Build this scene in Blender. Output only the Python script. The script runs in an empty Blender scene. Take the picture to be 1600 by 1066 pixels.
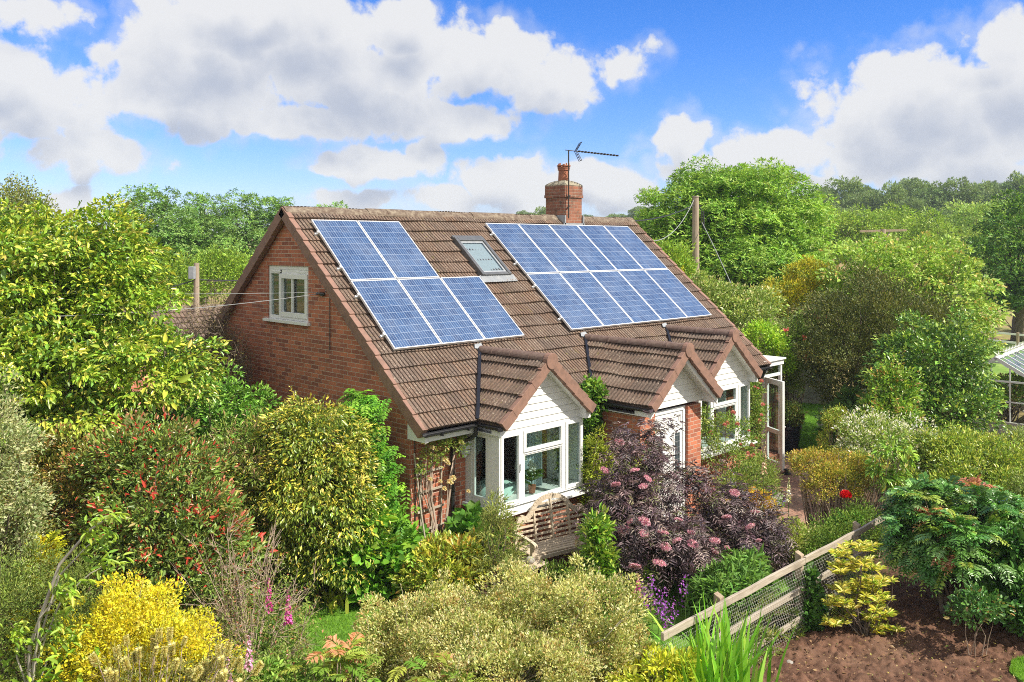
import bpy, math, random
import numpy as np
from mathutils import Vector, Matrix

# ------------------------------------------------------------------ camera, world, sun
SC = bpy.context.scene
COL = SC.collection
F_PX, HORIZON, CAM, YAW = 1366.46, 381.3, (-8.333, -10.293, 5.236), math.radians(45.268)
cam_d = bpy.data.cameras.new('camera')
cam = bpy.data.objects.new('camera', cam_d)
COL.objects.link(cam)
cam_d.sensor_width = 36.0
cam_d.lens = F_PX * 36.0 / 1600.0
cam_d.shift_y = (HORIZON - 533.0) / 1600.0
cam_d.clip_start, cam_d.clip_end = 0.1, 6000.0
cam.location = CAM
cam.rotation_euler = (math.radians(90), 0, YAW - math.radians(90))
SC.camera = cam

SUN_EL, SUN_AZ = math.radians(48), math.radians(20)      # azimuth measured from -Y towards +X
sun_dir = Vector((math.sin(SUN_AZ) * math.cos(SUN_EL), -math.cos(SUN_AZ) * math.cos(SUN_EL), math.sin(SUN_EL)))
sun_d = bpy.data.lights.new('sun', 'SUN')
sun_d.energy, sun_d.angle, sun_d.color = 3.9, math.radians(0.6), (1.0, 0.93, 0.80)
sun = bpy.data.objects.new('sun', sun_d)
COL.objects.link(sun)
sun.location = (20, -30, 40)
sun.rotation_euler = sun_dir.to_track_quat('Z', 'Y').to_euler()

SC.view_settings.view_transform = 'Standard'
SC.view_settings.look = 'None'
SC.view_settings.exposure = 0.90
SC.view_settings.gamma = 1.0
SC.cycles.max_bounces = 7
SC.cycles.diffuse_bounces = 4
SC.cycles.glossy_bounces = 3
SC.cycles.transmission_bounces = 4
SC.cycles.transparent_max_bounces = 12
SC.cycles.sample_clamp_indirect = 6.0
SC.cycles.filter_width = 1.0
SC.cycles.use_denoising = False


class NT:
    """a short hand for node trees"""
    def __init__(s, tree):
        s.t = tree
        tree.nodes.clear()

    def n(s, kind, **kw):
        nd = s.t.nodes.new(kind)
        for k, v in kw.items():
            setattr(nd, k, v)
        return nd

    def put(s, sock, v):
        if hasattr(v, 'is_output'):
            s.t.links.new(v, sock)
        elif v is not None:
            if hasattr(sock.default_value, '__len__') and not hasattr(v, '__len__'):
                v = (v,) * len(sock.default_value)
            if hasattr(sock.default_value, '__len__') and len(sock.default_value) == 4 and len(v) == 3:
                v = tuple(v) + (1.0,)
            sock.default_value = v

    def math(s, op, a, b=None, c=None, clamp=False):
        nd = s.n('ShaderNodeMath', operation=op, use_clamp=clamp)
        for i, v in enumerate((a, b, c)):
            if v is not None:
                s.put(nd.inputs[i], v)
        return nd.outputs[0]

    def vec(s, op, a, b=None):
        nd = s.n('ShaderNodeVectorMath', operation=op)
        s.put(nd.inputs[0], a)
        if b is not None:
            s.put(nd.inputs[1], b)
        return nd.outputs['Value'] if op in ('DOT_PRODUCT', 'LENGTH') else nd.outputs[0]

    def comb(s, x, y, z):
        nd = s.n('ShaderNodeCombineXYZ')
        for i, v in enumerate((x, y, z)):
            s.put(nd.inputs[i], v)
        return nd.outputs[0]

    def sep(s, v):
        nd = s.n('ShaderNodeSeparateXYZ')
        s.put(nd.inputs[0], v)
        return nd.outputs

    def noise(s, vec, scale, detail=4, rough=0.55, dist=0.0, out=0):
        nd = s.n('ShaderNodeTexNoise')
        if vec is not None:
            s.put(nd.inputs['Vector'], vec)
        nd.inputs['Scale'].default_value = scale
        nd.inputs['Detail'].default_value = detail
        nd.inputs['Roughness'].default_value = rough
        nd.inputs['Distortion'].default_value = dist
        return nd.outputs[out]

    def ramp(s, x, lo, hi, a=0.0, b=1.0, smooth=True):
        nd = s.n('ShaderNodeMapRange', interpolation_type='SMOOTHSTEP' if smooth else 'LINEAR')
        s.put(nd.inputs[0], x)
        for i, v in enumerate((lo, hi, a, b)):
            s.put(nd.inputs[i + 1], v)
        return nd.outputs[0]

    def mix(s, f, a, b, blend='MIX'):
        nd = s.n('ShaderNodeMix', data_type='RGBA', blend_type=blend)
        s.put(nd.inputs[0], f)
        s.put(nd.inputs[6], a)
        s.put(nd.inputs[7], b)
        return nd.outputs[2]

    def attr(s, name, out='Color'):
        nd = s.n('ShaderNodeAttribute', attribute_name=name)
        return nd.outputs[out]

    def bump(s, h, strength=0.5, dist=0.01):
        nd = s.n('ShaderNodeBump')
        nd.inputs['Strength'].default_value = strength
        nd.inputs['Distance'].default_value = dist
        s.put(nd.inputs['Height'], h)
        return nd.outputs[0]


def azel(px, py):
    u, v = (px - 800) / F_PX, (HORIZON - py) / F_PX
    return YAW - math.atan(u), math.atan2(v, math.hypot(1, u))


CLOUDS = [  # bearing and height of the puffs, as read off the photograph, half sizes, weight
    (330, 85, 150, 85, 1), (480, 60, 160, 80, 1), (640, 60, 85, 60, 1), (560, 130, 210, 75, 1), (300, 160, 140, 55, 1),
    (760, 105, 120, 62, 1), (855, 135, 85, 50, 1), (450, 195, 180, 34, .95), (700, 190, 130, 38, .95), (640, 22, 60, 32, 1),
    (390, 15, 130, 40, 1), (960, 108, 75, 34, .80), (1022, 75, 46, 34, .64), (60, 165, 100, 75, .95), (120, 232, 105, 36, .9),
    (15, 120, 70, 50, .95), (40, 30, 150, 45, .72), (180, 62, 70, 34, .62), (590, 262, 100, 28, 1), (660, 246, 52, 28, 1),
    (510, 270, 46, 14, .8), (785, 282, 72, 46, 1.05), (700, 312, 90, 26, 1), (840, 322, 74, 40, 1), (540, 316, 75, 18, .9),
    (930, 280, 62, 28, 1), (965, 302, 100, 38, 1), (1062, 212, 48, 40, .9), (1090, 262, 80, 40, .95), (1210, 238, 105, 38, .95),
    (1450, 160, 165, 75, 1), (1560, 75, 90, 60, .85), (1400, 195, 125, 55, 1), (1500, 245, 165, 58, 1), (1340, 245, 100, 46, .95),
    (1600, 150, 95, 90, 1), (1480, 70, 70, 34, .6), (100, 308, 38, 22, 1), (165, 318, 34, 20, .60), (268, 262, 34, 20, .62),
    (1190, 290, 170, 36, .9), (-120, 150, 120, 110, .9), (1760, 180, 150, 110, .9),
    (745, 415, 300, 60, .8), (330, 345, 160, 22, .6),
]

world = bpy.data.worlds.new('World')
SC.world = world
world.use_nodes = True


def cloud_group():
    g = bpy.data.node_groups.new('cloud_density', 'ShaderNodeTree')
    g.interface.new_socket('Vector', in_out='INPUT', socket_type='NodeSocketVector')
    g.interface.new_socket('Density', in_out='OUTPUT', socket_type='NodeSocketFloat')
    g.interface.new_socket('Above', in_out='OUTPUT', socket_type='NodeSocketFloat')
    k = NT(g)
    gi, go = k.n('NodeGroupInput'), k.n('NodeGroupOutput')
    d = k.vec('NORMALIZE', gi.outputs[0])
    x, y, z = k.sep(d)
    # azimuth measured from the middle bearing of the cloud list, so there is no seam near it
    cy, sy = math.cos(YAW), math.sin(YAW)
    fx = k.math('ADD', k.math('MULTIPLY', x, cy), k.math('MULTIPLY', y, sy))
    fy = k.math('SUBTRACT', k.math('MULTIPLY', y, cy), k.math('MULTIPLY', x, sy))
    az = k.math('ARCTAN2', fy, fx)
    el = k.math('ARCSINE', z)
    w1 = k.noise(d, 7.0, 2, 0.55, out=1)
    w2 = k.noise(d, 27.0, 1, 0.6, out=1)
    a3 = k.comb(az, el, 0)
    a3 = k.vec('ADD', a3, k.vec('MULTIPLY', k.vec('SUBTRACT', w1, (.5, .5, .5)), (.075, .045, 0)))
    a3 = k.vec('ADD', a3, k.vec('MULTIPLY', k.vec('SUBTRACT', w2, (.5, .5, .5)), (.026, .022, 0)))

    def puffs(big, da, de):
        acc = None
        for px, py, rx, ry, w in CLOUDS:
            if big and (rx * ry < 1500 or px < -60 or px > 1700):
                continue
            a, e = azel(px, py)
            sx, sy = F_PX / rx * .86, F_PX / ry * .86
            nd = k.n('ShaderNodeVectorMath', operation='MULTIPLY_ADD')
            k.put(nd.inputs[0], a3)
            nd.inputs[1].default_value = (sx, sy, 0)
            nd.inputs[2].default_value = (-(a - YAW - da) * sx, -(e - de) * sy, 0)
            v = k.math('MULTIPLY_ADD', k.vec('LENGTH', nd.outputs[0]), -.5 * w, w)
            acc = v if acc is None else k.math('MAXIMUM', acc, v)
        return acc
    acc = puffs(False, 0, 0)
    # generic unseen clouds behind the viewer, made dense to raise the fill light
    back = k.math('ADD', k.noise(k.vec('MULTIPLY', d, (1, 1, 2.2)), 2.2, 3, .5), .32)
    front = k.ramp(k.math('ABSOLUTE', az), .72, .95, 1, 0)
    dens = k.math('ADD', k.math('MULTIPLY', acc, front), k.math('MULTIPLY', back, k.math('SUBTRACT', 1.0, front)))
    n = k.noise(d, 34.0, 6, 0.66)
    vo = k.n('ShaderNodeTexVoronoi', feature='F1')
    k.put(vo.inputs['Vector'], k.vec('ADD', d, k.vec('MULTIPLY', k.vec('SUBTRACT', w2, (.5, .5, .5)), (.03, .03, .03))))
    vo.inputs['Scale'].default_value = 24.0
    vo.inputs['Detail'].default_value = 1.5
    vo.inputs['Roughness'].default_value = .6
    bil = vo.outputs['Distance']
    n2 = k.sep(w1)[2]
    det = k.math('MULTIPLY_ADD', n, .40, k.math('MULTIPLY_ADD', n2, .26, k.math('MULTIPLY_ADD', bil, -.22, -.165)))
    k.t.links.new(k.math('ADD', dens, det), go.inputs[0])
    # the same puffs seen a little higher up: how much cloud lies over this spot
    k.t.links.new(k.math('ADD', puffs(True, -.008, .034), k.math('MULTIPLY_ADD', n2, .28, k.math('MULTIPLY_ADD', n, .22, k.math('MULTIPLY_ADD', bil, -.14, -.18)))), go.inputs[1])
    return g


def build_world():
    k = NT(world.node_tree)
    out = k.n('ShaderNodeOutputWorld')
    sky = k.n('ShaderNodeTexSky', sky_type='NISHITA', sun_disc=False)
    sky.sun_elevation, sky.sun_rotation = SUN_EL, math.pi - SUN_AZ
    sky.altitude, sky.air_density, sky.dust_density, sky.ozone_density = 60, 1.0, 0.35, 3.2
    hs = k.n('ShaderNodeHueSaturation')
    hs.inputs['Saturation'].default_value = 1.38
    hs.inputs['Value'].default_value = 0.72
    k.t.links.new(sky.outputs[0], hs.inputs['Color'])
    bg = k.n('ShaderNodeBackground')
    k.put(bg.inputs[0], k.mix(1.0, hs.outputs[0], (.66, .68, .98), 'MULTIPLY'))
    bg.inputs[1].default_value = 0.15
    g = cloud_group()
    d = k.n('ShaderNodeTexCoord').outputs['Generated']
    c1 = k.n('ShaderNodeGroup', node_tree=g)
    k.put(c1.inputs[0], d)
    dens, dens2 = c1.outputs[0], c1.outputs[1]
    cover = k.math('MAXIMUM', k.ramp(dens, .47, .62), k.math('MULTIPLY', k.ramp(dens, .30, .54, 0, .40), k.ramp(k.noise(d, 15.0, 3, .6), .40, .66, .1, 1.0)))
    # the side of a puff that faces the sun is the bright one
    thick = k.ramp(dens2, .50, .98)
    shade = thick
    colr = k.mix(shade, (1.0, 1.0, 1.0), (.60, .65, .76))
    cb = k.n('ShaderNodeBackground')
    k.put(cb.inputs[0], colr)
    cb.inputs[1].default_value = 0.465
    up = k.ramp(k.sep(d)[2], -.02, .02)
    ms = k.n('ShaderNodeMixShader')
    k.put(ms.inputs[0], k.math('MULTIPLY', k.math('MULTIPLY', cover, up), .96))
    k.t.links.new(bg.outputs[0], ms.inputs[1])
    k.t.links.new(cb.outputs[0], ms.inputs[2])
    k.t.links.new(ms.outputs[0], out.inputs[0])


build_world()
world.cycles.sampling_method = 'NONE'      # the sky is even enough to be found by the bounces alone


def spot(px, dist):
    """bearing (as a photograph column) and distance to a point on the ground"""
    r = (px - 800) / F_PX * dist
    return (CAM[0] + dist * math.cos(YAW) + r * math.sin(YAW), CAM[1] + dist * math.sin(YAW) - r * math.cos(YAW))


def height(py, dist):
    return CAM[2] - (py - HORIZON) / F_PX * dist

# ------------------------------------------------------------------ mesh helpers
class MB:
    """collects faces and links them as ONE mesh object with metre UVs"""
    def __init__(s):
        s.v, s.f, s.t, s.uv = [], [], [], {}

    def face(s, pts, tint=None, uv=None):
        b = len(s.v)
        s.v.extend([tuple(p) for p in pts])
        s.f.append(tuple(range(b, b + len(pts))))
        s.t.append(tint)
        if uv:
            s.uv[len(s.f) - 1] = uv

    def box(s, lo, hi, tint=None):
        (a, b, c), (d, e, f) = lo, hi
        q = [(a, b, c), (d, b, c), (d, e, c), (a, e, c), (a, b, f), (d, b, f), (d, e, f), (a, e, f)]
        s.hexa(q, tint)

    def hexa(s, q, tint=None):
        b = len(s.v)
        s.v.extend([tuple(p) for p in q])
        for f in ((0, 3, 2, 1), (4, 5, 6, 7), (0, 1, 5, 4), (1, 2, 6, 5), (2, 3, 7, 6), (3, 0, 4, 7)):
            s.f.append(tuple(b + i for i in f))
            s.t.append(tint)

    def bar(s, p, q, w, h, up=(0, 0, 1), tint=None):
        p, q = Vector(p), Vector(q)
        d = (q - p).normalized()
        up = Vector(up)
        a = d.cross(up)
        if a.length < 1e-4:
            a = d.cross(Vector((1, 0, 0)))
        a.normalize()
        b = a.cross(d).normalized()
        a, b = a * w / 2, b * h / 2
        s.hexa([p - a - b, p + a - b, p + a + b, p - a + b, q - a - b, q + a - b, q + a + b, q - a + b], tint)

    def tube(s, pts, r, n=8, cap=True, tint=None):
        pts = [Vector(p) for p in pts]
        rs = r if hasattr(r, '__len__') else [r] * len(pts)
        b = len(s.v)
        ref = None
        for i, p in enumerate(pts):
            d = (pts[min(i + 1, len(pts) - 1)] - pts[max(i - 1, 0)])
            d = d.normalized() if d.length > 1e-9 else Vector((0, 0, 1))
            if ref is None:
                ref = d.cross(Vector((0, 0, 1)))
                if ref.length < 1e-3:
                    ref = Vector((1, 0, 0))
            ref = (ref - d * ref.dot(d)).normalized()
            o = d.cross(ref)
            for k in range(n):
                a = 2 * math.pi * k / n
                s.v.append(tuple(p + (ref * math.cos(a) + o * math.sin(a)) * rs[i]))
        for i in range(len(pts) - 1):
            for k in range(n):
                k2 = (k + 1) % n
                s.f.append((b + i * n + k, b + i * n + k2, b + (i + 1) * n + k2, b + (i + 1) * n + k))
                s.t.append(tint)
        if cap:
            s.f.append(tuple(b + k for k in range(n))[::-1])
            s.f.append(tuple(b + (len(pts) - 1) * n + k for k in range(n)))
            s.t.extend([tint, tint])

    def lathe(s, c, prof, n=20, tint=None):
        b = len(s.v)
        for r, z in prof:
            for k in range(n):
                a = 2 * math.pi * k / n
                s.v.append((c[0] + r * math.cos(a), c[1] + r * math.sin(a), c[2] + z))
        for i in range(len(prof) - 1):
            for k in range(n):
                k2 = (k + 1) % n
                s.f.append((b + i * n + k, b + i * n + k2, b + (i + 1) * n + k2, b + (i + 1) * n + k))
                s.t.append(tint)

    def prism(s, poly, a, b, axis='y', tint=None):
        """polygon in the plane across axis, extruded from a to b"""
        def P(p, t):
            return (p[0], t, p[1]) if axis == 'y' else (t, p[0], p[1]) if axis == 'x' else (p[0], p[1], t)
        n = len(poly)
        base = len(s.v)
        s.v.extend([P(p, a) for p in poly] + [P(p, b) for p in poly])
        s.f.append(tuple(base + i for i in range(n)))
        s.f.append(tuple(base + n + i for i in range(n))[::-1])
        s.t.extend([tint, tint])
        for i in range(n):
            j = (i + 1) % n
            s.f.append((base + j, base + i, base + n + i, base + n + j))
            s.t.append(tint)

    def build(s, name, m, parent=None, smooth=False, bevel=0.0, loc=None, rot=None):
        me = bpy.data.meshes.new(name)
        me.from_pydata(s.v, [], s.f)
        uvl = me.uv_layers.new(name='uv')
        buf = np.zeros(len(me.loops) * 2, np.float32)
        for p in me.polygons:
            nx, ny, nz = (abs(c) for c in p.normal)
            for j, li in enumerate(p.loop_indices):
                if p.index in s.uv:
                    buf[2 * li:2 * li + 2] = s.uv[p.index][j]
                    continue
                c = me.vertices[me.loops[li].vertex_index].co
                buf[2 * li:2 * li + 2] = (c.y, c.z) if nx >= ny and nx >= nz else (c.x, c.z) if ny >= nz else (c.x, c.y)
        uvl.data.foreach_set('uv', buf)
        if any(t is not None for t in s.t):
            at = me.attributes.new('tint', 'FLOAT_COLOR', 'FACE')
            at.data.foreach_set('color', np.array([tuple(t) + (1,) if t is not None else (1, 1, 1, 1) for t in s.t], np.float32).ravel())
        if smooth:
            me.polygons.foreach_set('use_smooth', [True] * len(me.polygons))
        me.materials.append(m)
        o = bpy.data.objects.new(name, me)
        COL.objects.link(o)
        if parent is not None:
            o.parent = parent
        if loc:
            o.location = loc
        if rot is not None:
            o.rotation_euler = (0, 0, rot)
        if bevel:
            md = o.modifiers.new('bevel', 'BEVEL')
            md.width, md.segments, md.limit_method = bevel, 2, 'ANGLE'
        return o


def tag(o, label, cat, group=None):
    o['label'], o['category'] = label, cat
    if group:
        o['group'] = group
    return o


def thing(name, label, cat, loc=(0, 0, 0), rot=0.0, group=None):
    o = bpy.data.objects.new(name, None)
    COL.objects.link(o)
    o.empty_display_size = .3
    o.location, o.rotation_euler = loc, (0, 0, rot)
    return tag(o, label, cat, group)


def kind(o, k):
    o['kind'] = k
    return o


def dup(root, loc, rot=0.0, scale=1.0, label=None, group=None):
    r = root.copy()
    COL.objects.link(r)
    r.location, r.rotation_euler = loc, (0, 0, rot)
    r.scale = (scale,) * 3 if not hasattr(scale, '__len__') else scale
    if label:
        r['label'] = label
    if group:
        r['group'] = group
    for ch in list(root.children):
        c = ch.copy()
        COL.objects.link(c)
        c.parent = r
        for g in ch.children:
            d = g.copy()
            COL.objects.link(d)
            d.parent = c
    return r


def np_mesh(name, V, F, tint, m, parent=None, loc=None):
    """V (n,3), F list of (k,m) index arrays, tint list of (k,3)"""
    me = bpy.data.meshes.new(name)
    me.vertices.add(len(V))
    me.vertices.foreach_set('co', np.ascontiguousarray(V, np.float32).ravel())
    loops = np.concatenate([f.ravel() for f in F]).astype(np.int32)
    sizes = np.concatenate([np.full(len(f), f.shape[1], np.int32) for f in F])
    starts = np.concatenate([[0], np.cumsum(sizes)[:-1]]).astype(np.int32)
    me.loops.add(len(loops))
    me.loops.foreach_set('vertex_index', loops)
    me.polygons.add(len(sizes))
    me.polygons.foreach_set('loop_start', starts)
    me.update(calc_edges=True)
    if tint is not None:
        T = np.concatenate(tint).astype(np.float32)
        T = np.concatenate([T, np.ones((len(T), 1), np.float32)], 1)
        at = me.attributes.new('tint', 'FLOAT_COLOR', 'FACE')
        at.data.foreach_set('color', T.ravel())
    me.materials.append(m)
    o = bpy.data.objects.new(name, me)
    COL.objects.link(o)
    if parent is not None:
        o.parent = parent
    if loc is not None:
        o.location = loc
    return o


# ------------------------------------------------------------------ materials
def pmat(name, col=(.5, .5, .5), rough=.6, metal=0.0, spec=.5, build=None, coat=0.0):
    m = bpy.data.materials.new(name)
    m.use_nodes = True
    k = NT(m.node_tree)
    o = k.n('ShaderNodeOutputMaterial')
    p = k.n('ShaderNodeBsdfPrincipled')
    k.t.links.new(p.outputs[0], o.inputs[0])
    k.put(p.inputs['Base Color'], col)
    p.inputs['Roughness'].default_value = rough
    p.inputs['Metallic'].default_value = metal
    p.inputs['Specular IOR Level'].default_value = spec
    p.inputs['Coat Weight'].default_value = coat
    if build:
        build(k, p)
    return m


def worn(base, dark, scale=6.0, amt=.5, bump=.15, dist=.004):
    """plain surface with soft stains and a fine grain of its own"""
    def f(k, p):
        tc = k.n('ShaderNodeTexCoord').outputs['Object']
        n = k.ramp(k.noise(tc, scale, 6, .65), .35, .75)
        k.put(p.inputs['Base Color'], k.mix(k.math('MULTIPLY', n, amt), base, dark))
        k.put(p.inputs['Normal'], k.bump(k.noise(tc, scale * 12, 4, .6), bump, dist))
    return f


def brick_nodes(c1, c2, mortar, offset=.5):
    def f(k, p):
        uv = k.n('ShaderNodeUVMap', uv_map='uv').outputs[0]
        tc = k.n('ShaderNodeTexCoord').outputs['Object']
        wob = k.vec('MULTIPLY', k.vec('SUBTRACT', k.noise(tc, 9, 2, out=1), (.5, .5, .5)), (.012, .007, 0))
        b = k.n('ShaderNodeTexBrick', offset=offset, offset_frequency=2)
        k.put(b.inputs['Vector'], k.vec('ADD', uv, wob))
        k.put(b.inputs['Color1'], c1)
        k.put(b.inputs['Color2'], c2)
        k.put(b.inputs['Mortar'], mortar)
        for nme, v in (('Scale', 1), ('Mortar Size', .006), ('Mortar Smooth', .2), ('Bias', -.12), ('Brick Width', .2255), ('Row Height', .0755)):
            b.inputs[nme].default_value = v
        n1 = k.noise(tc, 2.2, 5, .65)
        n2 = k.noise(tc, 38, 4, .7)
        col = k.mix(k.ramp(n1, .42, .8, 0, .36), b.outputs[0], (.17, .075, .05))
        col = k.mix(k.ramp(n2, .5, .82, 0, .5), col, (.42, .25, .17))
        col = k.mix(k.ramp(k.noise(tc, 70, 2, .5), .64, .75, 0, .35), col, (.06, .04, .035))
        k.put(p.inputs['Base Color'], col)
        h = k.math('SUBTRACT', k.math('MULTIPLY', n2, .35), b.outputs['Fac'])
        k.put(p.inputs['Normal'], k.bump(h, .7, .008))
    return f


def old_brick(k, p):
    brick_nodes((.33, .135, .085), (.20, .085, .06), (.34, .27, .21))(k, p)
    tc = k.n('ShaderNodeTexCoord').outputs['Object']
    src = p.inputs['Base Color'].links[0].from_socket
    c = k.mix(k.ramp(k.noise(tc, 5, 5, .7), .48, .7, 0, .7), src, (.075, .06, .045))
    c = k.mix(k.ramp(k.noise(tc, 16, 4, .7), .6, .7, 0, .6), c, (.34, .31, .24))
    k.put(p.inputs['Base Color'], c)


def tile_nodes(k, p):
    tc = k.n('ShaderNodeTexCoord').outputs['Object']
    t = k.attr('tint')
    x, y, z = k.sep(tc)
    streak = k.noise(k.comb(k.math('MULTIPLY', x, 9), k.math('MULTIPLY', y, 1.1), k.math('MULTIPLY', z, .5)), 1.0, 5, .7)
    n1 = k.noise(tc, 1.3, 6, .7)
    n2 = k.noise(tc, 16, 5, .75)
    n3 = k.noise(tc, 46, 3, .6)
    n4 = k.noise(tc, 2.6, 3, .6)
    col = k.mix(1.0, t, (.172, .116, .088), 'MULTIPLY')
    col = k.mix(k.ramp(n2, .44, .70, 0, .75), col, (.07, .052, .042))
    col = k.mix(k.ramp(n1, .45, .75, 0, .4), col, (.235, .18, .14))
    col = k.mix(k.math('MULTIPLY', k.ramp(n3, .57, .66), k.ramp(n4, .38, .6, .15, .9)), col, (.44, .38, .30))
    col = k.mix(k.math('MULTIPLY', k.ramp(k.noise(tc, 9, 4, .7), .58, .70), k.ramp(k.noise(tc, .9, 2), .46, .62, 0, .8)), col, (.17, .145, .045))
    col = k.mix(k.ramp(streak, .46, .72, 0, .6), col, (.070, .055, .045))
    k.put(p.inputs['Base Color'], col)
    k.put(p.inputs['Normal'], k.bump(k.noise(tc, 120, 4, .7), .5, .004))


def panel_nodes(k, p):
    """cells, gaps and bus bars of a polycrystalline panel; uv runs 0..6 by 0..10"""
    uv = k.n('ShaderNodeUVMap', uv_map='uv').outputs[0]
    x, y, _ = k.sep(uv)
    def line(c, w, off=0.0):
        f = k.math('FRACT', k.math('ADD', c, off))
        return k.math('LESS_THAN', k.math('ABSOLUTE', k.math('SUBTRACT', f, .5)), w)
    cell = k.n('ShaderNodeTexWhiteNoise', noise_dimensions='2D')
    k.put(cell.inputs['Vector'], k.vec('FLOOR', uv))
    cr = k.noise(k.vec('MULTIPLY', uv, (1, 1, 1)), 9.0, 2, .5)
    vor = k.n('ShaderNodeTexVoronoi')
    k.put(vor.inputs['Vector'], uv)
    vor.inputs['Scale'].default_value = 7.0
    crystal = k.math('MULTIPLY', k.sep(vor.outputs['Color'])[0], .55)
    v = k.math('ADD', k.math('MULTIPLY', cell.outputs[0], .45), crystal)
    col = k.mix(v, (.014, .036, .105), (.05, .105, .225))
    bus = k.math('ADD', line(x, .02, .17), line(x, .02, -.17))
    col = k.mix(k.math('MULTIPLY', bus, .42), col, (.55, .60, .68))
    gap = k.math('MAXIMUM', line(x, .028, .5), line(y, .022, .5))
    col = k.mix(k.math('MULTIPLY', gap, .45), col, (.55, .62, .72))
    tc = k.n('ShaderNodeTexCoord').outputs['Object']
    dirt = k.ramp(k.noise(tc, 34, 4, .7), .64, .70)
    patch = k.ramp(k.noise(tc, .9, 3, .6), .50, .66)
    col = k.mix(k.math('MULTIPLY', dirt, k.math('ADD', k.math('MULTIPLY', patch, .65), .12)), col, (.72, .72, .70))
    oi = k.n('ShaderNodeObjectInfo').outputs['Random']
    col = k.mix(k.math('MULTIPLY', oi, .35), col, k.mix(1.0, col, (.7, .8, .9), 'MULTIPLY'))
    film = k.ramp(k.noise(tc, 1.7, 5, .65), .4, .75, .03, .15)
    col = k.mix(film, col, (.42, .47, .55))
    k.put(p.inputs['Base Color'], col)
    k.put(p.inputs['Roughness'], k.ramp(k.noise(tc, 3, 4), .3, .7, .10, .24))
    p.inputs['Specular IOR Level'].default_value = .38


def leaf_mat(name, trans=.28, rough=.45, spec=.35, sat=1.0):
    m = bpy.data.materials.new(name)
    m.use_nodes = True
    k = NT(m.node_tree)
    o = k.n('ShaderNodeOutputMaterial')
    p = k.n('ShaderNodeBsdfPrincipled')
    t = k.attr('tint')
    k.put(p.inputs['Base Color'], t)
    p.inputs['Roughness'].default_value = rough
    p.inputs['Specular IOR Level'].default_value = spec
    tr = k.n('ShaderNodeBsdfTranslucent')
    k.put(tr.inputs[0], k.mix(.45, t, k.mix(1.0, t, (1.7, 1.6, .5), 'MULTIPLY')))
    ms = k.n('ShaderNodeMixShader')
    ms.inputs[0].default_value = trans
    k.t.links.new(p.outputs[0], ms.inputs[1])
    k.t.links.new(tr.outputs[0], ms.inputs[2])
    k.t.links.new(ms.outputs[0], o.inputs[0])
    return m


def glass_mat(name, tintc=(.86, .93, .92), fres=1.0):
    m = bpy.data.materials.new(name)
    m.use_nodes = True
    k = NT(m.node_tree)
    o = k.n('ShaderNodeOutputMaterial')
    gl = k.n('ShaderNodeBsdfGlossy')
    gl.inputs['Roughness'].default_value = .01
    k.put(gl.inputs[0], (.9, .95, .95))
    tr = k.n('ShaderNodeBsdfTransparent')
    k.put(tr.inputs[0], tintc)
    ge = k.n('ShaderNodeNewGeometry')
    c = k.math('SUBTRACT', 1.0, k.math('ABSOLUTE', k.vec('DOT_PRODUCT', ge.outputs['Incoming'], ge.outputs['Normal'])))
    ms = k.n('ShaderNodeMixShader')
    k.put(ms.inputs[0], k.math('MULTIPLY', k.math('MULTIPLY_ADD', k.math('POWER', c, 5.0), .9, .10), fres, clamp=True))
    k.t.links.new(tr.outputs[0], ms.inputs[1])
    k.t.links.new(gl.outputs[0], ms.inputs[2])
    k.t.links.new(ms.outputs[0], o.inputs[0])
    return m


def bark_nodes(c1, c2, sc=14):
    def f(k, p):
        tc = k.n('ShaderNodeTexCoord').outputs['Object']
        n = k.noise(k.vec('MULTIPLY', tc, (1, 1, .3)), sc, 5, .65)
        k.put(p.inputs['Base Color'], k.mix(k.ramp(n, .35, .7), c1, c2))
        k.put(p.inputs['Normal'], k.bump(n, .6, .01))
    return f


def wood_nodes(c1, c2, axis=(1, 12, 12)):
    def f(k, p):
        tc = k.n('ShaderNodeTexCoord').outputs['Object']
        n = k.noise(k.vec('MULTIPLY', tc, axis), 3.0, 6, .7, .6)
        n2 = k.noise(tc, 3.5, 4, .6)
        c = k.mix(k.ramp(n, .3, .72), c1, c2)
        c = k.mix(k.ramp(n2, .5, .8, 0, .45), c, tuple(x * .55 for x in c1))
        k.put(p.inputs['Base Color'], c)
        k.put(p.inputs['Normal'], k.bump(n, .4, .004))
    return f


M = {}
M['brick'] = pmat('red_brick', rough=.85, spec=.25, build=brick_nodes((.55, .185, .10), (.24, .085, .06), (.56, .42, .33)))
M['old_brick'] = pmat('sooty_brick', rough=.9, spec=.2, build=old_brick)
M['tile'] = pmat('concrete_roof_tile', rough=.88, spec=.25, build=tile_nodes)
M['verge'] = pmat('brown_verge', rough=.7, spec=.3, build=worn((.27, .155, .118), (.14, .09, .07), 9, .7))
M['ridge'] = pmat('dark_ridge', rough=.8, spec=.3, build=worn((.13, .082, .068), (.26, .20, .16), 14, .55, .3))
M['oldridge'] = pmat('lichened_ridge', rough=.9, spec=.2, build=worn((.12, .085, .066), (.34, .29, .22), 11, .75, .5, .012))
M['upvc'] = pmat('white_upvc', rough=.32, spec=.5, build=worn((.80, .80, .79), (.66, .67, .66), 3, .5, .02))
M['clad'] = pmat('white_cladding', rough=.5, spec=.4, build=worn((.80, .79, .75), (.60, .58, .52), 5, .55, .03))
M['black'] = pmat('black_plastic', (.018, .018, .02), rough=.32, spec=.5)
M['lead'] = pmat('grey_lead', rough=.55, build=worn((.24, .26, .29), (.40, .41, .42), 8, .7))
M['alu'] = pmat('aluminium', (.78, .79, .80), rough=.35, metal=.35)
M['panel'] = pmat('solar_cells', rough=.15, spec=.5, build=panel_nodes)
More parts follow.
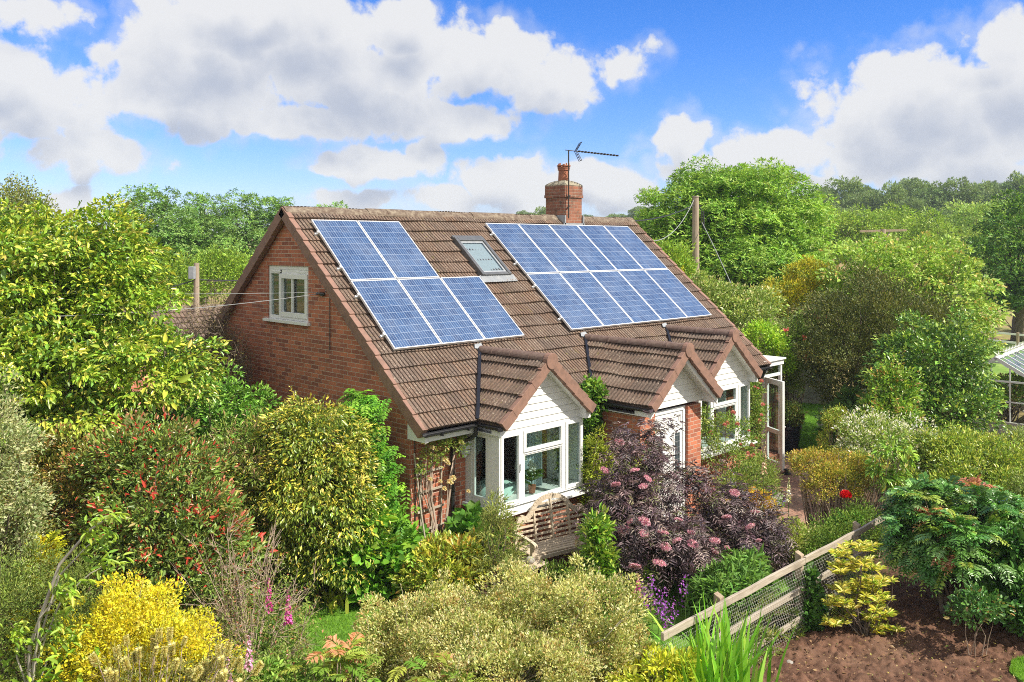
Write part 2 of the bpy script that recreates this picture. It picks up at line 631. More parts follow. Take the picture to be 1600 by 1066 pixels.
M['glass'] = glass_mat('window_glass')
M['clearglass'] = glass_mat('greenhouse_glass', (.90, .95, .93), .25)
M['roofglass'] = glass_mat('roof_window_glass', (.80, .84, .85), .45)
M['dark_metal'] = pmat('dark_metal', (.05, .045, .04), rough=.5, metal=.4)
M['roofwin'] = pmat('roof_window_frame', rough=.4, metal=.2, build=worn((.10, .105, .11), (.20, .20, .20), 12, .5))
M['blind'] = pmat('pale_blind', (.50, .53, .55), rough=.8)
M['terracotta'] = pmat('terracotta', rough=.8, build=worn((.36, .13, .07), (.20, .09, .06), 14, .7))
M['mortar'] = pmat('mortar_flaunching', rough=.95, build=worn((.33, .29, .22), (.16, .15, .09), 18, .9, .5, .01))
M['plaster'] = pmat('interior_plaster', (.50, .50, .47), rough=.9)
M['carpet'] = pmat('interior_floor', (.16, .13, .10), rough=.95)
M['curtain'] = pmat('net_curtain', (.50, .60, .64), rough=.9)
M['fence'] = pmat('weathered_rail', rough=.85, spec=.2, build=wood_nodes((.31, .26, .20), (.50, .44, .36)))
M['postwood'] = pmat('weathered_post', rough=.85, spec=.2, build=wood_nodes((.27, .20, .14), (.44, .36, .26), (12, 12, 1)))
M['teak'] = pmat('weathered_teak', rough=.75, spec=.25, build=wood_nodes((.44, .35, .25), (.62, .53, .41)))
M['pole'] = pmat('pole_wood', rough=.85, spec=.2, build=wood_nodes((.30, .23, .17), (.45, .37, .29), (10, 10, .6)))
M['wire'] = pmat('galvanised_wire', (.52, .50, .47), rough=.5, metal=.1)
M['cable'] = pmat('black_cable', (.03, .03, .032), rough=.5)
M['greycable'] = pmat('grey_cable', (.30, .31, .32), rough=.5)
M['stone'] = pmat('grey_stone', rough=.9, build=worn((.42, .39, .35), (.22, .21, .19), 7, .8, .5, .01))
M['pot'] = pmat('black_glazed_pot', (.012, .014, .022), rough=.15, spec=.6)
M['cloth'] = pmat('tablecloth', (.52, .70, .64), rough=.9)
M['bark'] = pmat('brown_bark', rough=.9, build=bark_nodes((.10, .075, .055), (.22, .17, .13)))
M['paletwig'] = pmat('pale_twig', rough=.85, build=bark_nodes((.30, .22, .17), (.46, .36, .29)))
M['redtwig'] = pmat('reddish_twig', rough=.85, build=bark_nodes((.26, .18, .13), (.46, .36, .28)))
M['greystem'] = pmat('grey_stem', rough=.85, build=bark_nodes((.34, .31, .26), (.54, .50, .42)))
M['leaf'] = leaf_mat('leaf')
M['gloss'] = leaf_mat('glossy_leaf', .22, .3, .5)
M['soft'] = leaf_mat('soft_leaf', .34, .6, .2)
M['petal'] = leaf_mat('petal', .3, .6, .2)
M['dusk'] = leaf_mat('dark_leaf', .12, .42, .4)
M['needle'] = leaf_mat('grass_blade', .3, .5, .25)

# ------------------------------------------------------------------ the house
ZE, T, LH, YR, ZR = 2.405, .8568, 10.33, 4.07, 5.892
CP, SP = .7594, .6506
XG, XE, YF, YB = .08, 10.25, .45, 7.69          # outer faces of the walls
BAYS = ((2.2, -.58), (5.06, -1.32), (7.82, -.60))   # axis and verge of the three small gables
HW, ZB = 1.1, 2.42                              # half width and eave of the small gables
ZBR = ZB + HW * T

house = thing('brick_house', 'red brick bungalow with brown tiled roof, solar panels and three small white front gables', 'house')


def up_roof(x, s, h=0.0):
    return (x, s * CP - h * SP, ZE + s * SP + h * CP)


def tile_slope(mb, O, U, V, N, vlen, u0, u1, seed, gauge=.315, rib=.0765):
    rng = random.Random(seed)
    O, U, V, N = Vector(O), Vector(U), Vector(V), Vector(N)
    nj = int(math.ceil(vlen / gauge))
    prof = ((0.0, -.022), (.17, .006), (.5, .012), (.83, .006))
    for j in range(nj):
        v0, v1 = j * gauge, min((j + 1) * gauge + .02, vlen)
        a0, b0, a1, b1 = u0(v0), u1(v0), u0(v1), u1(v1)
        lo, hi = min(a0, a1), max(b0, b1)
        if hi - lo < .05:
            continue
        first = math.floor(lo / rib)
        cols = []
        k = first
        while k * rib < hi:
            tile = math.floor((k + (j % 2) * 2) / 4)
            for q, (fu, fh) in enumerate(prof):
                u = (k + fu) * rib
                deep = -.006 if (q == 0 and (k + (j % 2) * 2) % 4 == 0) else 0
                cols.append((u, fh + deep, tile))
            k += 1
        cols.append((hi, .005, tile))
        tr = {}
        base = len(mb.v)
        for u, h, tile in cols:
            if tile not in tr:
                g = rng.gauss(1, .10)
                w = rng.gauss(0, .035)
                tr[tile] = (rng.uniform(-.004, .004), rng.uniform(-.002, .003), (g + w, g, g - w))
            dv, dh, _ = tr[tile]
            ua, ub = min(max(u, a0), b0), min(max(u, a1), b1)
            dh += .010 * math.sin(u * 1.9 + j * .35 + seed) + .006 * math.sin(u * 5.3 + j * 1.1)
            mb.v.append(tuple(O + U * ua + V * (v0 + dv) + N * (h + .004 + dh)))
            mb.v.append(tuple(O + U * ua + V * (v0 + dv) + N * (h + .040 + dh)))
            mb.v.append(tuple(O + U * ub + V * v1 + N * (h * .9 + .004 + dh)))
        for i in range(len(cols) - 1):
            a, b = base + 3 * i, base + 3 * (i + 1)
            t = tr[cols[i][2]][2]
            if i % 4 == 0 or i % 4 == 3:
                t = tuple(q * .62 for q in t)      # shade of the channels painted into the tint, so the ribs read
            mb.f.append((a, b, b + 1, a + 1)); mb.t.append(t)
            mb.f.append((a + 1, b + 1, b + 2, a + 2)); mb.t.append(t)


def hole_wall(mb, axis, at, outer, holes, depth):
    """a wall face with rectangular holes and their reveals; outer(u) gives (z0, z1)"""
    us = sorted({u for u in outer[0]} | {h[0] for h in holes} | {h[1] for h in holes})
    P = (lambda u, z, d=0: (at + d, u, z)) if axis == 'x' else (lambda u, z, d=0: (u, at + d, z))
    flip = axis == 'x'
    def quad(pts):
        mb.face(pts[::-1] if flip else pts)
    for a, b in zip(us[:-1], us[1:]):
        cut = sorted((h[2], h[3]) for h in holes if h[0] < (a + b) / 2 < h[1])
        zl = outer[1]
        prev = (zl, zl)
        for z0, z1 in cut:
            quad([P(a, prev[0]), P(b, prev[1]), P(b, z0), P(a, z0)])
            prev = (z1, z1)
        quad([P(a, prev[0]), P(b, prev[1]), P(b, outer[2](b)), P(a, outer[2](a))])
    for u0, u1, z0, z1 in holes:
        quad([P(u0, z0), P(u0, z0, depth), P(u0, z1, depth), P(u0, z1)])
        quad([P(u1, z0, depth), P(u1, z0), P(u1, z1), P(u1, z1, depth)])
        quad([P(u0, z1), P(u0, z1, depth), P(u1, z1, depth), P(u1, z1)])
        quad([P(u0, z0, depth), P(u0, z0), P(u1, z0), P(u1, z0, depth)])


def frame_rect(mb, axis, at, u0, u1, z0, z1, w, d, out):
    """four mitred bars round an opening; the frame runs from at to at+out*d"""
    def bx(a, b, c, e):
        lo, hi = sorted((at, at + out * d))
        if axis == 'x':
            mb.box((lo, a, c), (hi, b, e))
        else:
            mb.box((a, lo, c), (b, hi, e))
    bx(u0, u1, z1 - w, z1)
    bx(u0, u1, z0, z0 + w)
    bx(u0, u0 + w, z0 + w, z1 - w)
    bx(u1 - w, u1, z0 + w, z1 - w)


def pane(mb, axis, at, u0, u1, z0, z1):
    if axis == 'x':
        mb.box((at - .004, u0, z0), (at + .004, u1, z1))
    else:
        mb.box((u0, at - .004, z0), (u1, at + .004, z1))


def build_walls():
    m = MB()
    roofz = lambda y: ZE - .10 + min(y, 2 * YR - y) * T
    # west gable with its bedroom window
    hole_wall(m, 'x', XG, ((YF, YR, YB), -.1, roofz), [(3.37, 4.80, 3.83, 4.83)], .11)
    # east gable
    mm = MB()
    hole_wall(mm, 'x', XE, ((YF, YR, YB), -.1, roofz), [(1.2, 2.1, .15, 2.15)], -.11)
    m.v_off = len(m.v)
    for f in mm.f:
        m.face([mm.v[i] for i in f][::-1])
    # front wall, open behind the bays and the porch
    hole_wall(m, 'y', YF, ((XG, XE), -.1, lambda x: 2.55), [(1.30, 3.18, .95, 2.25), (3.45, 4.0, 1.15, 2.12), (4.62, 5.52, .0, 2.15), (6.93, 8.78, .9, 2.25)], .11)
    # rear wall
    m.face([(XE, YB, -.1), (XG, YB, -.1), (XG, YB, 2.5), (XE, YB, 2.5)])
    # aprons of the two bays
    for x0, x1 in ((1.24, 3.24), (6.86, 8.84)):
        y0 = -.33
        m.box((x0, y0, -.1), (x1, YF - .002, .93))
    # porch piers and its returns
    m.box((4.08, -.96, -.1), (4.53, YF - .002, 2.20))
    m.box((5.57, -.96, -.1), (5.99, YF - .002, 2.20))
    # soldier course over the west window
    return m.build('wall', M['brick'], house)


build_walls()


def build_roof():
    m = MB()
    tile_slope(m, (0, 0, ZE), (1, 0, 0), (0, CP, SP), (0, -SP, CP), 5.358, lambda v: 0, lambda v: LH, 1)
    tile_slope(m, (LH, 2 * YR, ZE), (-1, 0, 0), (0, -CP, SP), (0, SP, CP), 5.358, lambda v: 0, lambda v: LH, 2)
    # felt and rafters under the tiles
    for sgn in (1, -1):
        y0, y1 = (0.03, YR) if sgn > 0 else (2 * YR - .03, YR)
        z0 = ZE + .03 * T
        q = [(.02, y0, z0 - .12), (LH - .02, y0, z0 - .12), (LH - .02, y1, ZR - .12), (.02, y1, ZR - .12)]
        m.hexa(q + [(a, b, c + .105) for a, b, c in q], (.35, .3, .3))
    r = m.build('roof', M['tile'], house)
    # ridge: mortar bedded tiles, none through the chimney
    rms = (MB(), MB())
    rng = random.Random(5)
    x = -.04
    while x < LH - .05:
        l = min(.46, LH + .03 - x)
        if not (x + l > 7.42 and x < 8.04):
            dz, dy = rng.uniform(-.008, .012), rng.uniform(-.008, .008)
            pr = [(-.165, -.115), (-.155, -.075), (-.10, -.010), (-.05, .026), (0, .04), (.05, .026), (.10, -.010), (.155, -.075), (.165, -.115)]
            rm = rms[0 if x < 7.6 else 1]
            rm.prism([(YR + dy + a, ZR + dz + b) for a, b in pr][::-1], x + .005, x + l + .004, 'x')
            rm.prism([(YR + a * .93, ZR + b * .9 - .012) for a, b in pr][::-1], x + l - .02, x + l + .03, 'x')
        x += .46
    for rm in rms:
        rm.build('ridge_tiles', M['oldridge'], r)
    # verge units on both gables
    for x0, x1, sg in ((-.055, .05, -1), (LH - .05, LH + .055, 1)):
        for side in (0, 1):
            vm = MB()
            for j in range(17):
                s0, s1 = j * .315 - .005, (j + 1) * .315 + .012
                def q(s, h):
                    y = s * CP - h * SP
                    z = ZE + s * SP + h * CP
                    return (y if side == 0 else 2 * YR - y, z)
                a, b, c, d = q(s0, .052), q(s1, .026), q(s1, -.155), q(s0, -.14)
                xo0, xo1 = (x0 - .003 * (j % 2), x1) if sg < 0 else (x0, x1 + .003 * (j % 2))
                pts = [(xo0, *d), (xo1, *d), (xo1, *c), (xo0, *c), (xo0, *a), (xo1, *a), (xo1, *b), (xo0, *b)]
                vm.hexa(pts)
            vm.build('verge', M['verge'], r, bevel=.006)
    # box end and fascia at the eaves
    fm = MB()
    fm.prism([(.02, 2.22), (YF, 2.22), (YF, 2.64), (.30, 2.53), (.02, 2.30)], .035, XG + .02, 'x')
    fm.build('box_end', M['upvc'], r)
    for a, b in ((XG + .02, 1.10), (3.32, 3.97), (6.16, 6.70), (8.93, XE + .05)):
        fm = MB()
        fm.box((a, .03, 2.23), (b, .055, 2.40))
        fm.box((a, .056, 2.23), (b, YF, 2.245))
        fm.build('fascia', M['upvc'], r)
    fm = MB()
    fm.box((XG, 2 * YR - .055, 2.23), (XE, 2 * YR - .03, 2.40))
    fm.build('fascia', M['upvc'], r)
    return r


main_roof = build_roof()


def gutter_profile(r=.055, t=.008):
    n = 9
    o = [(r * math.cos(math.pi + math.pi * i / n), r * math.sin(math.pi + math.pi * i / n)) for i in range(n + 1)]
    i_ = [((r - t) * math.cos(2 * math.pi - math.pi * i / n), (r - t) * math.sin(2 * math.pi - math.pi * i / n)) for i in range(n + 1)]
    return o + i_


def build_gutters():
    g = gutter_profile()
    for a, b in ((-.02, 1.12), (3.30, 3.98), (6.14, 6.72), (8.92, LH + .05)):
        m = MB()
        m.prism([(-.035 + p, 2.375 + q) for p, q in g], a, b, 'x')
        for x in (a + .3, b - .3):
            m.box((x, -.10, 2.31), (x + .03, .03, 2.345))
        m.build('gutter', M['black'], house, bevel=.002)
    for xc, yf in BAYS:
        for s in (-1, 1):
            m = MB()
            m.prism([(xc + s * (HW + .035) + p, 2.385 + q) for p, q in g], yf + .03, -.06, 'y')
            if s < 0:
                m.box((xc - HW - .095, yf + .024, 2.325), (xc - HW + .025, yf + .032, 2.39))
            m.build('gutter', M['black'], house, bevel=.002)
    d = MB()
    x, y = .90, .39
    d.tube([(1.02, -.035, 2.33), (1.02, -.035, 2.22), (.98, .05, 2.14), (.93, .30, 2.06), (x, y, 1.98), (x, y, .05)], .036, 12)
    for z in (1.95, 1.2, .45):
        d.tube([(x, y, z), (x, y, z + .06)], .044, 12)
    d.build('downpipe', M['black'], house, smooth=False)
    e = MB()
    e.tube([(10.1, -.035, 2.33), (10.1, .05, 2.15), (10.12, .39, 2.0), (10.12, .39, .05)], .036, 10)
    e.build('downpipe', M['black'], house)


build_gutters()


def small_gable(xc, yf, ycl, porch=False):
    m = MB()
    yb = 1.35
    u0 = lambda v: yb - (ZB + v * SP - ZE) / T - .02
    vl = HW / CP
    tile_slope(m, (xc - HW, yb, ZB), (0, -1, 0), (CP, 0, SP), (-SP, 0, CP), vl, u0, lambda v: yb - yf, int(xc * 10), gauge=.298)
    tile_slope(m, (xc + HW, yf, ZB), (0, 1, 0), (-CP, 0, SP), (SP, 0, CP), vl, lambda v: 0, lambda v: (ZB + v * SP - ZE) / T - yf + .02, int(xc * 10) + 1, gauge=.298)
    for s in (-1, 1):
        q = [(xc + s * (HW - .02), yf + .03, ZB - .07), (xc + s * (HW - .02), .02, ZB - .07), (xc, 1.05, ZBR - .09), (xc, yf + .03, ZBR - .09)]
        m.hexa(q + [(a, b, c + .06) for a, b, c in q], (.4, .35, .3))
    r = m.build('gable_roof', M['tile'], house)
    # half round ridge with a disc end
    rm = MB()
    hp = [(.115 * math.cos(math.pi * i / 12), .105 * math.sin(math.pi * i / 12)) for i in range(13)]
    y = yf
    while y < 1.10:
        l = min(.45, 1.20 - y)
        z = ZBR - .035
        rm.prism([(xc + a, z + b) for a, b in hp], y + (.06 if y == yf else .004), y + l, 'y')
        rm.prism([(xc + a * 1.06, z + b * 1.06) for a, b in hp], y + l - .035, y + l + .012, 'y')
        y += .45
    rm.build('ridge_tiles', M['ridge'], r, bevel=.004)
    vm = MB()
    disc = [(.135 * math.cos(2 * math.pi * i / 20), .135 * math.sin(2 * math.pi * i / 20)) for i in range(20)]
    vm.prism([(xc + a, ZBR - .045 + b) for a, b in disc], yf - .03, yf + .075, 'y')
    n = 5
    for s in (-1, 1):
        for j in range(n):
            a0, a1 = j * vl / n - .01, min((j + 1) * vl / n + .014, vl - .02)
            def q(a, h):
                return (xc + s * (HW - a * CP + h * SP), ZB + a * SP + h * CP)
            a, b, c, d = q(a0, .055), q(a1, .03), q(a1, -.135), q(a0, -.12)
            f0 = yf - .012 - .004 * (j % 2)
            vm.hexa([(d[0], f0, d[1]), (d[0], yf + .075, d[1]), (c[0], yf + .075, c[1]), (c[0], f0, c[1]),
                     (a[0], f0, a[1]), (a[0], yf + .075, a[1]), (b[0], yf + .075, b[1]), (b[0], f0, b[1])])
    vm.build('verge', M['verge'], r, bevel=.006)
    # cladding: shiplap boards cut to the slope
    cm = MB()
    z = 2.26
    half = HW - .10
    while z < ZBR - .22:
        z1 = min(z + .118, ZBR - .2)
        def w(zz):
            return min(half, (ZBR - .12 - zz) / T)
        a, b = w(z), w(z1)
        if b < .03:
            break
        cm.hexa([(xc - a, ycl - .022, z + .006), (xc + a, ycl - .022, z + .006), (xc + a, ycl + .02, z), (xc - a, ycl + .02, z),
                 (xc - b, ycl - .008, z1), (xc + b, ycl - .008, z1), (xc + b, ycl + .02, z1), (xc - b, ycl + .02, z1)])
        z = z1
    cm.build('gable_cladding', M['clad'], r)
    # white soffit boards and the inner barge under the verge
    sm = MB()
    for s in (-1, 1):
        q = []
        for zz, off in ((0, .10), (0, .125)):
            pass
        e0, e1 = (xc + s * (HW - .03), ZB - .125), (xc, ZBR - .165)
        q = [(e0[0], yf + .08, e0[1]), (e0[0], ycl + .03, e0[1]), (e1[0], ycl + .03, e1[1]), (e1[0], yf + .08, e1[1])]
        sm.hexa(q + [(a, b, c + .022) for a, b, c in q])
        # box at the foot of the verge
        xa, xb = sorted((xc + s * (HW - .13), xc + s * (HW - .01)))
        sm.prism([(xc + s * (HW - .14), 2.235), (xc + s * (HW - .01), 2.235), (xc + s * (HW - .01), ZB - .10), (xc + s * (HW - .14), ZB + .01)], yf + .085, ycl + .03, 'y')
        if porch:
            b0, b1 = (xc + s * (HW - .04), ZB - .10), (xc, ZBR - .14)
            sm.hexa([(b0[0], yf + .07, b0[1] - .12), (b0[0], yf + .10, b0[1] - .12), (b1[0], yf + .10, b1[1] - .12), (b1[0], yf + .07, b1[1] - .12),
                     (b0[0], yf + .07, b0[1]), (b0[0], yf + .10, b0[1]), (b1[0], yf + .10, b1[1]), (b1[0], yf + .07, b1[1])])
        # side soffit
        xo, xi = xc + s * (HW - .01), xc + s * (HW - .16)
        a, b = sorted((xo, xi))
        sm.box((a, ycl + .032, 2.236), (b, YF - .02, 2.25))
    sm.build('soffit', M['upvc'], r)
    # lead lined valley trough
    lm = MB()
    for s in (-1,):
        p, q = Vector((xc - HW - .03, -.03, ZB + .035)), Vector((xc - .05, (ZBR - ZE) / T - .03, ZBR + .03))
        lm.bar(p, q, .05, .016, up=(-.4, -.4, .8))
        lm.bar(p + Vector((-.03, 0, .0)), q + Vector((-.03, 0, .0)), .012, .045, up=(-.4, -.4, .8))
    lm.build('valley_trough', M['black'], r)
    fl = MB()
    yy = (ZBR - ZE) / T
    fl.prism([(xc - .17, yy - .02), (xc + .02, yy - .06), (xc + .05, yy + .06), (xc - .12, yy + .04)], 0, .01, 'z')
    ob = fl.build('lead_flashing', M['lead'], r)
    for v in ob.data.vertices:
        v.co.z += ZE + v.co.y * T + .055
    return r


small_gable(BAYS[0][0], BAYS[0][1], -.335)
small_gable(BAYS[1][0], BAYS[1][1], -.955, True)
small_gable(BAYS[2][0], BAYS[2][1], -.335)


def bay_window(x0, x1, yf, z0, z1, splits):
    """white frames round the front and both cheeks of a square bay"""
    m, g = MB(), MB()
    d = .07
    xs = [x0] + splits + [x1]
    for k in range(len(xs) - 1):
        a, b = xs[k], xs[k + 1]
        frame_rect(m, 'y', yf, a + .001, b - .001, z0, z1, .055, d, 1)
        lights = [(z0 + .055, z1 - .055)]
        if k == 1:
            zt = z1 - .40
            m.box((a + .056, yf, zt - .03), (b - .056, yf + d, zt + .03))
            lights = [(z0 + .055, zt - .03), (zt + .03, z1 - .055)]
        for l0, l1 in lights:
            # opening casements stand a little proud
            proud = .018 if (k != 1 or l0 > z1 - .5) else 0.0
            if proud:
                frame_rect(m, 'y', yf - proud, a + .035, b - .035, l0 - .02, l1 + .02, .055, .05, 1)
                pane(g, 'y', yf + .02, a + .085, b - .085, l0 + .03, l1 - .03)
            else:
                frame_rect(m, 'y', yf + .012, a + .056, b - .056, l0 + .001, l1 - .001, .022, .04, 1)
                pane(g, 'y', yf + .03, a + .075, b - .075, l0 + .02, l1 - .02)
            if proud and k == 0:
                m.box((b - .075, yf - .05, .5 * (z0 + z1) - .06), (b - .055, yf - .02, .5 * (z0 + z1) + .06))
    for x, s in ((x0, 1), (x1, -1)):
        ya, yb = yf + d + .002, YF - .004
        frame_rect(m, 'x', x, ya, yb, z0, z1, .075, s * d, 1)
        frame_rect(m, 'x', x + s * .008, ya + .20, yb - .16, z0 + .076, z1 - .076, .05, s * .045, 1)
        m.box((min(x, x + s * .05), ya + .076, z0 + .076), (max(x, x + s * .05), ya + .198, z1 - .076))
        m.box((min(x, x + s * .05), yb - .158, z0 + .076), (max(x, x + s * .05), yb - .076, z1 - .076))
        pane(g, 'x', x + s * .03, ya + .24, yb - .20, z0 + .12, z1 - .12)
    # flat head under the gable
    m.box((x0 + .01, yf + .01, z1 + .002), (x1 - .01, YF, z1 + .045))
    w = m.build('bay_window', M['upvc'], house, bevel=.004)
    g.build('pane', M['glass'], w)
    s = MB()
    s.hexa([(x0 - .07, yf - .14, z0 - .09), (x1 + .07, yf - .14, z0 - .09), (x1 + .07, YF - .006, z0 - .07), (x0 - .07, YF - .006, z0 - .07),
            (x0 - .07, yf - .14, z0 - .045), (x1 + .07, yf - .14, z0 - .045), (x1 + .07, YF - .006, z0 - .003), (x0 - .07, YF - .006, z0 - .003)])
    s.build('sill', M['upvc'], w, bevel=.006)
    return w


bay_window(1.225, 3.255, -.355, 1.03, 2.245, [1.74, 2.76])
bay_window(6.845, 8.855, -.355, .98, 2.245, [7.35, 8.34])


def gable_window():
    m, g = MB(), MB()
    u0, u1, z0, z1 = 3.37, 4.80, 3.83, 4.83
    x = XG + .025
    frame_rect(m, 'x', x, u0 + .004, u1 - .004, z0 + .004, z1 - .004, .065, .07, 1)
    # fixed light to the north, casement to the south
    mid = 4.36
    m.box((x, mid - .03, z0 + .07), (x + .07, mid + .03, z1 - .07))
    frame_rect(m, 'x', x - .03, u0 + .04, mid + .03, z0 + .06, z1 - .15, .085, .06, 1)
    m.box((x, u0 + .07, z1 - .15), (x + .07, u1 - .07, z1 - .071))
    m.box((x - .02, 3.92, z0 + .15), (x + .02, 3.965, z1 - .24))
    for a in (3.5, 4.35):
        m.box((x - .012, a, z1 - .12), (x - .002, a + .32, z1 - .095))
    pane(g, 'x', x + .03, u0 + .12, mid - .05, z0 + .14, z1 - .23)
    pane(g, 'x', x + .035, mid + .03, u1 - .07, z0 + .07, z1 - .15)
    w = m.build('bedroom_window', M['upvc'], house, bevel=.004)
    g.build('pane', M['glass'], w)
    s = MB()
    s.box((XG - .075, u0 - .07, z0 - .055), (XG + .10, u1 + .07, z0 + .002))
    s.build('sill', M['upvc'], w, bevel=.005)


gable_window()


def front_details():
    # narrow window between bay and porch
    m, g = MB(), MB()
    frame_rect(m, 'y', YF + .03, 3.454, 3.996, 1.154, 2.116, .06, .06, 1)
    m.box((3.515, YF + .03, 1.80), (3.935, YF + .09, 1.85))
    pane(g, 'y', YF + .06, 3.515, 3.935, 1.215, 1.80)
    pane(g, 'y', YF + .064, 3.515, 3.935, 1.85, 2.055)
    w = m.build('hall_window', M['upvc'], house, bevel=.004)
    g.build('pane', M['glass'], w)
    # front door in the porch
    d = MB()
    y = -.90
    frame_rect(d, 'y', y, 4.535, 5.565, .04, 2.20, .075, .08, 1)
    d.box((4.612, y + .02, .09), (5.488, y + .065, 2.12))
    for xa, xb, za, zb in ((4.70, 4.86, .95, 1.72), (5.24, 5.40, .95, 1.72), (4.70, 5.40, .22, .78)):
        frame_rect(d, 'y', y + .008, xa - .03, xb + .03, za - .03, zb + .03, .03, .013, 1)
    for k in range(2):
        frame_rect(d, 'y', y + .002 + .006 * k, 4.66 + .05 * k, 5.44 - .05 * k, 1.86 + .03 * k, 2.08 - .03 * k, .03, .019 - .006 * k, 1)
    d.box((4.52, y - .06, -.02), (5.58, y + .10, .038))
    do = d.build('front_door', M['upvc'], house, bevel=.004)
    p = MB()
    for xa, xb in ((4.70, 4.86), (5.24, 5.40)):
        p.box((xa, y + .012, .95), (xb, y + .019, 1.72))
    p.build('leaded_pane', pmat('leaded_glass', (.05, .06, .07), rough=.12, build=lambda k, q: k.put(q.inputs['Base Color'], k.mix(k.math('MAXIMUM', k.math('LESS_THAN', k.math('FRACT', k.math('MULTIPLY', k.sep(k.n('ShaderNodeTexCoord').outputs['Object'])[2], 9)), .08), k.math('LESS_THAN', k.math('FRACT', k.math('MULTIPLY', k.sep(k.n('ShaderNodeTexCoord').outputs['Object'])[0], 13)), .1)), (.05, .065, .075), (.25, .26, .27)))), do)
    h = MB()
    h.tube([(4.66, y - .03, 1.02), (4.78, y - .03, 1.02)], .012, 8)
    h.box((4.64, y - .005, .95), (4.67, y + .02, 1.10))
    h.build('handle', M['alu'], do)
    # lantern on the wall
    l = MB()
    c = (1.12, YF - .11, 1.93)
    l.lathe(c, [(.001, -.17), (.03, -.15), (.05, -.11), (.085, -.09), (.085, -.08)], 6)
    l.lathe(c, [(.10, .10), (.085, .13), (.05, .17), (.015, .20), (.001, .23)], 6)
    for k in range(6):
        a = math.pi / 3 * k
        l.bar((c[0] + .08 * math.cos(a), c[1] + .08 * math.sin(a), c[2] - .08), (c[0] + .095 * math.cos(a), c[1] + .095 * math.sin(a), c[2] + .10), .012, .012)
    l.bar((c[0], c[1] + .09, c[2] + .02), (c[0], YF, c[2] + .02), .03, .03)
    l.box((c[0] - .04, YF - .02, c[2] - .06), (c[0] + .04, YF - .001, c[2] + .10))
    lo = l.build('wall_lantern', M['upvc'], house)
    lg = MB()
    lg.lathe(c, [(.074, -.08), (.088, .10)], 6)
    lg.build('lantern_glass', pmat('frosted_glass', (.62, .66, .68), rough=.25), lo)
    # grey downlead along the corner of the front wall
    cb = MB()
    cb.tube([(.17, YF - .01, 2.2), (.18, YF - .012, 1.2), (.17, YF - .012, .2)], .009, 5)
    cb.build('cable', M['cable'], house)
    bk = MB()
    bk.box((XG - .05, 2.84, 4.33), (XG, 2.92, 4.39))
    bk.tube([(XG - .03, 2.80, 4.36), (XG - .07, 2.95, 4.37), (XG - .03, 3.06, 4.35)], .02, 6)
    bk.tube([(XG - .03, 2.78, 4.40), (XG - .02, 2.70, 4.45), (XG - .015, 2.66, 4.42), (XG - .014, 2.66, 3.4)], .007, 5)
    bk.build('cable_bracket', M['cable'], house)


front_details()


def skylight():
    s0, s1, x0, x1 = 3.30, 4.46, 3.47, 4.28
    def S(x0, x1, s0, s1, h0, h1):
        q = [up_roof(x0, s0, h0), up_roof(x1, s0, h0), up_roof(x1, s1, h0), up_roof(x0, s1, h0)]
        return q + [up_roof(x0, s0, h1), up_roof(x1, s0, h1), up_roof(x1, s1, h1), up_roof(x0, s1, h1)]
    m = MB()
    w = .075
    m.hexa(S(x0, x0 + w, s0, s1, .0, .11))
    m.hexa(S(x1 - w, x1, s0, s1, .0, .11))
    m.hexa(S(x0 + w, x1 - w, s0, s0 + w, .0, .10))
    m.hexa(S(x0 + w, x1 - w, s1 - .12, s1, .0, .115))
    m.hexa(S(x0 - .01, x1 + .01, s1 - .005, s1 + .06, .0, .09))
    f = m.build('roof_window', M['roofwin'], house, bevel=.006)
    i = MB()
    for a, b, c, d in ((x0 + w + .001, x0 + w + .045, s0 + w + .001, s1 - .121), (x1 - w - .045, x1 - w - .001, s0 + w + .001, s1 - .121), (x0 + w + .046, x1 - w - .046, s0 + w + .001, s0 + w + .05), (x0 + w + .046, x1 - w - .046, s1 - .17, s1 - .121)):
        i.hexa(S(a, b, c, d, .0, .082))
    i.build('inner_frame', M['lead'], f)
    g = MB()
    g.hexa(S(x0 + w + .03, x1 - w - .03, s0 + w + .03, s1 - .14, .066, .072))
    g.build('pane', M['roofglass'], f)
    b = MB()
    b.hexa(S(x0 + w + .047, x1 - w - .047, s0 + w + .05, s1 - .16, .045, .050))
    b.build('blind', M['blind'], f)
    l = MB()
    n = 40
    for k in range(n):
        xa, xb = x0 - .05 + (x1 - x0 + .14) * k / n, x0 - .05 + (x1 - x0 + .14) * (k + 1) / n
        ha, hb = (.058, .044) if k % 2 else (.044, .058)
        l.face([up_roof(xa, s0 - .17, ha), up_roof(xb, s0 - .17, hb), up_roof(xb, s0 + .02, hb + .01), up_roof(xa, s0 + .02, ha + .01)])
    l.build('lead_flashing', M['lead'], f)


skylight()


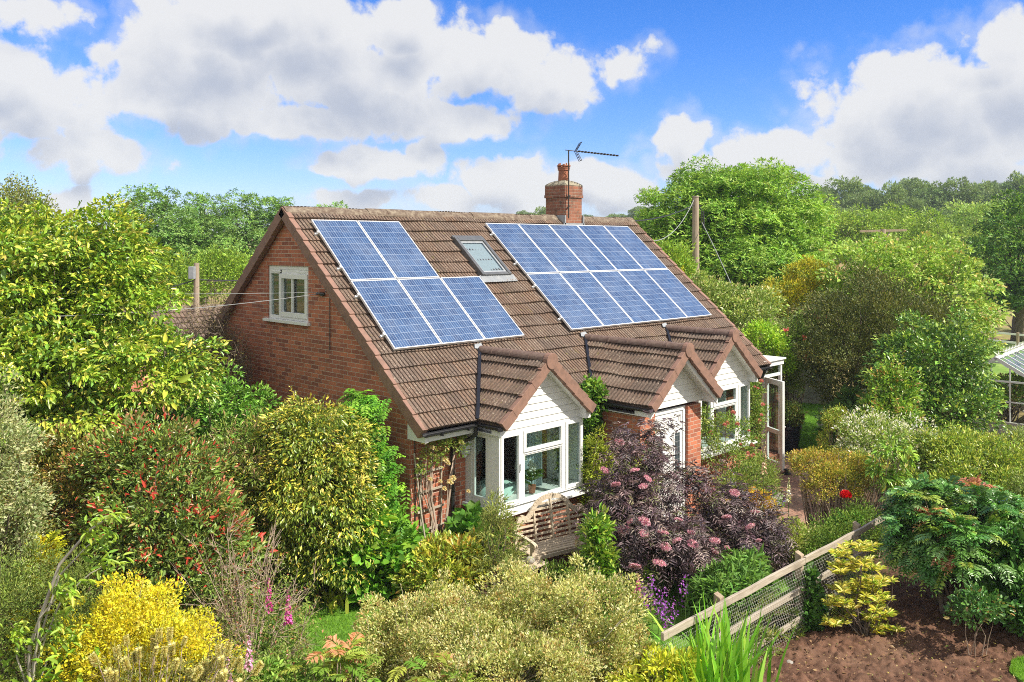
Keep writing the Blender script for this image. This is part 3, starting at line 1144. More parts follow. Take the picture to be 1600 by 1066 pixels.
def solar(x0, s0, rows):
    P, Q, PW, PH = 1.01, 1.66, .992, 1.645
    for r, n in enumerate(rows):
        for c in range(n):
            x, s = x0 + c * P, s0 + r * Q
            g = MB()
            q = [up_roof(x + .018, s + .018, .108), up_roof(x + PW - .018, s + .018, .108), up_roof(x + PW - .018, s + PH - .018, .108), up_roof(x + .018, s + PH - .018, .108)]
            g.face(q, uv=[(0, 0), (6, 0), (6, 10), (0, 10)])
            p = g.build('solar_panel', M['panel'], house)
            f = MB()
            for a, b, cc, d in ((0, PW, 0, .02), (0, PW, PH - .02, PH), (0, .02, .02, PH - .02), (PW - .02, PW, .02, PH - .02)):
                q = [up_roof(x + a, s + cc, .072), up_roof(x + b, s + cc, .072), up_roof(x + b, s + d, .072), up_roof(x + a, s + d, .072)]
                f.hexa(q + [up_roof(x + a, s + cc, .114), up_roof(x + b, s + cc, .114), up_roof(x + b, s + d, .114), up_roof(x + a, s + d, .114)])
            q = [up_roof(x + .02, s + .02, .095), up_roof(x + PW - .02, s + .02, .095), up_roof(x + PW - .02, s + PH - .02, .095), up_roof(x + .02, s + PH - .02, .095)]
            f.face(q[::-1])
            f.build('panel_frame', M['alu'], p)
        m = MB()
        for k in (.35, 1.3):
            s = s0 + r * Q + k
            q = [(x0 - .07, s), (x0 + n * P + .04, s)]
            a = [up_roof(q[0][0], s - .02, .032), up_roof(q[1][0], s - .02, .032), up_roof(q[1][0], s + .02, .032), up_roof(q[0][0], s + .02, .032)]
            m.hexa(a + [up_roof(q[0][0], s - .02, .070), up_roof(q[1][0], s - .02, .070), up_roof(q[1][0], s + .02, .070), up_roof(q[0][0], s + .02, .070)])
            a = [up_roof(x0 - .035, s - .025, .07), up_roof(x0 - .001, s - .025, .07), up_roof(x0 - .001, s + .025, .07), up_roof(x0 - .035, s + .025, .07)]
            m.hexa(a + [up_roof(x0 - .035, s - .025, .117), up_roof(x0 - .001, s - .025, .117), up_roof(x0 - .001, s + .025, .117), up_roof(x0 - .035, s + .025, .117)])
        m.build('mounting_rail', M['alu'], house)


solar(.315, 1.60, (3, 2))
solar(4.68, 1.62, (5, 5))


def chimney():
    x0, x1, y0, y1, zt = 7.40, 8.06, 3.78, 4.44, 6.66
    m = MB()
    m.box((x0 + .015, y0 + .015, 5.2), (x1 - .015, y1 - .015, 6.36))
    m.box((x0 - .012, y0 - .012, 6.36), (x1 + .012, y1 + .012, 6.435))
    m.box((x0, y0, 6.435), (x1, y1, zt))
    c = m.build('chimney', M['old_brick'], house, bevel=.008)
    f = MB()
    cx, cy = (x0 + x1) / 2, (y0 + y1) / 2
    prof = [(.335, 0), (.31, .035), (.24, .085), (.16, .12), (.13, .13)]
    n = len(prof)
    for i in range(n - 1):
        (r0, h0), (r1, h1) = prof[i], prof[i + 1]
        q0 = [(cx - r0, cy - r0, zt + h0), (cx + r0, cy - r0, zt + h0), (cx + r0, cy + r0, zt + h0), (cx - r0, cy + r0, zt + h0)]
        q1 = [(cx - r1, cy - r1, zt + h1), (cx + r1, cy - r1, zt + h1), (cx + r1, cy + r1, zt + h1), (cx - r1, cy + r1, zt + h1)]
        for k in range(4):
            f.face([q0[k], q0[(k + 1) % 4], q1[(k + 1) % 4], q1[k]])
    f.build('flaunching', M['mortar'], c)
    p = MB()
    p.lathe((cx, cy, zt + .08), [(.150, 0), (.140, .05), (.128, .28), (.128, .30), (.148, .305), (.148, .35), (.13, .355), (.11, .34), (.10, .1)], 24)
    p.build('chimney_pot', M['terracotta'], c)
    w = MB()
    for k in range(10):
        a = 2 * math.pi * k / 10
        w.bar((cx + .13 * math.cos(a), cy + .13 * math.sin(a), zt + .435), (cx + .13 * math.cos(a), cy + .13 * math.sin(a), zt + .53 + .03 * (k % 2)), .025, .025)
    w.lathe((cx, cy, zt + .485), [(.10, 0), (.172, 0), (.172, .022), (.10, .022), (.10, 0)], 20)
    w.lathe((cx, cy, zt + .44), [(.10, 0), (.160, 0), (.160, .018), (.10, .018), (.10, 0)], 20)
    w.build('pot_cowl', M['terracotta'], c)
    fl = MB()
    fl.box((x0 - .05, y0 - .03, 5.62), (x1 + .05, y0 + .012, 5.74))
    fl.box((x0 - .025, y0 - .03, 5.60), (x0 + .012, y1, 5.93))
    fl.box((x1 - .012, y0 - .03, 5.60), (x1 + .025, y1, 5.93))
    fl.build('lead_flashing', M['lead'], c)
    # television aerial strapped to the front of the stack
    a = MB()
    mx, my = 7.47, 3.72
    a.tube([(mx, my, 5.85), (mx, my, 7.50)], .016, 8)
    a.bar((mx, my, 6.40), (mx + .12, y0 + .0, 6.40), .03, .03)
    a.bar((mx, my, 6.15), (mx + .10, y0 + .0, 6.15), .03, .03)
    p0, p1 = Vector((mx - .06, my + .06, 7.50)), Vector((8.46, 3.02, 7.38))
    a.tube([p0, p1], .011, 6)
    ax = (p1 - p0).normalized()
    side = ax.cross(Vector((0, 0, 1))).normalized()
    for k in range(13):
        q = p0 + (p1 - p0) * (.27 + .73 * k / 12)
        a.tube([q - side * .10, q + side * .10], .006, 5)
        a.box((q.x - .024, q.y - .024, q.z - .014), (q.x + .024, q.y + .024, q.z + .024))
    q = p0 + (p1 - p0) * .2
    for s in (1, -1):
        e = q + Vector((0, 0, s * .22)) + ax * .12
        for o in (-.12, 0, .12):
            a.tube([q + side * o, e + side * o * 1.2], .008, 5)
        for t in (.35, .65, 1.0):
            c2 = q + (e - q) * t
            a.tube([c2 - side * .16, c2 + side * .16], .007, 5)
    a.build('television_aerial', M['dark_metal'], house)


chimney()


def interior():
    m = MB()
    # ground floor room faces, seen through the bays
    m.box((XG + .15, YF + .15, .02), (XE - .15, YB - .2, .06), (.35, .28, .22))
    m.box((XG + .03, YF + .02, 2.27), (XE - .03, YB - .1, 2.30))
    m.box((XG + .13, 3.4, .06), (XE - .13, 3.45, 2.27), (.55, .53, .5))
    m.box((4.05, YF + .12, .06), (4.10, 3.4, 2.27), (.8, .78, .74))
    m.box((6.05, YF + .12, .06), (6.10, 3.4, 2.27), (.8, .78, .74))
    m.box((XG + .12, 1.2, 2.32), (XG + 3.2, 6.9, 2.36))
    m.box((XG + 2.4, 3.0, 2.4), (XG + 2.45, 5.1, 4.75), (.6, .6, .62))
    m.build('interior', pmat('room_plaster', rough=.9, build=lambda k, p: k.put(p.inputs['Base Color'], k.mix(1.0, k.attr('tint'), (.55, .53, .49), 'MULTIPLY'))), house)


interior()


def conservatory():
    r = thing('glazed_porch', 'white framed glazed lean-to porch with its door standing open at the far house end', 'porch', (10.27, .1, 0))
    m, g, b, d = MB(), MB(), MB(), MB()
    W, D, H = .86, 3.0, 2.34
    b.box((-.12, .05, -.05), (W, D, .18))
    for x in (0, W - .07):
        m.box((x, 0, .18), (x + .07, .07, H))
    for y in (1.0, 2.0, 2.93):
        m.box((W - .07, y, .18), (W, y + .07, H))
    m.box((-.1, -.02, H), (W + .05, .10, H + .12))
    m.box((W - .08, .101, H), (W + .05, D, H + .12))
    m.box((-.1, -.06, H + .121), (W + .09, D + .05, H + .16))
    m.box((0.071, 0.01, 2.08), (W - .071, .06, 2.15))
    g.box((.07, .03, 2.15), (W - .07, .038, H))
    for y in (.07, 1.07, 2.07):
        g.box((W - .04, y, .25), (W - .032, y + .92, H))
    m.build('frame', M['upvc'], r, bevel=.004)
    g.build('pane', M['glass'], r)
    b.build('plinth', M['brick'], r)
    # door leaf swung out to the front
    a = math.radians(-119)
    def rt(x, y, z):
        return (.02 + x * math.cos(a) - y * math.sin(a), .0 + x * math.sin(a) + y * math.cos(a), z)
    def rb(mb, lo, hi):
        (x0, y0, z0), (x1, y1, z1) = lo, hi
        mb.hexa([rt(x0, y0, z0), rt(x1, y0, z0), rt(x1, y1, z0), rt(x0, y1, z0), rt(x0, y0, z1), rt(x1, y0, z1), rt(x1, y1, z1), rt(x0, y1, z1)])
    for lo, hi in (((0, 0, .1), (.10, .06, 2.12)), ((.62, 0, .1), (.74, .06, 2.12)), ((.101, 0, .1), (.619, .06, .24)), ((.101, 0, 2.0), (.619, .06, 2.12)), ((.101, 0, .88), (.619, .06, .98))):
        rb(d, lo, hi)
    do = d.build('door', M['upvc'], r, bevel=.004)
    dg = MB()
    rb(dg, (.10, .025, .24), (.62, .032, .88))
    rb(dg, (.10, .025, .98), (.62, .032, 2.0))
    dg.build('pane', M['glass'], do)
    h = MB()
    rb(h, (.66, .061, .98), (.69, .075, 1.2))
    rb(h, (.56, .10, 1.07), (.69, .12, 1.09))
    h.build('handle', M['alu'], do)


conservatory()

# ------------------------------------------------------------------ ground
def vnoise(x, y, seed):
    """smooth value noise on arrays"""
    r = np.random.default_rng(seed)
    tab = r.random((256, 256))
    xi, yi = np.floor(x).astype(int), np.floor(y).astype(int)
    fx, fy = x - xi, y - yi
    fx, fy = fx * fx * (3 - 2 * fx), fy * fy * (3 - 2 * fy)
    g = lambda a, b: tab[a % 256, b % 256]
    return (g(xi, yi) * (1 - fx) + g(xi + 1, yi) * fx) * (1 - fy) + (g(xi, yi + 1) * (1 - fx) + g(xi + 1, yi + 1) * fx) * fy


def land(x, y):
    dx, dy = x - CAM[0], y - CAM[1]
    d = dx * math.cos(YAW) + dy * math.sin(YAW)
    r = (dx * math.sin(YAW) - dy * math.cos(YAW)) / np.maximum(d, 1.0)
    t = np.clip((d - 62) / 230, 0, 1)
    amp = 6.0 + 7.0 * np.clip((r + .2) / .8, 0, 1)
    return amp * t * t * (3 - 2 * t) * np.clip(d / 100, 0, 1.2)


def ground():
    g = np.sign(np.linspace(-1, 1, 150)) * np.abs(np.linspace(-1, 1, 150)) ** 2.8 * 900
    X, Y = np.meshgrid(g + 5, g, indexing='ij')
    Z = land(X, Y) + (vnoise(X * .7 + 50, Y * .7 + 50, 3) - .5) * .06 - .03
    V = np.stack([X, Y, Z], -1).reshape(-1, 3)
    n = len(g)
    i = np.arange(n * n).reshape(n, n)
    F = np.stack([i[:-1, :-1], i[1:, :-1], i[1:, 1:], i[:-1, 1:]], -1).reshape(-1, 4)
    def f(k, p):
        tc = k.n('ShaderNodeTexCoord').outputs['Object']
        x, y, z = k.sep(tc)
        dist = k.vec('LENGTH', k.vec('SUBTRACT', tc, (4, 0, 0)))
        n1, n2 = k.noise(tc, 6, 6, .7), k.noise(tc, .06, 5, .6)
        soil = k.mix(k.ramp(n1, .35, .7), (.07, .042, .026), (.15, .10, .06))
        grass = k.mix(k.ramp(n2, .4, .62), (.10, .14, .03), (.30, .22, .10))
        k.put(p.inputs['Base Color'], k.mix(k.ramp(dist, 13, 18), soil, grass))
        k.put(p.inputs['Normal'], k.bump(n1, .8, .03))
    o = np_mesh('ground', V, [F], None, pmat('earth', rough=.95, spec=.1, build=f))
    kind(o, 'structure')


ground()


def soil_bed():
    x0, x1, y0, y1, st = -.8, 8.0, -9.5, -4.62, .024
    gx, gy = np.arange(x0, x1, st), np.arange(y0, y1, st)
    X, Y = np.meshgrid(gx, gy, indexing='ij')
    w = .35
    n = .45 * vnoise(X * 3, Y * 3, 1) + .55 * vnoise(X * 8, Y * 8, 2) ** 1.5 + .7 * vnoise(X * 15, Y * 15, 4) ** 2.2 + .5 * vnoise(X * 37, Y * 37, 6) ** 2.5
    Z = .02 + .08 * n
    edge = np.minimum(np.minimum(X - x0, x1 - X) , np.minimum(Y - y0, y1 - Y))
    Z *= np.clip(edge / w, 0, 1)
    Z += .012
    jx = (vnoise(X * 17 + 9, Y * 17, 7) - .5) * .03
    V = np.stack([X + jx, Y + (vnoise(X * 17, Y * 17 + 5, 8) - .5) * .03, Z], -1).reshape(-1, 3)
    i = np.arange(X.size).reshape(X.shape)
    F = np.stack([i[:-1, :-1], i[1:, :-1], i[1:, 1:], i[:-1, 1:]], -1).reshape(-1, 4)
    def f(k, p):
        tc = k.n('ShaderNodeTexCoord').outputs['Object']
        n1, n2, n3 = k.noise(tc, 7, 6, .7), k.noise(tc, 55, 3, .6), k.noise(tc, 1.1, 4, .6)
        c = k.mix(k.ramp(n1, .3, .7), (.068, .036, .024), (.185, .098, .064))
        c = k.mix(k.ramp(n3, .45, .7, 0, .5), c, (.20, .12, .08))
        c = k.mix(k.ramp(n2, .66, .72, 0, .8), c, (.36, .27, .19))
        k.put(p.inputs['Base Color'], c)
        k.put(p.inputs['Normal'], k.bump(k.noise(tc, 60, 5, .7), .9, .012))
    kind(np_mesh('soil_bed', V, [F], None, pmat('red_soil', rough=.95, spec=.15, build=f)), 'structure')


soil_bed()


def slab(name, poly, z, m, inner=None):
    b = MB()
    b.prism(poly, z - .05, z, 'z')
    return kind(b.build(name, m), 'structure')


def paver_nodes(k, p):
    uv = k.n('ShaderNodeUVMap', uv_map='uv').outputs[0]
    tc = k.n('ShaderNodeTexCoord').outputs['Object']
    b = k.n('ShaderNodeTexBrick', offset=.5, offset_frequency=2)
    k.put(b.inputs['Vector'], uv)
    k.put(b.inputs['Color1'], (.36, .19, .13)); k.put(b.inputs['Color2'], (.26, .14, .10)); k.put(b.inputs['Mortar'], (.20, .15, .11))
    for n, v in (('Scale', 1), ('Mortar Size', .005), ('Brick Width', .21), ('Row Height', .105)):
        b.inputs[n].default_value = v
    k.put(p.inputs['Base Color'], k.mix(k.ramp(k.noise(tc, 3, 5, .65), .4, .75, 0, .6), b.outputs[0], (.40, .29, .21)))
    k.put(p.inputs['Normal'], k.bump(k.math('SUBTRACT', 1.0, b.outputs['Fac']), .6, .006))


slab('patio', [(5.9, -2.35), (9.0, -2.75), (13.2, -1.2), (12.4, .4), (10.4, .12), (8.9, -.1), (8.8, -.34), (6.2, -.34)], .03, pmat('brick_pavers', rough=.9, build=paver_nodes))


def lawn_nodes(k, p):
    tc = k.n('ShaderNodeTexCoord').outputs['Object']
    n = k.noise(tc, 5, 6, .7)
    k.put(p.inputs['Base Color'], k.mix(k.ramp(n, .35, .7), (.085, .19, .025), (.14, .26, .04)))


M['lawn'] = pmat('lawn_turf', rough=.9, spec=.1, build=lawn_nodes)
LAWNS = ([(-3.4, -1.9), (-.9, -1.6), (-.1, -1.2), (4.2, -2.6), (4.4, -3.9), (.5, -4.2), (-3.0, -3.0)],
         [(-3.2, -1.88), (-.92, -1.58), (-.3, .2), (-.5, 1.7), (-1.9, 2.3), (-3.3, 1.2)],
         [(12.6, .2), (14.2, -.6), (17.8, .4), (19.5, 3.2), (17.2, 4.4), (13.3, 2.6)])
LAWN_PATCH = [(2.7, -7.7), (3.25, -7.05), (3.6, -6.98), (4.3, -7.3), (4.6, -8.6), (3.0, -8.6)]
for q, poly in enumerate(LAWNS):
    slab('lawn', poly, .012 + .004 * q, M['lawn'])


def in_poly(X, Y, poly):
    c = np.zeros(X.shape, bool)
    n = len(poly)
    for i in range(n):
        (xa, ya), (xb, yb) = poly[i], poly[(i + 1) % n]
        t = ((ya > Y) != (yb > Y)) & (X < (xb - xa) * (Y - ya) / (yb - ya + 1e-12) + xa)
        c ^= t
    return c


def grass(name, polys, dens, hgt, seed, z0=.012):
    r = np.random.default_rng(seed)
    P = []
    for poly in polys:
        a = np.array(poly)
        lo, hi = a.min(0), a.max(0)
        n = int((hi - lo).prod() * dens)
        q = lo + r.random((n, 2)) * (hi - lo)
        P.append(q[in_poly(q[:, 0], q[:, 1], poly)])
    P = np.concatenate(P)
    n = len(P)
    a = r.random(n) * 2 * np.pi
    w = np.stack([np.cos(a), np.sin(a), 0 * a], -1) * (.0035 + .003 * r.random((n, 1)))
    lean = r.normal(0, .45, (n, 3)); lean[:, 2] = 1
    h = (hgt * (.5 + .8 * r.random((n, 1)))) * lean / np.linalg.norm(lean, axis=1, keepdims=True)
    b = np.concatenate([P, np.full((n, 1), z0)], 1)
    V = np.stack([b - w, b + w, b + h], 1).reshape(-1, 3)
    F = np.arange(3 * n).reshape(n, 3)
    patch = vnoise(P[:, 0] * 2 + 40, P[:, 1] * 2 + 40, 5)[:, None]
    c = np.array([.14, .31, .035]) * (.7 + .7 * r.random((n, 1))) + np.array([.08, .10, .0]) * patch
    o = np_mesh(name, V, [F], [c], M['needle'])
    kind(o, 'stuff')
    tag(o, 'short green mown grass of the garden lawns' if seed == 11 else 'tuft of grass at the bottom right corner of the red soil', 'grass')


grass('grass', [LAWNS[1], [(-.9, -1.6), (4.2, -2.6), (4.4, -3.9), (-.6, -2.4)], LAWNS[2]], 2600, .055, 11)
grass('grass', [LAWN_PATCH], 5200, .05, 12, .128)
slab('lawn', LAWN_PATCH, .128, M['lawn'])
g2 = None



def field():
    def f(k, p):
        tc = k.n('ShaderNodeTexCoord').outputs['Object']
        n = k.noise(tc, .35, 5, .6)
        n2 = k.noise(k.vec('MULTIPLY', tc, (1, 1, 1)), 6, 4, .7)
        c = k.mix(k.ramp(n, .38, .62), (.34, .25, .13), (.24, .26, .08))
        k.put(p.inputs['Base Color'], k.mix(k.ramp(n2, .4, .7, 0, .5), c, (.16, .15, .06)))
    b = MB()
    b.prism([spot(1440, 47), spot(1760, 47), spot(1760, 74), spot(1440, 74)], -.06, .03, 'z')
    kind(b.build('field', pmat('dry_field', rough=.95, spec=.1, build=f)), 'structure')
    b = MB()
    b.prism([spot(1430, 33), spot(1740, 33), spot(1740, 46.9), spot(1430, 46.9)], -.06, .025, 'z')
    kind(b.build('paddock', pmat('paddock_grass', rough=.95, spec=.1, build=lambda k, p: k.put(p.inputs['Base Color'], k.mix(k.ramp(k.noise(k.n('ShaderNodeTexCoord').outputs['Object'], 1.5, 5, .7), .35, .65), (.17, .28, .05), (.30, .38, .10))))), 'structure')


field()

# ------------------------------------------------------------------ plants: leaves, twigs, crowns
LEAF = {
    'd': (np.array([(0, 0, 0), (.5, .45, .10), (0, 1, -.06), (-.5, .45, .10)]), [np.array([(0, 1, 2), (0, 2, 3)])]),
    'o': (np.array([(0, 0, 0), (.40, .28, .09), (.42, .66, .07), (0, 1, -.10), (-.42, .66, .07), (-.40, .28, .09)]),
          [np.array([(0, 1, 2, 3), (0, 3, 4, 5)])]),
    'b': (np.array([(-.5, 0, 0), (.5, 0, 0), (.42, .55, .10), (0, 1, -.08), (-.42, .55, .10)]), [np.array([(0, 1, 2, 3, 4)])]),
}


def unit(a):
    return a / np.maximum(np.linalg.norm(a, axis=-1, keepdims=True), 1e-9)


WARM = np.array([1.06, 1.0, .86])
GAIN = 1.42          # overall lightness of leaves and petals


class Leaves:
    """gathers leaves of any template, each with its own colour, into one mesh"""
    def __init__(s, seed=0):
        s.r = np.random.default_rng(seed)
        s.V, s.F, s.T, s.n = [], {}, {}, 0

    def add(s, P, A, N, L, W, tint, tmpl='d', curl=0.0):
        tv, tf = LEAF[tmpl]
        A = unit(A)
        S = unit(np.cross(A, N))
        N = np.cross(S, A)
        L = np.broadcast_to(np.asarray(L, float).reshape(-1, 1), (len(P), 1))
        W = np.broadcast_to(np.asarray(W, float).reshape(-1, 1), (len(P), 1))
        V = (P[:, None, :] + (S * W * L)[:, None, :] * tv[None, :, 0:1] + (A * L)[:, None, :] * tv[None, :, 1:2]
             + (N * L)[:, None, :] * (tv[None, :, 2:3] - curl * tv[None, :, 1:2] ** 2))
        k = tv.shape[0]
        for f in tf:
            idx = (s.n + k * np.arange(len(P)))[:, None, None] + f[None]
            s.F.setdefault(f.shape[1], []).append(idx.reshape(-1, f.shape[1]))
            s.T.setdefault(f.shape[1], []).append(np.repeat(tint, len(f), 0))
        s.V.append(V.reshape(-1, 3))
        s.n += k * len(P)

    def build(s, name, m, parent=None, floor=0.01):
        V = np.concatenate(s.V)
        if floor is not None:
            V[:, 2] = np.maximum(V[:, 2], floor)
        F, T = [], []
        for q in sorted(s.F):
            F.append(np.concatenate(s.F[q]))
            T.append(np.concatenate(s.T[q]))
        return np_mesh(name, V, F, T, m, parent)


def dirs(r, n, zmin=-1.0):
    z = zmin + (1 - zmin) * r.random(n)
    a = 2 * np.pi * r.random(n)
    q = np.sqrt(np.maximum(0, 1 - z * z))
    return np.stack([q * np.cos(a), q * np.sin(a), z], -1)


def shell(r, blobs, n, inner=.55, zmin=-.55, rough=.16, space=0.0):
    """clump centres spread through the outer part of a few ellipsoids, outline made uneven"""
    B = np.array(blobs, float)
    wt = (B[:, 3] * B[:, 4] + B[:, 4] * B[:, 5] + B[:, 3] * B[:, 5])
    k = r.choice(len(B), n, p=wt / wt.sum())
    D = dirs(r, n, zmin)
    rad = inner + (1 - inner) * r.random(n) ** .45
    ph = r.random(3) * 6
    rad = rad * (1 + rough * (np.sin(D[:, 0] * 5 + ph[0] + k) * np.sin(D[:, 1] * 6 + ph[1]) + .6 * np.sin(D[:, 2] * 9 + ph[2] + k * 2)))
    C = B[k, :3] + D * rad[:, None] * B[k, 3:]
    # thin out the ones buried in a neighbour
    keep = np.ones(n, bool)
    for q in range(len(B)):
        u = (C - B[q, :3]) / B[q, 3:]
        keep &= ~((np.linalg.norm(u, axis=1) < .62) & (k != q) & (r.random(n) < .75))
    C, O = C[keep], unit(D / B[k, 3:] * B[k, 3:].mean())[keep]
    if space:
        ok = []
        for i in range(len(C)):
            if not ok or np.min(np.sum((C[ok] - C[i]) ** 2, 1)) > space * space:
                ok.append(i)
        C, O = C[ok], O[ok]
    return C, O


def pick(r, palette, n, clump=None, spread=.16):
    """leaf colours: a clump leans to one colour of the palette"""
    pal = np.array([p[:3] for p in palette])
    w = np.array([p[3] if len(p) > 3 else 1.0 for p in palette])
    w = w / w.sum()
    k = r.choice(len(pal), n, p=w)
    if clump is not None:
        cc = r.choice(len(pal), clump.max() + 1, p=w)
        use = r.random(n) < .55
        k = np.where(use, cc[clump], k)
        cb = np.exp(r.normal(0, spread * .7, clump.max() + 1))[clump][:, None]
    else:
        cb = 1.0
    j = np.exp(r.normal(0, spread, (n, 1)))
    h = 1 + r.normal(0, .06, (n, 3))
    return np.clip(pal[k] * GAIN * WARM * j * cb * h, .003, .85)


def puff(lv, blobs, nc, cr, per, L, W, palette, tmpl='d', flat=.75, up=.25, droop=0.0, tips=None, tip_p=.5, inner=.55,
         zmin=-.55, rough=.16, lsd=.22, fan=0, curl=0.0, nup=.75, nu=.8, space=0.0, dome=False, core=0.0):
    """leaf clumps over blobs; fan>1 makes each leaf a hand of leaflets"""
    r = lv.r
    if core:
        # the older leaves deeper in the crown
        puff(lv, [(b[0], b[1], b[2], b[3] * core, b[4] * core, b[5] * core) for b in blobs], nc, cr, per, L, W, palette, tmpl, flat, up, droop,
             None, 0, .5, -.9, rough, lsd, fan, curl, nup, nu, space * 1.25, False)
    C, O = shell(r, blobs, nc, inner, zmin, rough, space)
    n = len(C) * per
    ci = np.repeat(np.arange(len(C)), per)
    cs = np.repeat(cr * (.6 + .75 * r.random(len(C))), per)[:, None]
    U = dirs(r, n, -.35 if dome else -1.0)
    rad = r.random((n, 1)) ** (.30 if dome else .42)
    off = U * rad * cs
    off[:, 2] *= flat
    P = C[ci] + off
    A = .75 * U + .5 * O[ci] + r.normal(0, .42, (n, 3))
    A[:, 2] += up - droop - (.45 if dome else 0)
    N = nu * U + .35 * O[ci] + r.normal(0, .40, (n, 3))
    N[:, 2] += nup
    tint = pick(r, palette, n, ci)
    if tips:
        out = (rad[:, 0] > .62) & (U[:, 2] > -.1) & (r.random(n) < tip_p)
        tint = np.where(out[:, None], pick(r, tips, n, ci), tint)
    ln = L * np.exp(r.normal(0, lsd, n))
    if fan > 1:
        P, tint, ln = np.repeat(P, fan, 0), np.repeat(tint, fan, 0), np.repeat(ln, fan)
        A, N = unit(np.repeat(A, fan, 0)), unit(np.repeat(N, fan, 0))
        S = unit(np.cross(A, N))
        th = np.tile(np.linspace(-1.15, 1.15, fan), n)[:, None]
        A = A * np.cos(th) + S * np.sin(th) + r.normal(0, .08, A.shape)
    lv.add(P, A, N, ln, W, tint, tmpl, curl)
    lv.O = O
    return C


def fronds(lv, P, D, length, pairs, L, W, tint, droop=.5, vee=.9, term=True, tmpl='d', side0=.25):
    """pinnate leaves: a bowed midrib from P along D with leaflets in pairs"""
    r = lv.r
    n = len(P)
    D = unit(D)
    length = np.broadcast_to(np.asarray(length, float), (n,))
    S = unit(np.cross(D, np.array([0, 0, 1.0])) + r.normal(0, .12, (n, 3)))
    for k in range(pairs + (1 if term else 0)):
        t = side0 + (1 - side0) * k / max(1, pairs)
        p = P + D * (length * t)[:, None]
        p[:, 2] -= droop * length * t * t
        tang = D.copy()
        tang[:, 2] -= 2 * droop * t
        tang = unit(tang)
        up = unit(np.cross(S, tang))
        sz = L * (.65 + .7 * math.sin(math.pi * min(.97, .12 + .85 * t)))
        jit = np.exp(r.normal(0, .12, n))
        sides = (0,) if k == pairs else (-1, 1)
        for s in sides:
            A = tang * (1.0 if s == 0 else .55) + S * s * vee + r.normal(0, .10, (n, 3))
            A[:, 2] -= .12
            lv.add(p, A, up + r.normal(0, .15, (n, 3)), sz * jit, W, tint * np.exp(r.normal(0, .08, (n, 1))), tmpl)


def limbs(base, targets, r0, rng, fork=.4, sides=6, bend=.18, tipr=.004, spread=.06):
    """trunks and branches from the base to clump centres, as one mesh builder"""
    mb = MB()
    for t in targets:
        b = np.array(base, float)
        b[:2] += rng.normal(0, spread, 2)
        t = np.array(t, float)
        m1 = b + (t - b) * .35
        m1[2] = b[2] + (t[2] - b[2]) * (.35 + fork * .25)
        m1 += rng.normal(0, bend, 3) * np.linalg.norm(t - b) * .25
        m2 = b + (t - b) * .72 + rng.normal(0, bend, 3) * np.linalg.norm(t - b) * .2
        rr = r0 * (.7 + .6 * rng.random())
        mb.tube([tuple(b), tuple(m1), tuple(m2), tuple(t)], [rr, rr * .62, rr * .36, tipr], sides, cap=False)
    return mb


def sprout(lv, mb, C, O, n, length, L, W, palette, tmpl='d'):
    """single shoots that stick out beyond the clipped outline"""
    r = lv.r
    k = r.choice(len(C), n)
    base = C[k]
    D = unit(O[k] * .55 + r.normal(0, .35, (n, 3)) + np.array([0, 0, .75]))
    ln = length * (.5 + .9 * r.random(n))
    bend = r.normal(0, .25, (n, 3)) - np.array([0, 0, .12])
    m = 16
    for q in range(m):
        u = (q + .5) / m
        P = base + D * (ln * u)[:, None] + bend * (ln * u * u)[:, None]
        S = r.normal(0, 1, (n, 3))
        A = unit(S - D * (S * D).sum(1, keepdims=True)) * .9 + D * .6
        lv.add(P, A, D + r.normal(0, .4, (n, 3)), L * (1.1 - .45 * u) * np.exp(r.normal(0, .2, n)), W, pick(r, palette, n), tmpl)
    for i in range(n):
        p = [base[i] + D[i] * ln[i] * u + bend[i] * ln[i] * u * u for u in (-.4, 0, .5, 1)]
        mb.tube([tuple(x) for x in p], [.006, .005, .003, .0012], 4, cap=False)


def shrub(name, label, cat, at, seed, blobs, cr, nc, per, L, W, palette, mat='leaf', stem=.02, nstem=18, bark='bark', group=None, part='foliage', shoots=None, **kw):
    t = thing(name, label, cat, (at[0], at[1], 0), 0, group)
    lv = Leaves(seed)
    C = puff(lv, blobs, nc, cr, per, L, W, palette, **kw)
    rg = np.random.default_rng(seed + 999)
    sel = C[rg.choice(len(C), min(nstem, len(C)), replace=False)]
    mb = limbs((0, 0, 0), sel, stem, rg)
    if shoots:
        sprout(lv, mb, C, lv.O, shoots[0], shoots[1], L, W, kw.get('tips') or palette, kw.get('tmpl', 'd'))
    lv.build(part, M[mat], t)
    mb.build('stems', M[bark], t, smooth=True)
    return t, C


def tree(name, label, cat, at, seed, blobs, cr, nc, per, L, W, palette, trunk=.22, fork=None, nlimb=26, mat='leaf', bark='bark', group=None, z=0.0, **kw):
    t = thing(name, label, cat, (at[0], at[1], z), 0, group)
    lv = Leaves(seed)
    C = puff(lv, blobs, nc, cr, per, L, W, palette, **kw)
    lv.build('crown', M[mat], t)
    rg = np.random.default_rng(seed + 999)
    zlo = min(b[2] - b[5] * .5 for b in blobs)
    fz = max(.5, zlo) if fork is None else fork
    c = np.mean([b[:2] for b in blobs], 0) * .3
    mb = limbs((c[0], c[1], fz * .85), C[rg.choice(len(C), min(nlimb, len(C)), replace=False)], trunk * .42, rg, spread=trunk * .3)
    mb.tube([(0, 0, -.1), (c[0] * .3, c[1] * .3, fz * .4), (c[0], c[1], fz), (c[0] * 1.1, c[1] * 1.1, fz + .35 * max(b[5] for b in blobs))],
            [trunk * 1.25, trunk, trunk * .85, trunk * .3], 10)
    mb.build('trunk', M[bark], t, smooth=True)
    return t, C

# ------------------------------------------------------------------ trees and shrubs round the house
MID = [(.085, .17, .028, 2), (.11, .21, .035, 2), (.06, .12, .025, 1)]


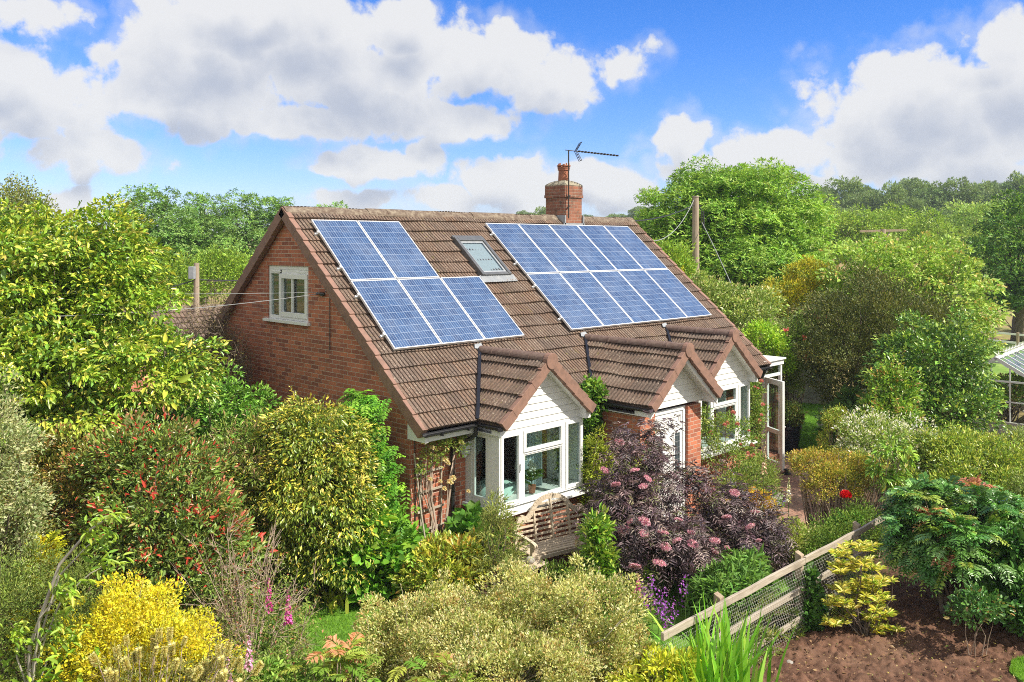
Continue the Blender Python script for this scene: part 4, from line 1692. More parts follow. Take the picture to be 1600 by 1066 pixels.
def magnolia():
    t = thing('magnolia_tree', 'large yellow-green tree with broad leaves in front of the brick gable at left', 'tree', (*spot(120, 13.6), 0))
    lv = Leaves(21)
    pal = [(.14, .25, .030, 3), (.20, .31, .035, 3), (.09, .18, .028, 2), (.27, .35, .05, 1)]
    tips = [(.42, .44, .09, 2), (.36, .42, .06, 2), (.46, .42, .14, .7)]
    s = 13.6 / F_PX
    bl = []
    rgt, fwd = (math.sin(YAW), -math.cos(YAW)), (math.cos(YAW), math.sin(YAW))
    for px, py, rx, ry, dep in ((20, 450, 150, 115, 0), (110, 420, 110, 85, .6), (160, 490, 92, 85, .2), (240, 580, 92, 75, -.5), (110, 580, 120, 90, -.9), (10, 620, 130, 90, -.7), (-120, 520, 150, 160, 0)):
        o = (px - 120) * s
        bl.append((o * rgt[0] + dep * fwd[0], o * rgt[1] + dep * fwd[1], height(py, 13.6), rx * s, rx * s, ry * s))
    C = puff(lv, bl, 1700, .27, 112, .086, .46, pal, 'o', space=.29, dome=True, flat=.6, core=.7, up=.15, tips=tips, tip_p=.38, inner=.55, rough=.3, nup=1.0, curl=.16, zmin=-.7, lsd=.26)
    mb0 = MB()
    sprout(lv, mb0, C, lv.O, 150, .34, .095, .44, tips + pal, 'o')
    lv.build('crown', M['gloss'], t)
    rg = np.random.default_rng(5)
    mb = limbs((0, 0, .5), C[rg.choice(len(C), 60, replace=False)], .05, rg, spread=.12)
    o_ = len(mb.v)
    mb.v += mb0.v
    mb.f += [tuple(i + o_ for i in f) for f in mb0.f]
    mb.t += mb0.t
    mb.tube([(0, 0, -.1), (.03, .02, .7), (.1, .0, 1.6), (.2, .1, 3.0)], [.15, .12, .09, .03], 10)
    mb.build('trunk', M['bark'], t, smooth=True)


magnolia()


def left_border():
    # broad mid-green shrub at the foot of the gable
    shrub('laurel_shrub', 'glossy mid-green shrub at the foot of the brick gable behind the yellow-leaved shrub', 'shrub', spot(365, 14.6), 31,
          [(-.1, .2, 1.75, .95, .95, 1.15), (.25, -.4, 1.4, .8, .8, 1.1), (-.6, .8, 1.6, .7, .7, 1.15)], .24, 900, 84, .085, .42,
          [(.085, .20, .03, 3), (.12, .27, .04, 2), (.055, .14, .025, 1.5)], 'gloss', tmpl='o', tips=[(.18, .34, .06)], tip_p=.4, space=.22, dome=True)
    # yellow-edged evergreen
    shrub('elaeagnus_shrub', 'tall shrub with yellow-margined drooping leaves in front of the gable wall', 'shrub', spot(490, 12.75), 32,
          [(0, 0, 1.85, .82, .78, 1.15), (-.25, .3, 1.4, .78, .75, 1.2), (.22, -.28, 1.25, .65, .62, 1.05)], .21, 560, 84, .070, .36,
          [(.13, .20, .03, 3), (.20, .25, .04, 2), (.085, .14, .022, 2)], 'gloss', tips=[(.42, .40, .06, 2), (.52, .47, .14, 1)], tip_p=.55, droop=.55, up=0, zmin=-.8, shoots=(70, .32))
    shrub('brown_tinged_shrub', 'shrub with brownish drooping flower tufts between red-tipped and yellow-leaved shrubs', 'shrub', spot(385, 12.6), 45,
          [(0, 0, 1.75, .6, .6, .95), (-.2, .2, 1.2, .6, .6, .9)], .2, 240, 64, .075, .22,
          [(.12, .18, .04, 3), (.16, .23, .05, 2), (.20, .15, .07, 1.2)], 'gloss', zmin=-.7, tips=[(.30, .22, .13, 2), (.20, .28, .07, 2)], tip_p=.45, shoots=(30, .25))
    # red tipped photinia, fading to a dull orange neighbour
    shrub('photinia_shrub', 'green shrub flecked with bright red young leaves left of the bare twiggy bush', 'shrub', spot(255, 11.4), 33,
          [(0, 0, 1.65, .85, .85, 1.15), (.2, -.3, 1.1, .85, .85, .9), (-.35, .35, 1.9, .55, .55, .9)], .22, 520, 76, .072, .38,
          [(.13, .21, .05, 3), (.17, .26, .06, 2), (.09, .15, .045, 1.5), (.23, .20, .07, .7)], 'gloss', tmpl='o', zmin=-.8,
          tips=[(.15, .22, .05, 5), (.42, .055, .04, 2.2), (.46, .16, .12, 1.0), (.26, .26, .08, 1)], tip_p=.65, shoots=(70, .34))
    shrub('orange_tinged_shrub', 'dull green and orange-tinged shrub between silver shrub and red-tipped bush', 'shrub', spot(120, 11.9), 34,
          [(0, 0, 1.75, .95, .95, 1.0), (-.3, .3, 1.35, .95, .95, 1.0)], .2, 380, 76, .06, .42,
          [(.17, .19, .045, 3), (.27, .18, .06, 1.4), (.11, .17, .04, 2), (.24, .24, .06, 1)], 'gloss', tips=[(.34, .20, .08), (.28, .26, .07)], tip_p=.4, shoots=(40, .3))
    shrub('silver_variegated_shrub', 'pale silver-variegated shrub at the left picture edge', 'shrub', spot(-20, 10.4), 35,
          [(0, 0, 2.55, .52, .6, 1.0), (.1, .1, 1.4, .6, .65, .9)], .17, 280, 76, .045, .42,
          [(.32, .36, .22, 3), (.24, .30, .15, 2), (.12, .17, .07, 2), (.42, .44, .31, 1)], 'soft', shoots=(30, .3))
    # golden conifer: flat upright sprays
    t = thing('golden_conifer', 'small bright golden conifer among the left shrubs', 'conifer', (*spot(70, 10.6), 0))
    lv = Leaves(36)
    r = lv.r
    n = 260
    a = r.random(n) * 6.28
    h = .25 + 1.35 * r.random(n)
    q = .33 * (1.75 - h) / 1.5 * (.3 + .7 * r.random(n))
    P = np.stack([q * np.cos(a), q * np.sin(a), h], -1)
    D = np.stack([np.cos(a) * .7, np.sin(a) * .7, .9 + 0 * a], -1) + r.normal(0, .2, (n, 3))
    fronds(lv, P, D, .25, 9, .055, .28, pick(r, [(.48, .44, .03, 2), (.38, .40, .03, 2), (.22, .28, .03, 1)], n), droop=.25, vee=.7)
    lv.build('foliage', M['leaf'], t)
    limbs((0, 0, 0), P[:20], .02, np.random.default_rng(3)).build('stems', M['bark'], t)
    # fine grey-green bush low at the left
    shrub('fine_leaved_shrub', 'low feathery grey-green shrub in the bottom left corner', 'shrub', spot(50, 9.8), 37,
          [(0, 0, .75, .95, .95, .95), (-.6, .3, .8, .7, .7, .95), (.4, -.3, .5, .7, .7, .7)], .17, 420, 90, .042, .22,
          [(.13, .19, .045, 3), (.19, .26, .06, 2), (.09, .14, .04, 2), (.24, .29, .11, 1)], 'soft', zmin=-.4)
    # golden privet and the cream bottlebrush in front of it
    shrub('golden_shrub', 'dense bright yellow-leaved shrub behind the cream bottlebrush flowers', 'shrub', spot(208, 9.35), 38,
          [(0, 0, .88, .55, .55, .62), (.25, -.3, .8, .5, .5, .55), (-.3, .15, .78, .45, .45, .55)], .12, 520, 74, .034, .55,
          [(.56, .50, .03, 4), (.46, .44, .04, 2), (.28, .31, .04, 1.4), (.60, .56, .12, 1)], 'soft', zmin=-.4, rough=.32, shoots=(60, .22))
    t = thing('bottlebrush_shrub', 'bottlebrush shrub with cream flower spikes in the left foreground', 'shrub', (*spot(225, 8.5), 0))
    lv = Leaves(39)
    r = lv.r
    bl = [(0, 0, .75, .50, .50, .55), (.5, -.5, .7, .36, .36, .5)]
    puff(lv, bl, 110, .16, 40, .05, .15, [(.20, .22, .07, 2), (.14, .18, .05, 2), (.28, .27, .10, 1)], up=.5)
    lv.build('foliage', M['soft'], t)
    C, O = shell(r, bl, 62, .95, .1)
    limbs((0, 0, 0), C, .012, np.random.default_rng(4)).build('stems', M['paletwig'], t)
    flower = None
    for k in range(len(C)):
        if flower is None:
            fl = Leaves(40)
            n = 420
            hh = fl.r.random(n) * .105
            a = fl.r.random(n) * 6.28
            A = np.stack([np.cos(a), np.sin(a), .45 + 0 * a], -1)
            fl.add(np.stack([0 * a, 0 * a, hh], -1), A, dirs(fl.r, n), .038, .2, pick(fl.r, [(.56, .52, .26, 3), (.50, .49, .20, 1), (.60, .57, .36, 1)], n))
            flower = fl.build('flower_spike', M['petal'], t, floor=None)
            o = flower
        else:
            o = flower.copy()
            COL.objects.link(o)
            o.parent = t
        o.location = tuple(C[k] - np.array([0, 0, .03]))
        v = Vector(O[k]) * .7 + Vector((0, 0, .8)) + Vector(r.normal(0, .2, 3))
        o.rotation_euler = v.to_track_quat('Z', 'Y').to_euler()
        s = .8 + .5 * r.random()
        o.scale = (s, s, s)
    # tall bare-stemmed shrub with lime leaf tufts arching to the right
    t = thing('arching_shrub', 'arching bare grey stem with lime leaf tufts at far left foreground', 'shrub', (*spot(45, 8.9), 0))
    rgt = np.array([math.sin(YAW), -math.cos(YAW), 0])
    fwd = np.array([math.cos(YAW), math.sin(YAW), 0])
    mb = MB()
    lv = Leaves(41)
    r = lv.r
    for px, py, rad in ((188, 800, .022), (160, 835, .013), (175, 880, .012), (118, 905, .012), (95, 965, .012), (30, 985, .012), (110, 1000, .010)):
        e = rgt * (px - 45) * 8.9 / F_PX + np.array([0, 0, height(py, 8.9)]) + fwd * r.normal(0, .15)
        z = e[2]
        p = [np.zeros(3), np.array([0, 0, z * .45]) + rgt * .03, e * .45 + np.array([0, 0, z * .36]) - rgt * .05, e * .75 + np.array([0, 0, z * .19]), e]
        p = [q + r.normal(0, .012, 3) for q in p]
        mb.tube([tuple(q) for q in p], [rad, rad * .9, rad * .75, rad * .5, .004], 7)
        n = 46
        tt = .68 + .36 * r.random(n)
        P = np.array([p[3] + (p[4] - p[3]) * ((u - .75) / .25) for u in tt]) + r.normal(0, .06, (n, 3))
        D = rgt * .55 + r.normal(0, .5, (n, 3))
        D[:, 2] -= .1
        lv.add(P, D, r.normal(0, .4, (n, 3)) + np.array([0, 0, 1]), .11, .30, pick(r, [(.22, .34, .04, 3), (.15, .27, .04, 2), (.32, .40, .08, 1)], n), 'o', .15)
    n = 140
    P = rgt * r.normal(.18, .3, (n, 1)) + fwd * r.normal(-.1, .2, (n, 1)) + np.array([0, 0, 1]) * (.35 + .75 * r.random((n, 1)))
    lv.add(P, r.normal(0, .6, (n, 3)) + np.array([0, 0, .1]), r.normal(0, .35, (n, 3)) + np.array([0, 0, 1]), .14, .36, pick(r, [(.16, .30, .03, 3), (.24, .36, .05, 2)], n), 'o', .15)
    mb.build('stems', M['greystem'], t, smooth=True)
    lv.build('foliage', M['leaf'], t)
    # bare twiggy bush
    t = thing('twiggy_shrub', 'half-bare reddish twiggy shrub beside the small left lawn', 'shrub', (*spot(392, 10.3), 0))
    r = np.random.default_rng(42)
    mb = MB()
    tipsP = []
    for k in range(36):
        d = dirs(r, 1, .35)[0]
        ln = 1.15 + 1.0 * r.random()
        e = d * ln * np.array([.62, .62, 1.08])
        m = e * .5 + r.normal(0, .06, 3)
        mb.tube([(r.normal(0, .05), r.normal(0, .05), 0), tuple(m), tuple(e)], [.009, .006, .0028], 5, cap=False)
        for q in range(9):
            s = .35 + .6 * r.random()
            b = m + (e - m) * max(0, (s - .4) / .6)
            f = b + (unit(d + r.normal(0, .7, 3)) * (.12 + .22 * r.random()))
            mb.tube([tuple(b), tuple((b + f) / 2 + r.normal(0, .015, 3)), tuple(f)], [.005, .0035, .002], 4, cap=False)
            tipsP.append(f)
            for w in range(2):
                g = f + unit(r.normal(0, 1, 3) + d) * .10
                mb.tube([tuple((b + f) / 2), tuple(g)], [.003, .0016], 3, cap=False)
                tipsP.append(g)
    mb.build('stems', M['redtwig'], t)
    lv = Leaves(43)
    tipsP = np.array(tipsP)
    sel = tipsP[lv.r.integers(0, len(tipsP), 6500)] * np.array([1, 1, .8]) + lv.r.normal(0, .06, (6500, 3))
    sel = sel[lv.r.random(len(sel)) < np.clip(1.5 - sel[:, 2] * .75, .12, 1)]
    n = len(sel)
    lv.add(sel, lv.r.normal(0, .7, (n, 3)) + np.array([0, 0, .3]), lv.r.normal(0, .4, (n, 3)) + np.array([0, 0, 1]), .045, .34,
           pick(lv.r, [(.15, .19, .05, 3), (.20, .20, .07, 2), (.34, .12, .09, .8), (.12, .17, .05, 2)], n))
    lv.build('foliage', M['leaf'], t)
    # dead brown climber on the corner of the gable
    t = thing('withered_climber', 'withered brown climber clinging to the rear slope and gable edge', 'climber', (-.12, 7.2, 0))
    r = np.random.default_rng(44)
    mb = MB()
    lv = Leaves(44)
    for k in range(95):
        y0 = r.uniform(-2.7, .4)
        z0 = 3.75 - .5 * max(0, y0 + .8) - .35 * max(0, -1.3 - y0) + r.normal(0, .25)
        b = np.array([r.uniform(-.45, -.02), y0, max(1.2, z0 - 1.2)])
        e = b + np.array([r.normal(-.18, .18), r.normal(0, .4), r.uniform(.4, 1.25)])
        m = (b + e) / 2 + r.normal(0, .12, 3)
        mb.tube([tuple(b), tuple(m), tuple(e)], [.008, .006, .002], 4, cap=False)
        for q in range(34):
            s = r.random()
            c = b * (1 - s) + e * s + r.normal(0, .04, 3)
            f = c + unit(r.normal(0, 1, 3) + np.array([-.2, 0, .3])) * r.uniform(.1, .32)
            mb.tube([tuple(c), tuple(f)], [.007, .002], 3, cap=False)
        n = 150
        s = r.random((n, 1))
        P = b * (1 - s) + e * s + r.normal(0, .12, (n, 3))
        lv.add(P, r.normal(0, 1, (n, 3)), r.normal(0, 1, (n, 3)), .036, .4, pick(r, [(.22, .18, .09, 3), (.15, .12, .065, 2), (.23, .23, .09, 1.5)], n))
    mb.tube([(-.05, .35, 0), (-.08, .2, 1.6), (-.1, -.3, 3.0)], [.04, .03, .012], 6)
    mb.build('stems', M['bark'], t)
    lv.build('foliage', M['soft'], t)


left_border()


def corner_climbers():
    # wisteria on the corner of the house
    t = thing('wisteria', 'bright green wisteria climbing the brick corner beside the trellis', 'climber', (-.10, .75, 0))
    lv = Leaves(51)
    r = lv.r
    n = 1500
    z = .25 + 2.65 * r.random(n)
    w = np.where(z > 2.1, .38, .62)
    y = r.normal(0, 1, n) * w * .55 + np.where(z > 2.2, .35, .1)
    x = -.05 - np.abs(r.normal(0, .17, n)) * (1.15 - .25 * z / 2.9)
    P = np.stack([x, y, z], -1)
    D = np.stack([-.8 + 0 * x, r.normal(0, .8, n), r.normal(-.15, .5, n)], -1)
    fronds(lv, P, D, .22 + .1 * r.random(n), 5, .062, .42, pick(r, [(.10, .26, .025, 3), (.16, .34, .035, 2), (.06, .17, .02, 1.5)], n), droop=.5)
    lv.build('foliage', M['leaf'], t)
    rg = np.random.default_rng(52)
    limbs((0, .1, 0), P[rg.choice(n, 24)] * np.array([.5, 1, 1]), .018, rg).build('stems', M['bark'], t)
    # big-leaved vine below
    shrub('vine_shrub', 'large-leaved bright green plant at the foot of the brick corner', 'plant', spot(585, 13.0), 53,
          [(0, 0, .6, .55, .5, .8), (-.3, .2, .8, .5, .5, .75), (.15, -.15, .35, .5, .4, .4)], .22, 190, 44, .115, .78,
          [(.12, .28, .03, 3), (.17, .35, .045, 2), (.08, .20, .025, 2)], 'soft', tmpl='o', nup=1.1, rough=.25, tips=[(.22, .34, .05)], tip_p=.25, zmin=-.5)
    # pale day lily clump at the lawn edge
    t = thing('daylily_clump', 'pale lime strap-leaved clump at the back edge of the left lawn', 'plant', (*spot(545, 12.75), 0))
    lv = Leaves(54)
    blades(lv, 130, (.5, .2), .30, .022, [(.30, .38, .07, 2), (.42, .44, .12, 1)], 1.0)
    lv.build('foliage', M['leaf'], t)


def blades(lv, n, ext, h, w, palette, bow=.5, seg=5):
    """strap leaves: each a bowed ribbon"""
    r = lv.r
    P = r.normal(0, .5, (n, 3)) * np.array([ext[0], ext[1], 0])
    a = r.random(n) * 6.28
    out = np.stack([np.cos(a), np.sin(a), 0 * a], -1) * .7 + P / max(ext) * .6
    out = unit(out + np.array([0, 0, 1e-6]))
    S = unit(np.stack([-out[:, 1], out[:, 0], 0 * a], -1) + r.normal(0, .25, (n, 3)))
    H = h * (.65 + .5 * r.random(n))
    B = bow * np.abs(r.normal(.45, .35, n))
    tint = pick(r, palette, n)
    rows = []
    for k in range(seg + 1):
        u = k / seg
        c = P + out * (B * H * u ** 2)[:, None] + out * (.10 * H * u)[:, None]
        c[:, 2] += H * (u - .42 * B * u ** 3)
        ww = w * (.75 + .5 * math.sin(math.pi * min(1, .2 + u * .6))) * (1 - u ** 3.5)
        rows += [c - S * ww, c + S * ww * 1.0]
    V = np.stack(rows, 1).reshape(-1, 3)
    m = 2 * (seg + 1)
    q = np.array([(2 * k, 2 * k + 1, 2 * k + 3, 2 * k + 2) for k in range(seg)])
    idx = (lv.n + m * np.arange(n))[:, None, None] + q[None]
    lv.F.setdefault(4, []).append(idx.reshape(-1, 4))
    lv.T.setdefault(4, []).append(np.repeat(tint, seg, 0))
    lv.V.append(V)
    lv.n += m * n


corner_climbers()

RGT = np.array([math.sin(YAW), -math.cos(YAW), 0.0])
FWD = np.array([math.cos(YAW), math.sin(YAW), 0.0])


def rel(at, px, py, D):
    """offset from a base spot of a place seen on bearing px, level py, distance D"""
    x, y = spot(px, D)
    return np.array([x - at[0], y - at[1], height(py, D)])


def foxglove(at, h, label, cols, seed, lean=(0, 0)):
    t = thing('foxglove', label, 'flower', (at[0], at[1], 0), 0, 'foxgloves in the borders')
    lv = Leaves(seed)
    r = lv.r
    n = 90
    u = r.random(n)
    z = h * (.66 + .34 * u)
    a = r.random(n) * 6.28
    q = .020 * (1.15 - u)
    P = np.stack([lean[0] * z + q * np.cos(a), lean[1] * z + q * np.sin(a), z], -1)
    A = np.stack([np.cos(a), np.sin(a), -.75 + 0 * a], -1)
    lv.add(P, A, dirs(r, n), .046 * (1.15 - .8 * u), .62, pick(r, cols, n), 'b')
    lv.build('flower_spike', M['petal'], t)
    mb = MB()
    mb.tube([(0, 0, 0), (lean[0] * h * .5, lean[1] * h * .5, h * .5), (lean[0] * h, lean[1] * h, h)], [.009, .007, .003], 5)
    mb.build('stem', M['green'], t)
    lf = Leaves(seed + 1)
    n = 26
    a = lf.r.random(n) * 6.28
    lf.add(np.stack([0 * a, 0 * a, .02 + .35 * lf.r.random(n)], -1), np.stack([np.cos(a), np.sin(a), .35 + 0 * a], -1), np.tile([0, 0, 1.0], (n, 1)), .24, .36,
           pick(lf.r, [(.14, .22, .06)], n), 'o', .25)
    lf.build('foliage', M['soft'], t)


M['green'] = pmat('green_stem', (.12, .20, .05), rough=.6)
MAG = [(.42, .06, .30, 2), (.52, .14, .42, 1)]
LILAC = [(.58, .36, .56, 2), (.50, .26, .50, 1)]


def foreground():
    # the wide cream variegated shrub across the bottom
    s = 10.0 / F_PX
    at = spot(790, 10.0)
    pal = [(.38, .39, .17, 3), (.30, .33, .12, 2.4), (.20, .25, .07, 2.4), (.46, .47, .26, 1.6), (.12, .17, .05, 1.4), (.36, .27, .13, .9)]
    bl = []
    for px, py, rx, ry, D in ((690, 1010, 105, 100, 10.3), (820, 985, 120, 98, 10.6), (925, 1015, 88, 105, 10.1), (800, 1065, 140, 100, 9.6), (635, 1035, 72, 80, 10.2), (970, 1060, 52, 85, 9.9)):
        c = rel(at, px, py, D)
        bl.append((c[0], c[1], c[2] - .10, rx * s, rx * s, ry * s))
    shrub('variegated_shrub', 'wide cream and yellow variegated small-leaved shrub in the centre foreground', 'shrub', at, 61, bl, .125, 1750, 105, .036, .46, pal, 'soft',
          nstem=70, stem=.018, bark='greystem', tips=[(.50, .51, .30, 3), (.40, .41, .19, 1.5), (.38, .28, .14, .5)], tip_p=.42, zmin=-.35, rough=.34, shoots=(150, .2))
    # ferny pink-tinted sorbaria
    for k, (px, D, n, lab) in enumerate(((530, 9.35, 46, 'ferny shrub with pinkish young fronds at the bottom edge below the small lawn'), (688, 8.9, 34, 'ferny shrub with coppery pink frond tips in front of the variegated shrub'))):
        t = thing('ferny_shrub', lab, 'shrub', (*spot(px, D), 0), 0, 'ferny shrubs at the bottom edge')
        lv = Leaves(62 + k)
        r = lv.r
        a = r.random(n) * 6.28
        P = np.stack([.16 * r.normal(0, 1, n), .16 * r.normal(0, 1, n), .45 + .42 * r.random(n)], -1)
        D_ = np.stack([np.cos(a), np.sin(a), .75 + 0 * a], -1) + r.normal(0, .2, (n, 3))
        fronds(lv, P, D_, .40, 11, .085, .26, pick(r, [(.14, .26, .04, 3), (.24, .32, .06, 2), (.42, .22, .14, 1.6)], n), droop=.45, vee=.8)
        lv.build('foliage', M['soft'], t)
        limbs((0, 0, 0), P, .010, np.random.default_rng(9)).build('stems', M['redtwig'], t)
    # crocosmia blades
    t = thing('crocosmia_clump', 'clump of upright bright green sword leaves in front of the rail fence', 'plant', (*spot(1122, 9.35), 0))
    lv = Leaves(64)
    blades(lv, 150, (.52, .40), 1.22, .021, [(.11, .29, .022, 3), (.16, .36, .03, 2), (.22, .40, .05, 1)], .42, 6)
    lv.build('foliage', M['gloss'], t)
    # small lime plants at its foot
    shrub('lime_euonymus', 'small lime-yellow shrub squeezed between variegated shrub and sword leaves', 'shrub', spot(1035, 9.35), 65,
          [(0, 0, .42, .42, .42, .42)], .12, 70, 60, .065, .45, [(.42, .46, .04, 2), (.30, .38, .04, 2), (.52, .54, .10, 1)], 'soft', tmpl='o')
    shrub('geranium_clump', 'low soft green plants with tiny pink flowers at the bottom edge below the lawn', 'plant', spot(455, 9.75), 66,
          [(0, 0, .22, .5, .5, .3), (.4, -.35, .2, .45, .45, .26), (-.45, .2, .25, .4, .4, .4)], .13, 190, 46, .06, .55, [(.15, .27, .05, 3), (.22, .34, .08, 2), (.11, .20, .04, 1)], 'soft', tmpl='o', nup=1.2,
          tips=[(.22, .34, .08, 9), (.6, .34, .42, .6)], tip_p=.4)
    # foxgloves at the left
    foxglove(spot(450, 10.2), 1.22, 'magenta foxglove in front of the small left lawn', MAG, 70)
    foxglove(spot(420, 10.6), 1.20, 'dark pink foxglove half hidden in the bare twiggy shrub', MAG, 71)
    foxglove(spot(389, 9.3), 1.08, 'pale lilac foxglove under the bare twiggy shrub', LILAC, 72)
    foxglove(spot(362, 9.1), .98, 'short lilac foxglove between golden shrub and twiggy shrub', LILAC, 73, (-.05, 0))


foreground()


def border_by_bench():
    # willow-leaved bush, yellow spotted shrub, big palmate leaves, rhododendron
    shrub('olive_leaved_shrub', 'loose grey-green narrow-leaved shrub left of the wooden bench', 'shrub', (.55, -.95), 81,
          [(.0, 0, .7, .36, .34, .5), (.15, .05, 1.1, .2, .2, .5)], .15, 60, 46, .075, .17, [(.20, .25, .08, 3), (.28, .32, .12, 2), (.13, .18, .05, 1)], 'soft', up=.6, rough=.3)
    shrub('spotted_laurel', 'low yellow-green spotted shrub at the foot of the trellis', 'shrub', (.02, -.55), 82,
          [(0, 0, .42, .75, .45, .42)], .16, 130, 48, .085, .38, [(.24, .30, .05, 3), (.36, .36, .06, 2), (.14, .22, .03, 2), (.40, .26, .06, .5)], 'gloss', tmpl='o')
    shrub('hollyhock_clump', 'rough green rounded hollyhock leaves by the black downpipe', 'plant', (.98, -.05), 83,
          [(0, 0, .5, .38, .3, .45)], .18, 40, 30, .15, .85, [(.08, .20, .035, 3), (.12, .26, .05, 2)], 'soft', tmpl='o', nup=1.2)
    shrub('rhododendron', 'upright bright green shrub in front of the right bench arm', 'shrub', (1.28, -2.3), 84,
          [(0, 0, .85, .15, .15, .55), (.03, -.05, .45, .2, .2, .38)], .12, 74, 40, .10, .28, [(.12, .25, .03, 3), (.20, .33, .05, 2), (.07, .16, .025, 1)], 'gloss', tmpl='o', up=.35,
          tips=[(.34, .44, .08, 1)], tip_p=.5)
    shrub('catmint_clump', 'low green border plants with violet flowers in front of the bench', 'plant', (1.0, -1.95), 85,
          [(0, 0, .3, .8, .4, .35), (.9, -.3, .28, .6, .4, .32)], .14, 150, 50, .06, .4, [(.13, .22, .05, 3), (.20, .28, .07, 2), (.32, .34, .10, 1), (.26, .14, .42, .25)], 'soft')
    # foxglove going over by the bench
    foxglove((1.28, -1.95), 1.25, 'thin faded foxglove spire in front of the bench', [(.34, .30, .22, 2), (.42, .26, .40, 1)], 86, (.02, .02))
    # black elder
    at = (3.05, -2.45)
    t = thing('black_elder', 'large dark purple-leaved elder with flat pink flower heads before the porch', 'shrub', (*at, 0))
    lv = Leaves(87)
    dark = [(.092, .062, .082, 3), (.062, .047, .064, 2), (.16, .125, .15, 2), (.21, .17, .18, .9), (.12, .14, .07, .5)]
    bl = []
    for px, py, rx, ry, D in ((975, 800, 48, 78, 13.3), (1020, 765, 40, 55, 13.6), (1030, 850, 78, 58, 13.0), (1130, 815, 60, 50, 14.0), (1185, 840, 52, 48, 13.8), (1000, 695, 45, 34, 13.8), (1110, 880, 50, 36, 13.2), (1080, 760, 30, 40, 13.9)):
        c = rel(at, px, py, D)
        s = D / F_PX
        bl.append((c[0], c[1], c[2], rx * s, rx * s * .8, ry * s))
    r = lv.r
    C, O = shell(r, bl, 370, .45, -.8, .4)
    per = 14
    P = np.repeat(C, per, 0) + r.normal(0, .10, (len(C) * per, 3))
    D = np.repeat(O, per, 0) * .6 + r.normal(0, .75, (len(P), 3))
    D[:, 2] += .12
    fronds(lv, P, D, .13 + .05 * r.random(len(P)), 3, .080, .19, pick(r, dark, len(P)), droop=.55, vee=1.0)
    lv.build('foliage', M['dusk'], t)
    limbs((0, 0, 0), C[r.choice(len(C), 60, replace=False)], .02, np.random.default_rng(6)).build('stems', M['bark'], t)
    spots = [(968, 690), (945, 735), (962, 757), (992, 735), (1005, 760), (985, 815), (1007, 815), (1006, 834), (1036, 832), (1060, 812), (1058, 845), (975, 828), (1080, 832),
             (1082, 850), (1030, 880), (992, 885), (1135, 808), (1172, 823), (1117, 845), (1136, 856), (1116, 862), (1085, 892), (1185, 845), (1113, 768), (1148, 770), (1040, 855), (1012, 748), (1180, 800)]
    cp = bl
    proto = None
    for k, (px, py) in enumerate(spots):
        # the head sits where this bearing meets the near side of the crown
        best = min(range(len(cp)), key=lambda i: 0)
        Ds = []
        for D in np.arange(11.6, 14.6, .06):
            q = rel(at, px, py, D)
            for b in cp:
                if np.linalg.norm((q - np.array(b[:3])) / np.array(b[3:])) < 1.02:
                    Ds.append(D)
                    break
        q = rel(at, px, py, (min(Ds) - .12) if Ds else 13.2)
        if proto is None:
            fl = Leaves(88)
            n = 620
            a = fl.r.random(n) * 6.28
            rr = .085 * np.sqrt(fl.r.random(n))
            P = np.stack([rr * np.cos(a), rr * np.sin(a), .022 * np.cos(rr / .085 * 1.5) + fl.r.normal(0, .006, n)], -1)
            fl.add(P, dirs(fl.r, n), dirs(fl.r, n, .2), .016, .9, pick(fl.r, [(.46, .23, .37, 3), (.56, .42, .52, 2), (.33, .11, .22, 1.2)], n))
            proto = o = fl.build('flower_head', M['petal'], t, floor=None)
        else:
            o = proto.copy()
            COL.objects.link(o)
            o.parent = t
        o.location = tuple(q)
        o.rotation_euler = (random.Random(k).uniform(.1, .7), random.Random(k + 50).uniform(-.5, .3), k)
        s = random.Random(k + 9).uniform(.65, 1.2)
        o.scale = (s, s * random.Random(k + 70).uniform(.7, 1.1), s)
    # peony-like leaves and purple flowers under the elder
    shrub('peony_clump', 'broad green divided leaves under the purple elder beside the fence', 'plant', (2.35, -3.75), 90,
          [(0, 0, .38, .62, .36, .36), (.7, .2, .35, .4, .35, .34)], .18, 95, 24, .12, .26, [(.085, .18, .04, 3), (.13, .25, .06, 2), (.06, .13, .03, 1)], 'soft', fan=3, up=.1)
    t = thing('purple_campanula', 'purple bell flowers on thin stems beneath the elder', 'flower', (1.15, -3.55, 0))
    lv = Leaves(91)
    r = lv.r
    mb = MB()
    for k in range(16):
        b = r.normal(0, .22, 3) * np.array([1, .7, 0])
        h = .45 + .4 * r.random()
        mb.tube([tuple(b), tuple(b + np.array([r.normal(0, .05), r.normal(0, .05), h]))], [.004, .003], 4)
        n = 26
        P = b + np.array([0, 0, h]) - np.array([0, 0, 1]) * (r.random((n, 1)) * .28) + r.normal(0, .02, (n, 3))
        lv.add(P, dirs(r, n), dirs(r, n), .035, .8, pick(r, [(.26, .07, .46, 2), (.34, .15, .52, 1)], n))
    kind(lv.build('flower_bells', M['petal'], t), 'stuff')
    mb.build('stems', M['green'], t)
    foxglove((1.05, -3.2), .85, 'magenta foxglove under the left side of the purple elder', MAG, 92)
    # climber between bay and porch, and the evergreen beside it
    shrub('wall_climber', 'dark green leafy climber between the near bay and the porch', 'climber', (3.62, .12), 93,
          [(0, .05, 1.2, .36, .2, 1.2), (.15, -.05, 2.0, .28, .2, .55), (.40, -.15, 2.45, .2, .2, .3)], .16, 190, 60, .075, .6, [(.07, .16, .025, 3), (.11, .22, .035, 2), (.18, .28, .04, 1)], 'gloss', tmpl='o')
    shrub('golden_evergreen', 'narrow yellow-green evergreen beside the right edge of the near bay', 'shrub', (3.45, -.55), 94,
          [(0, 0, .95, .28, .28, .95)], .14, 90, 60, .05, .4, [(.20, .26, .03, 3), (.30, .34, .05, 1), (.11, .17, .02, 1)], 'leaf')
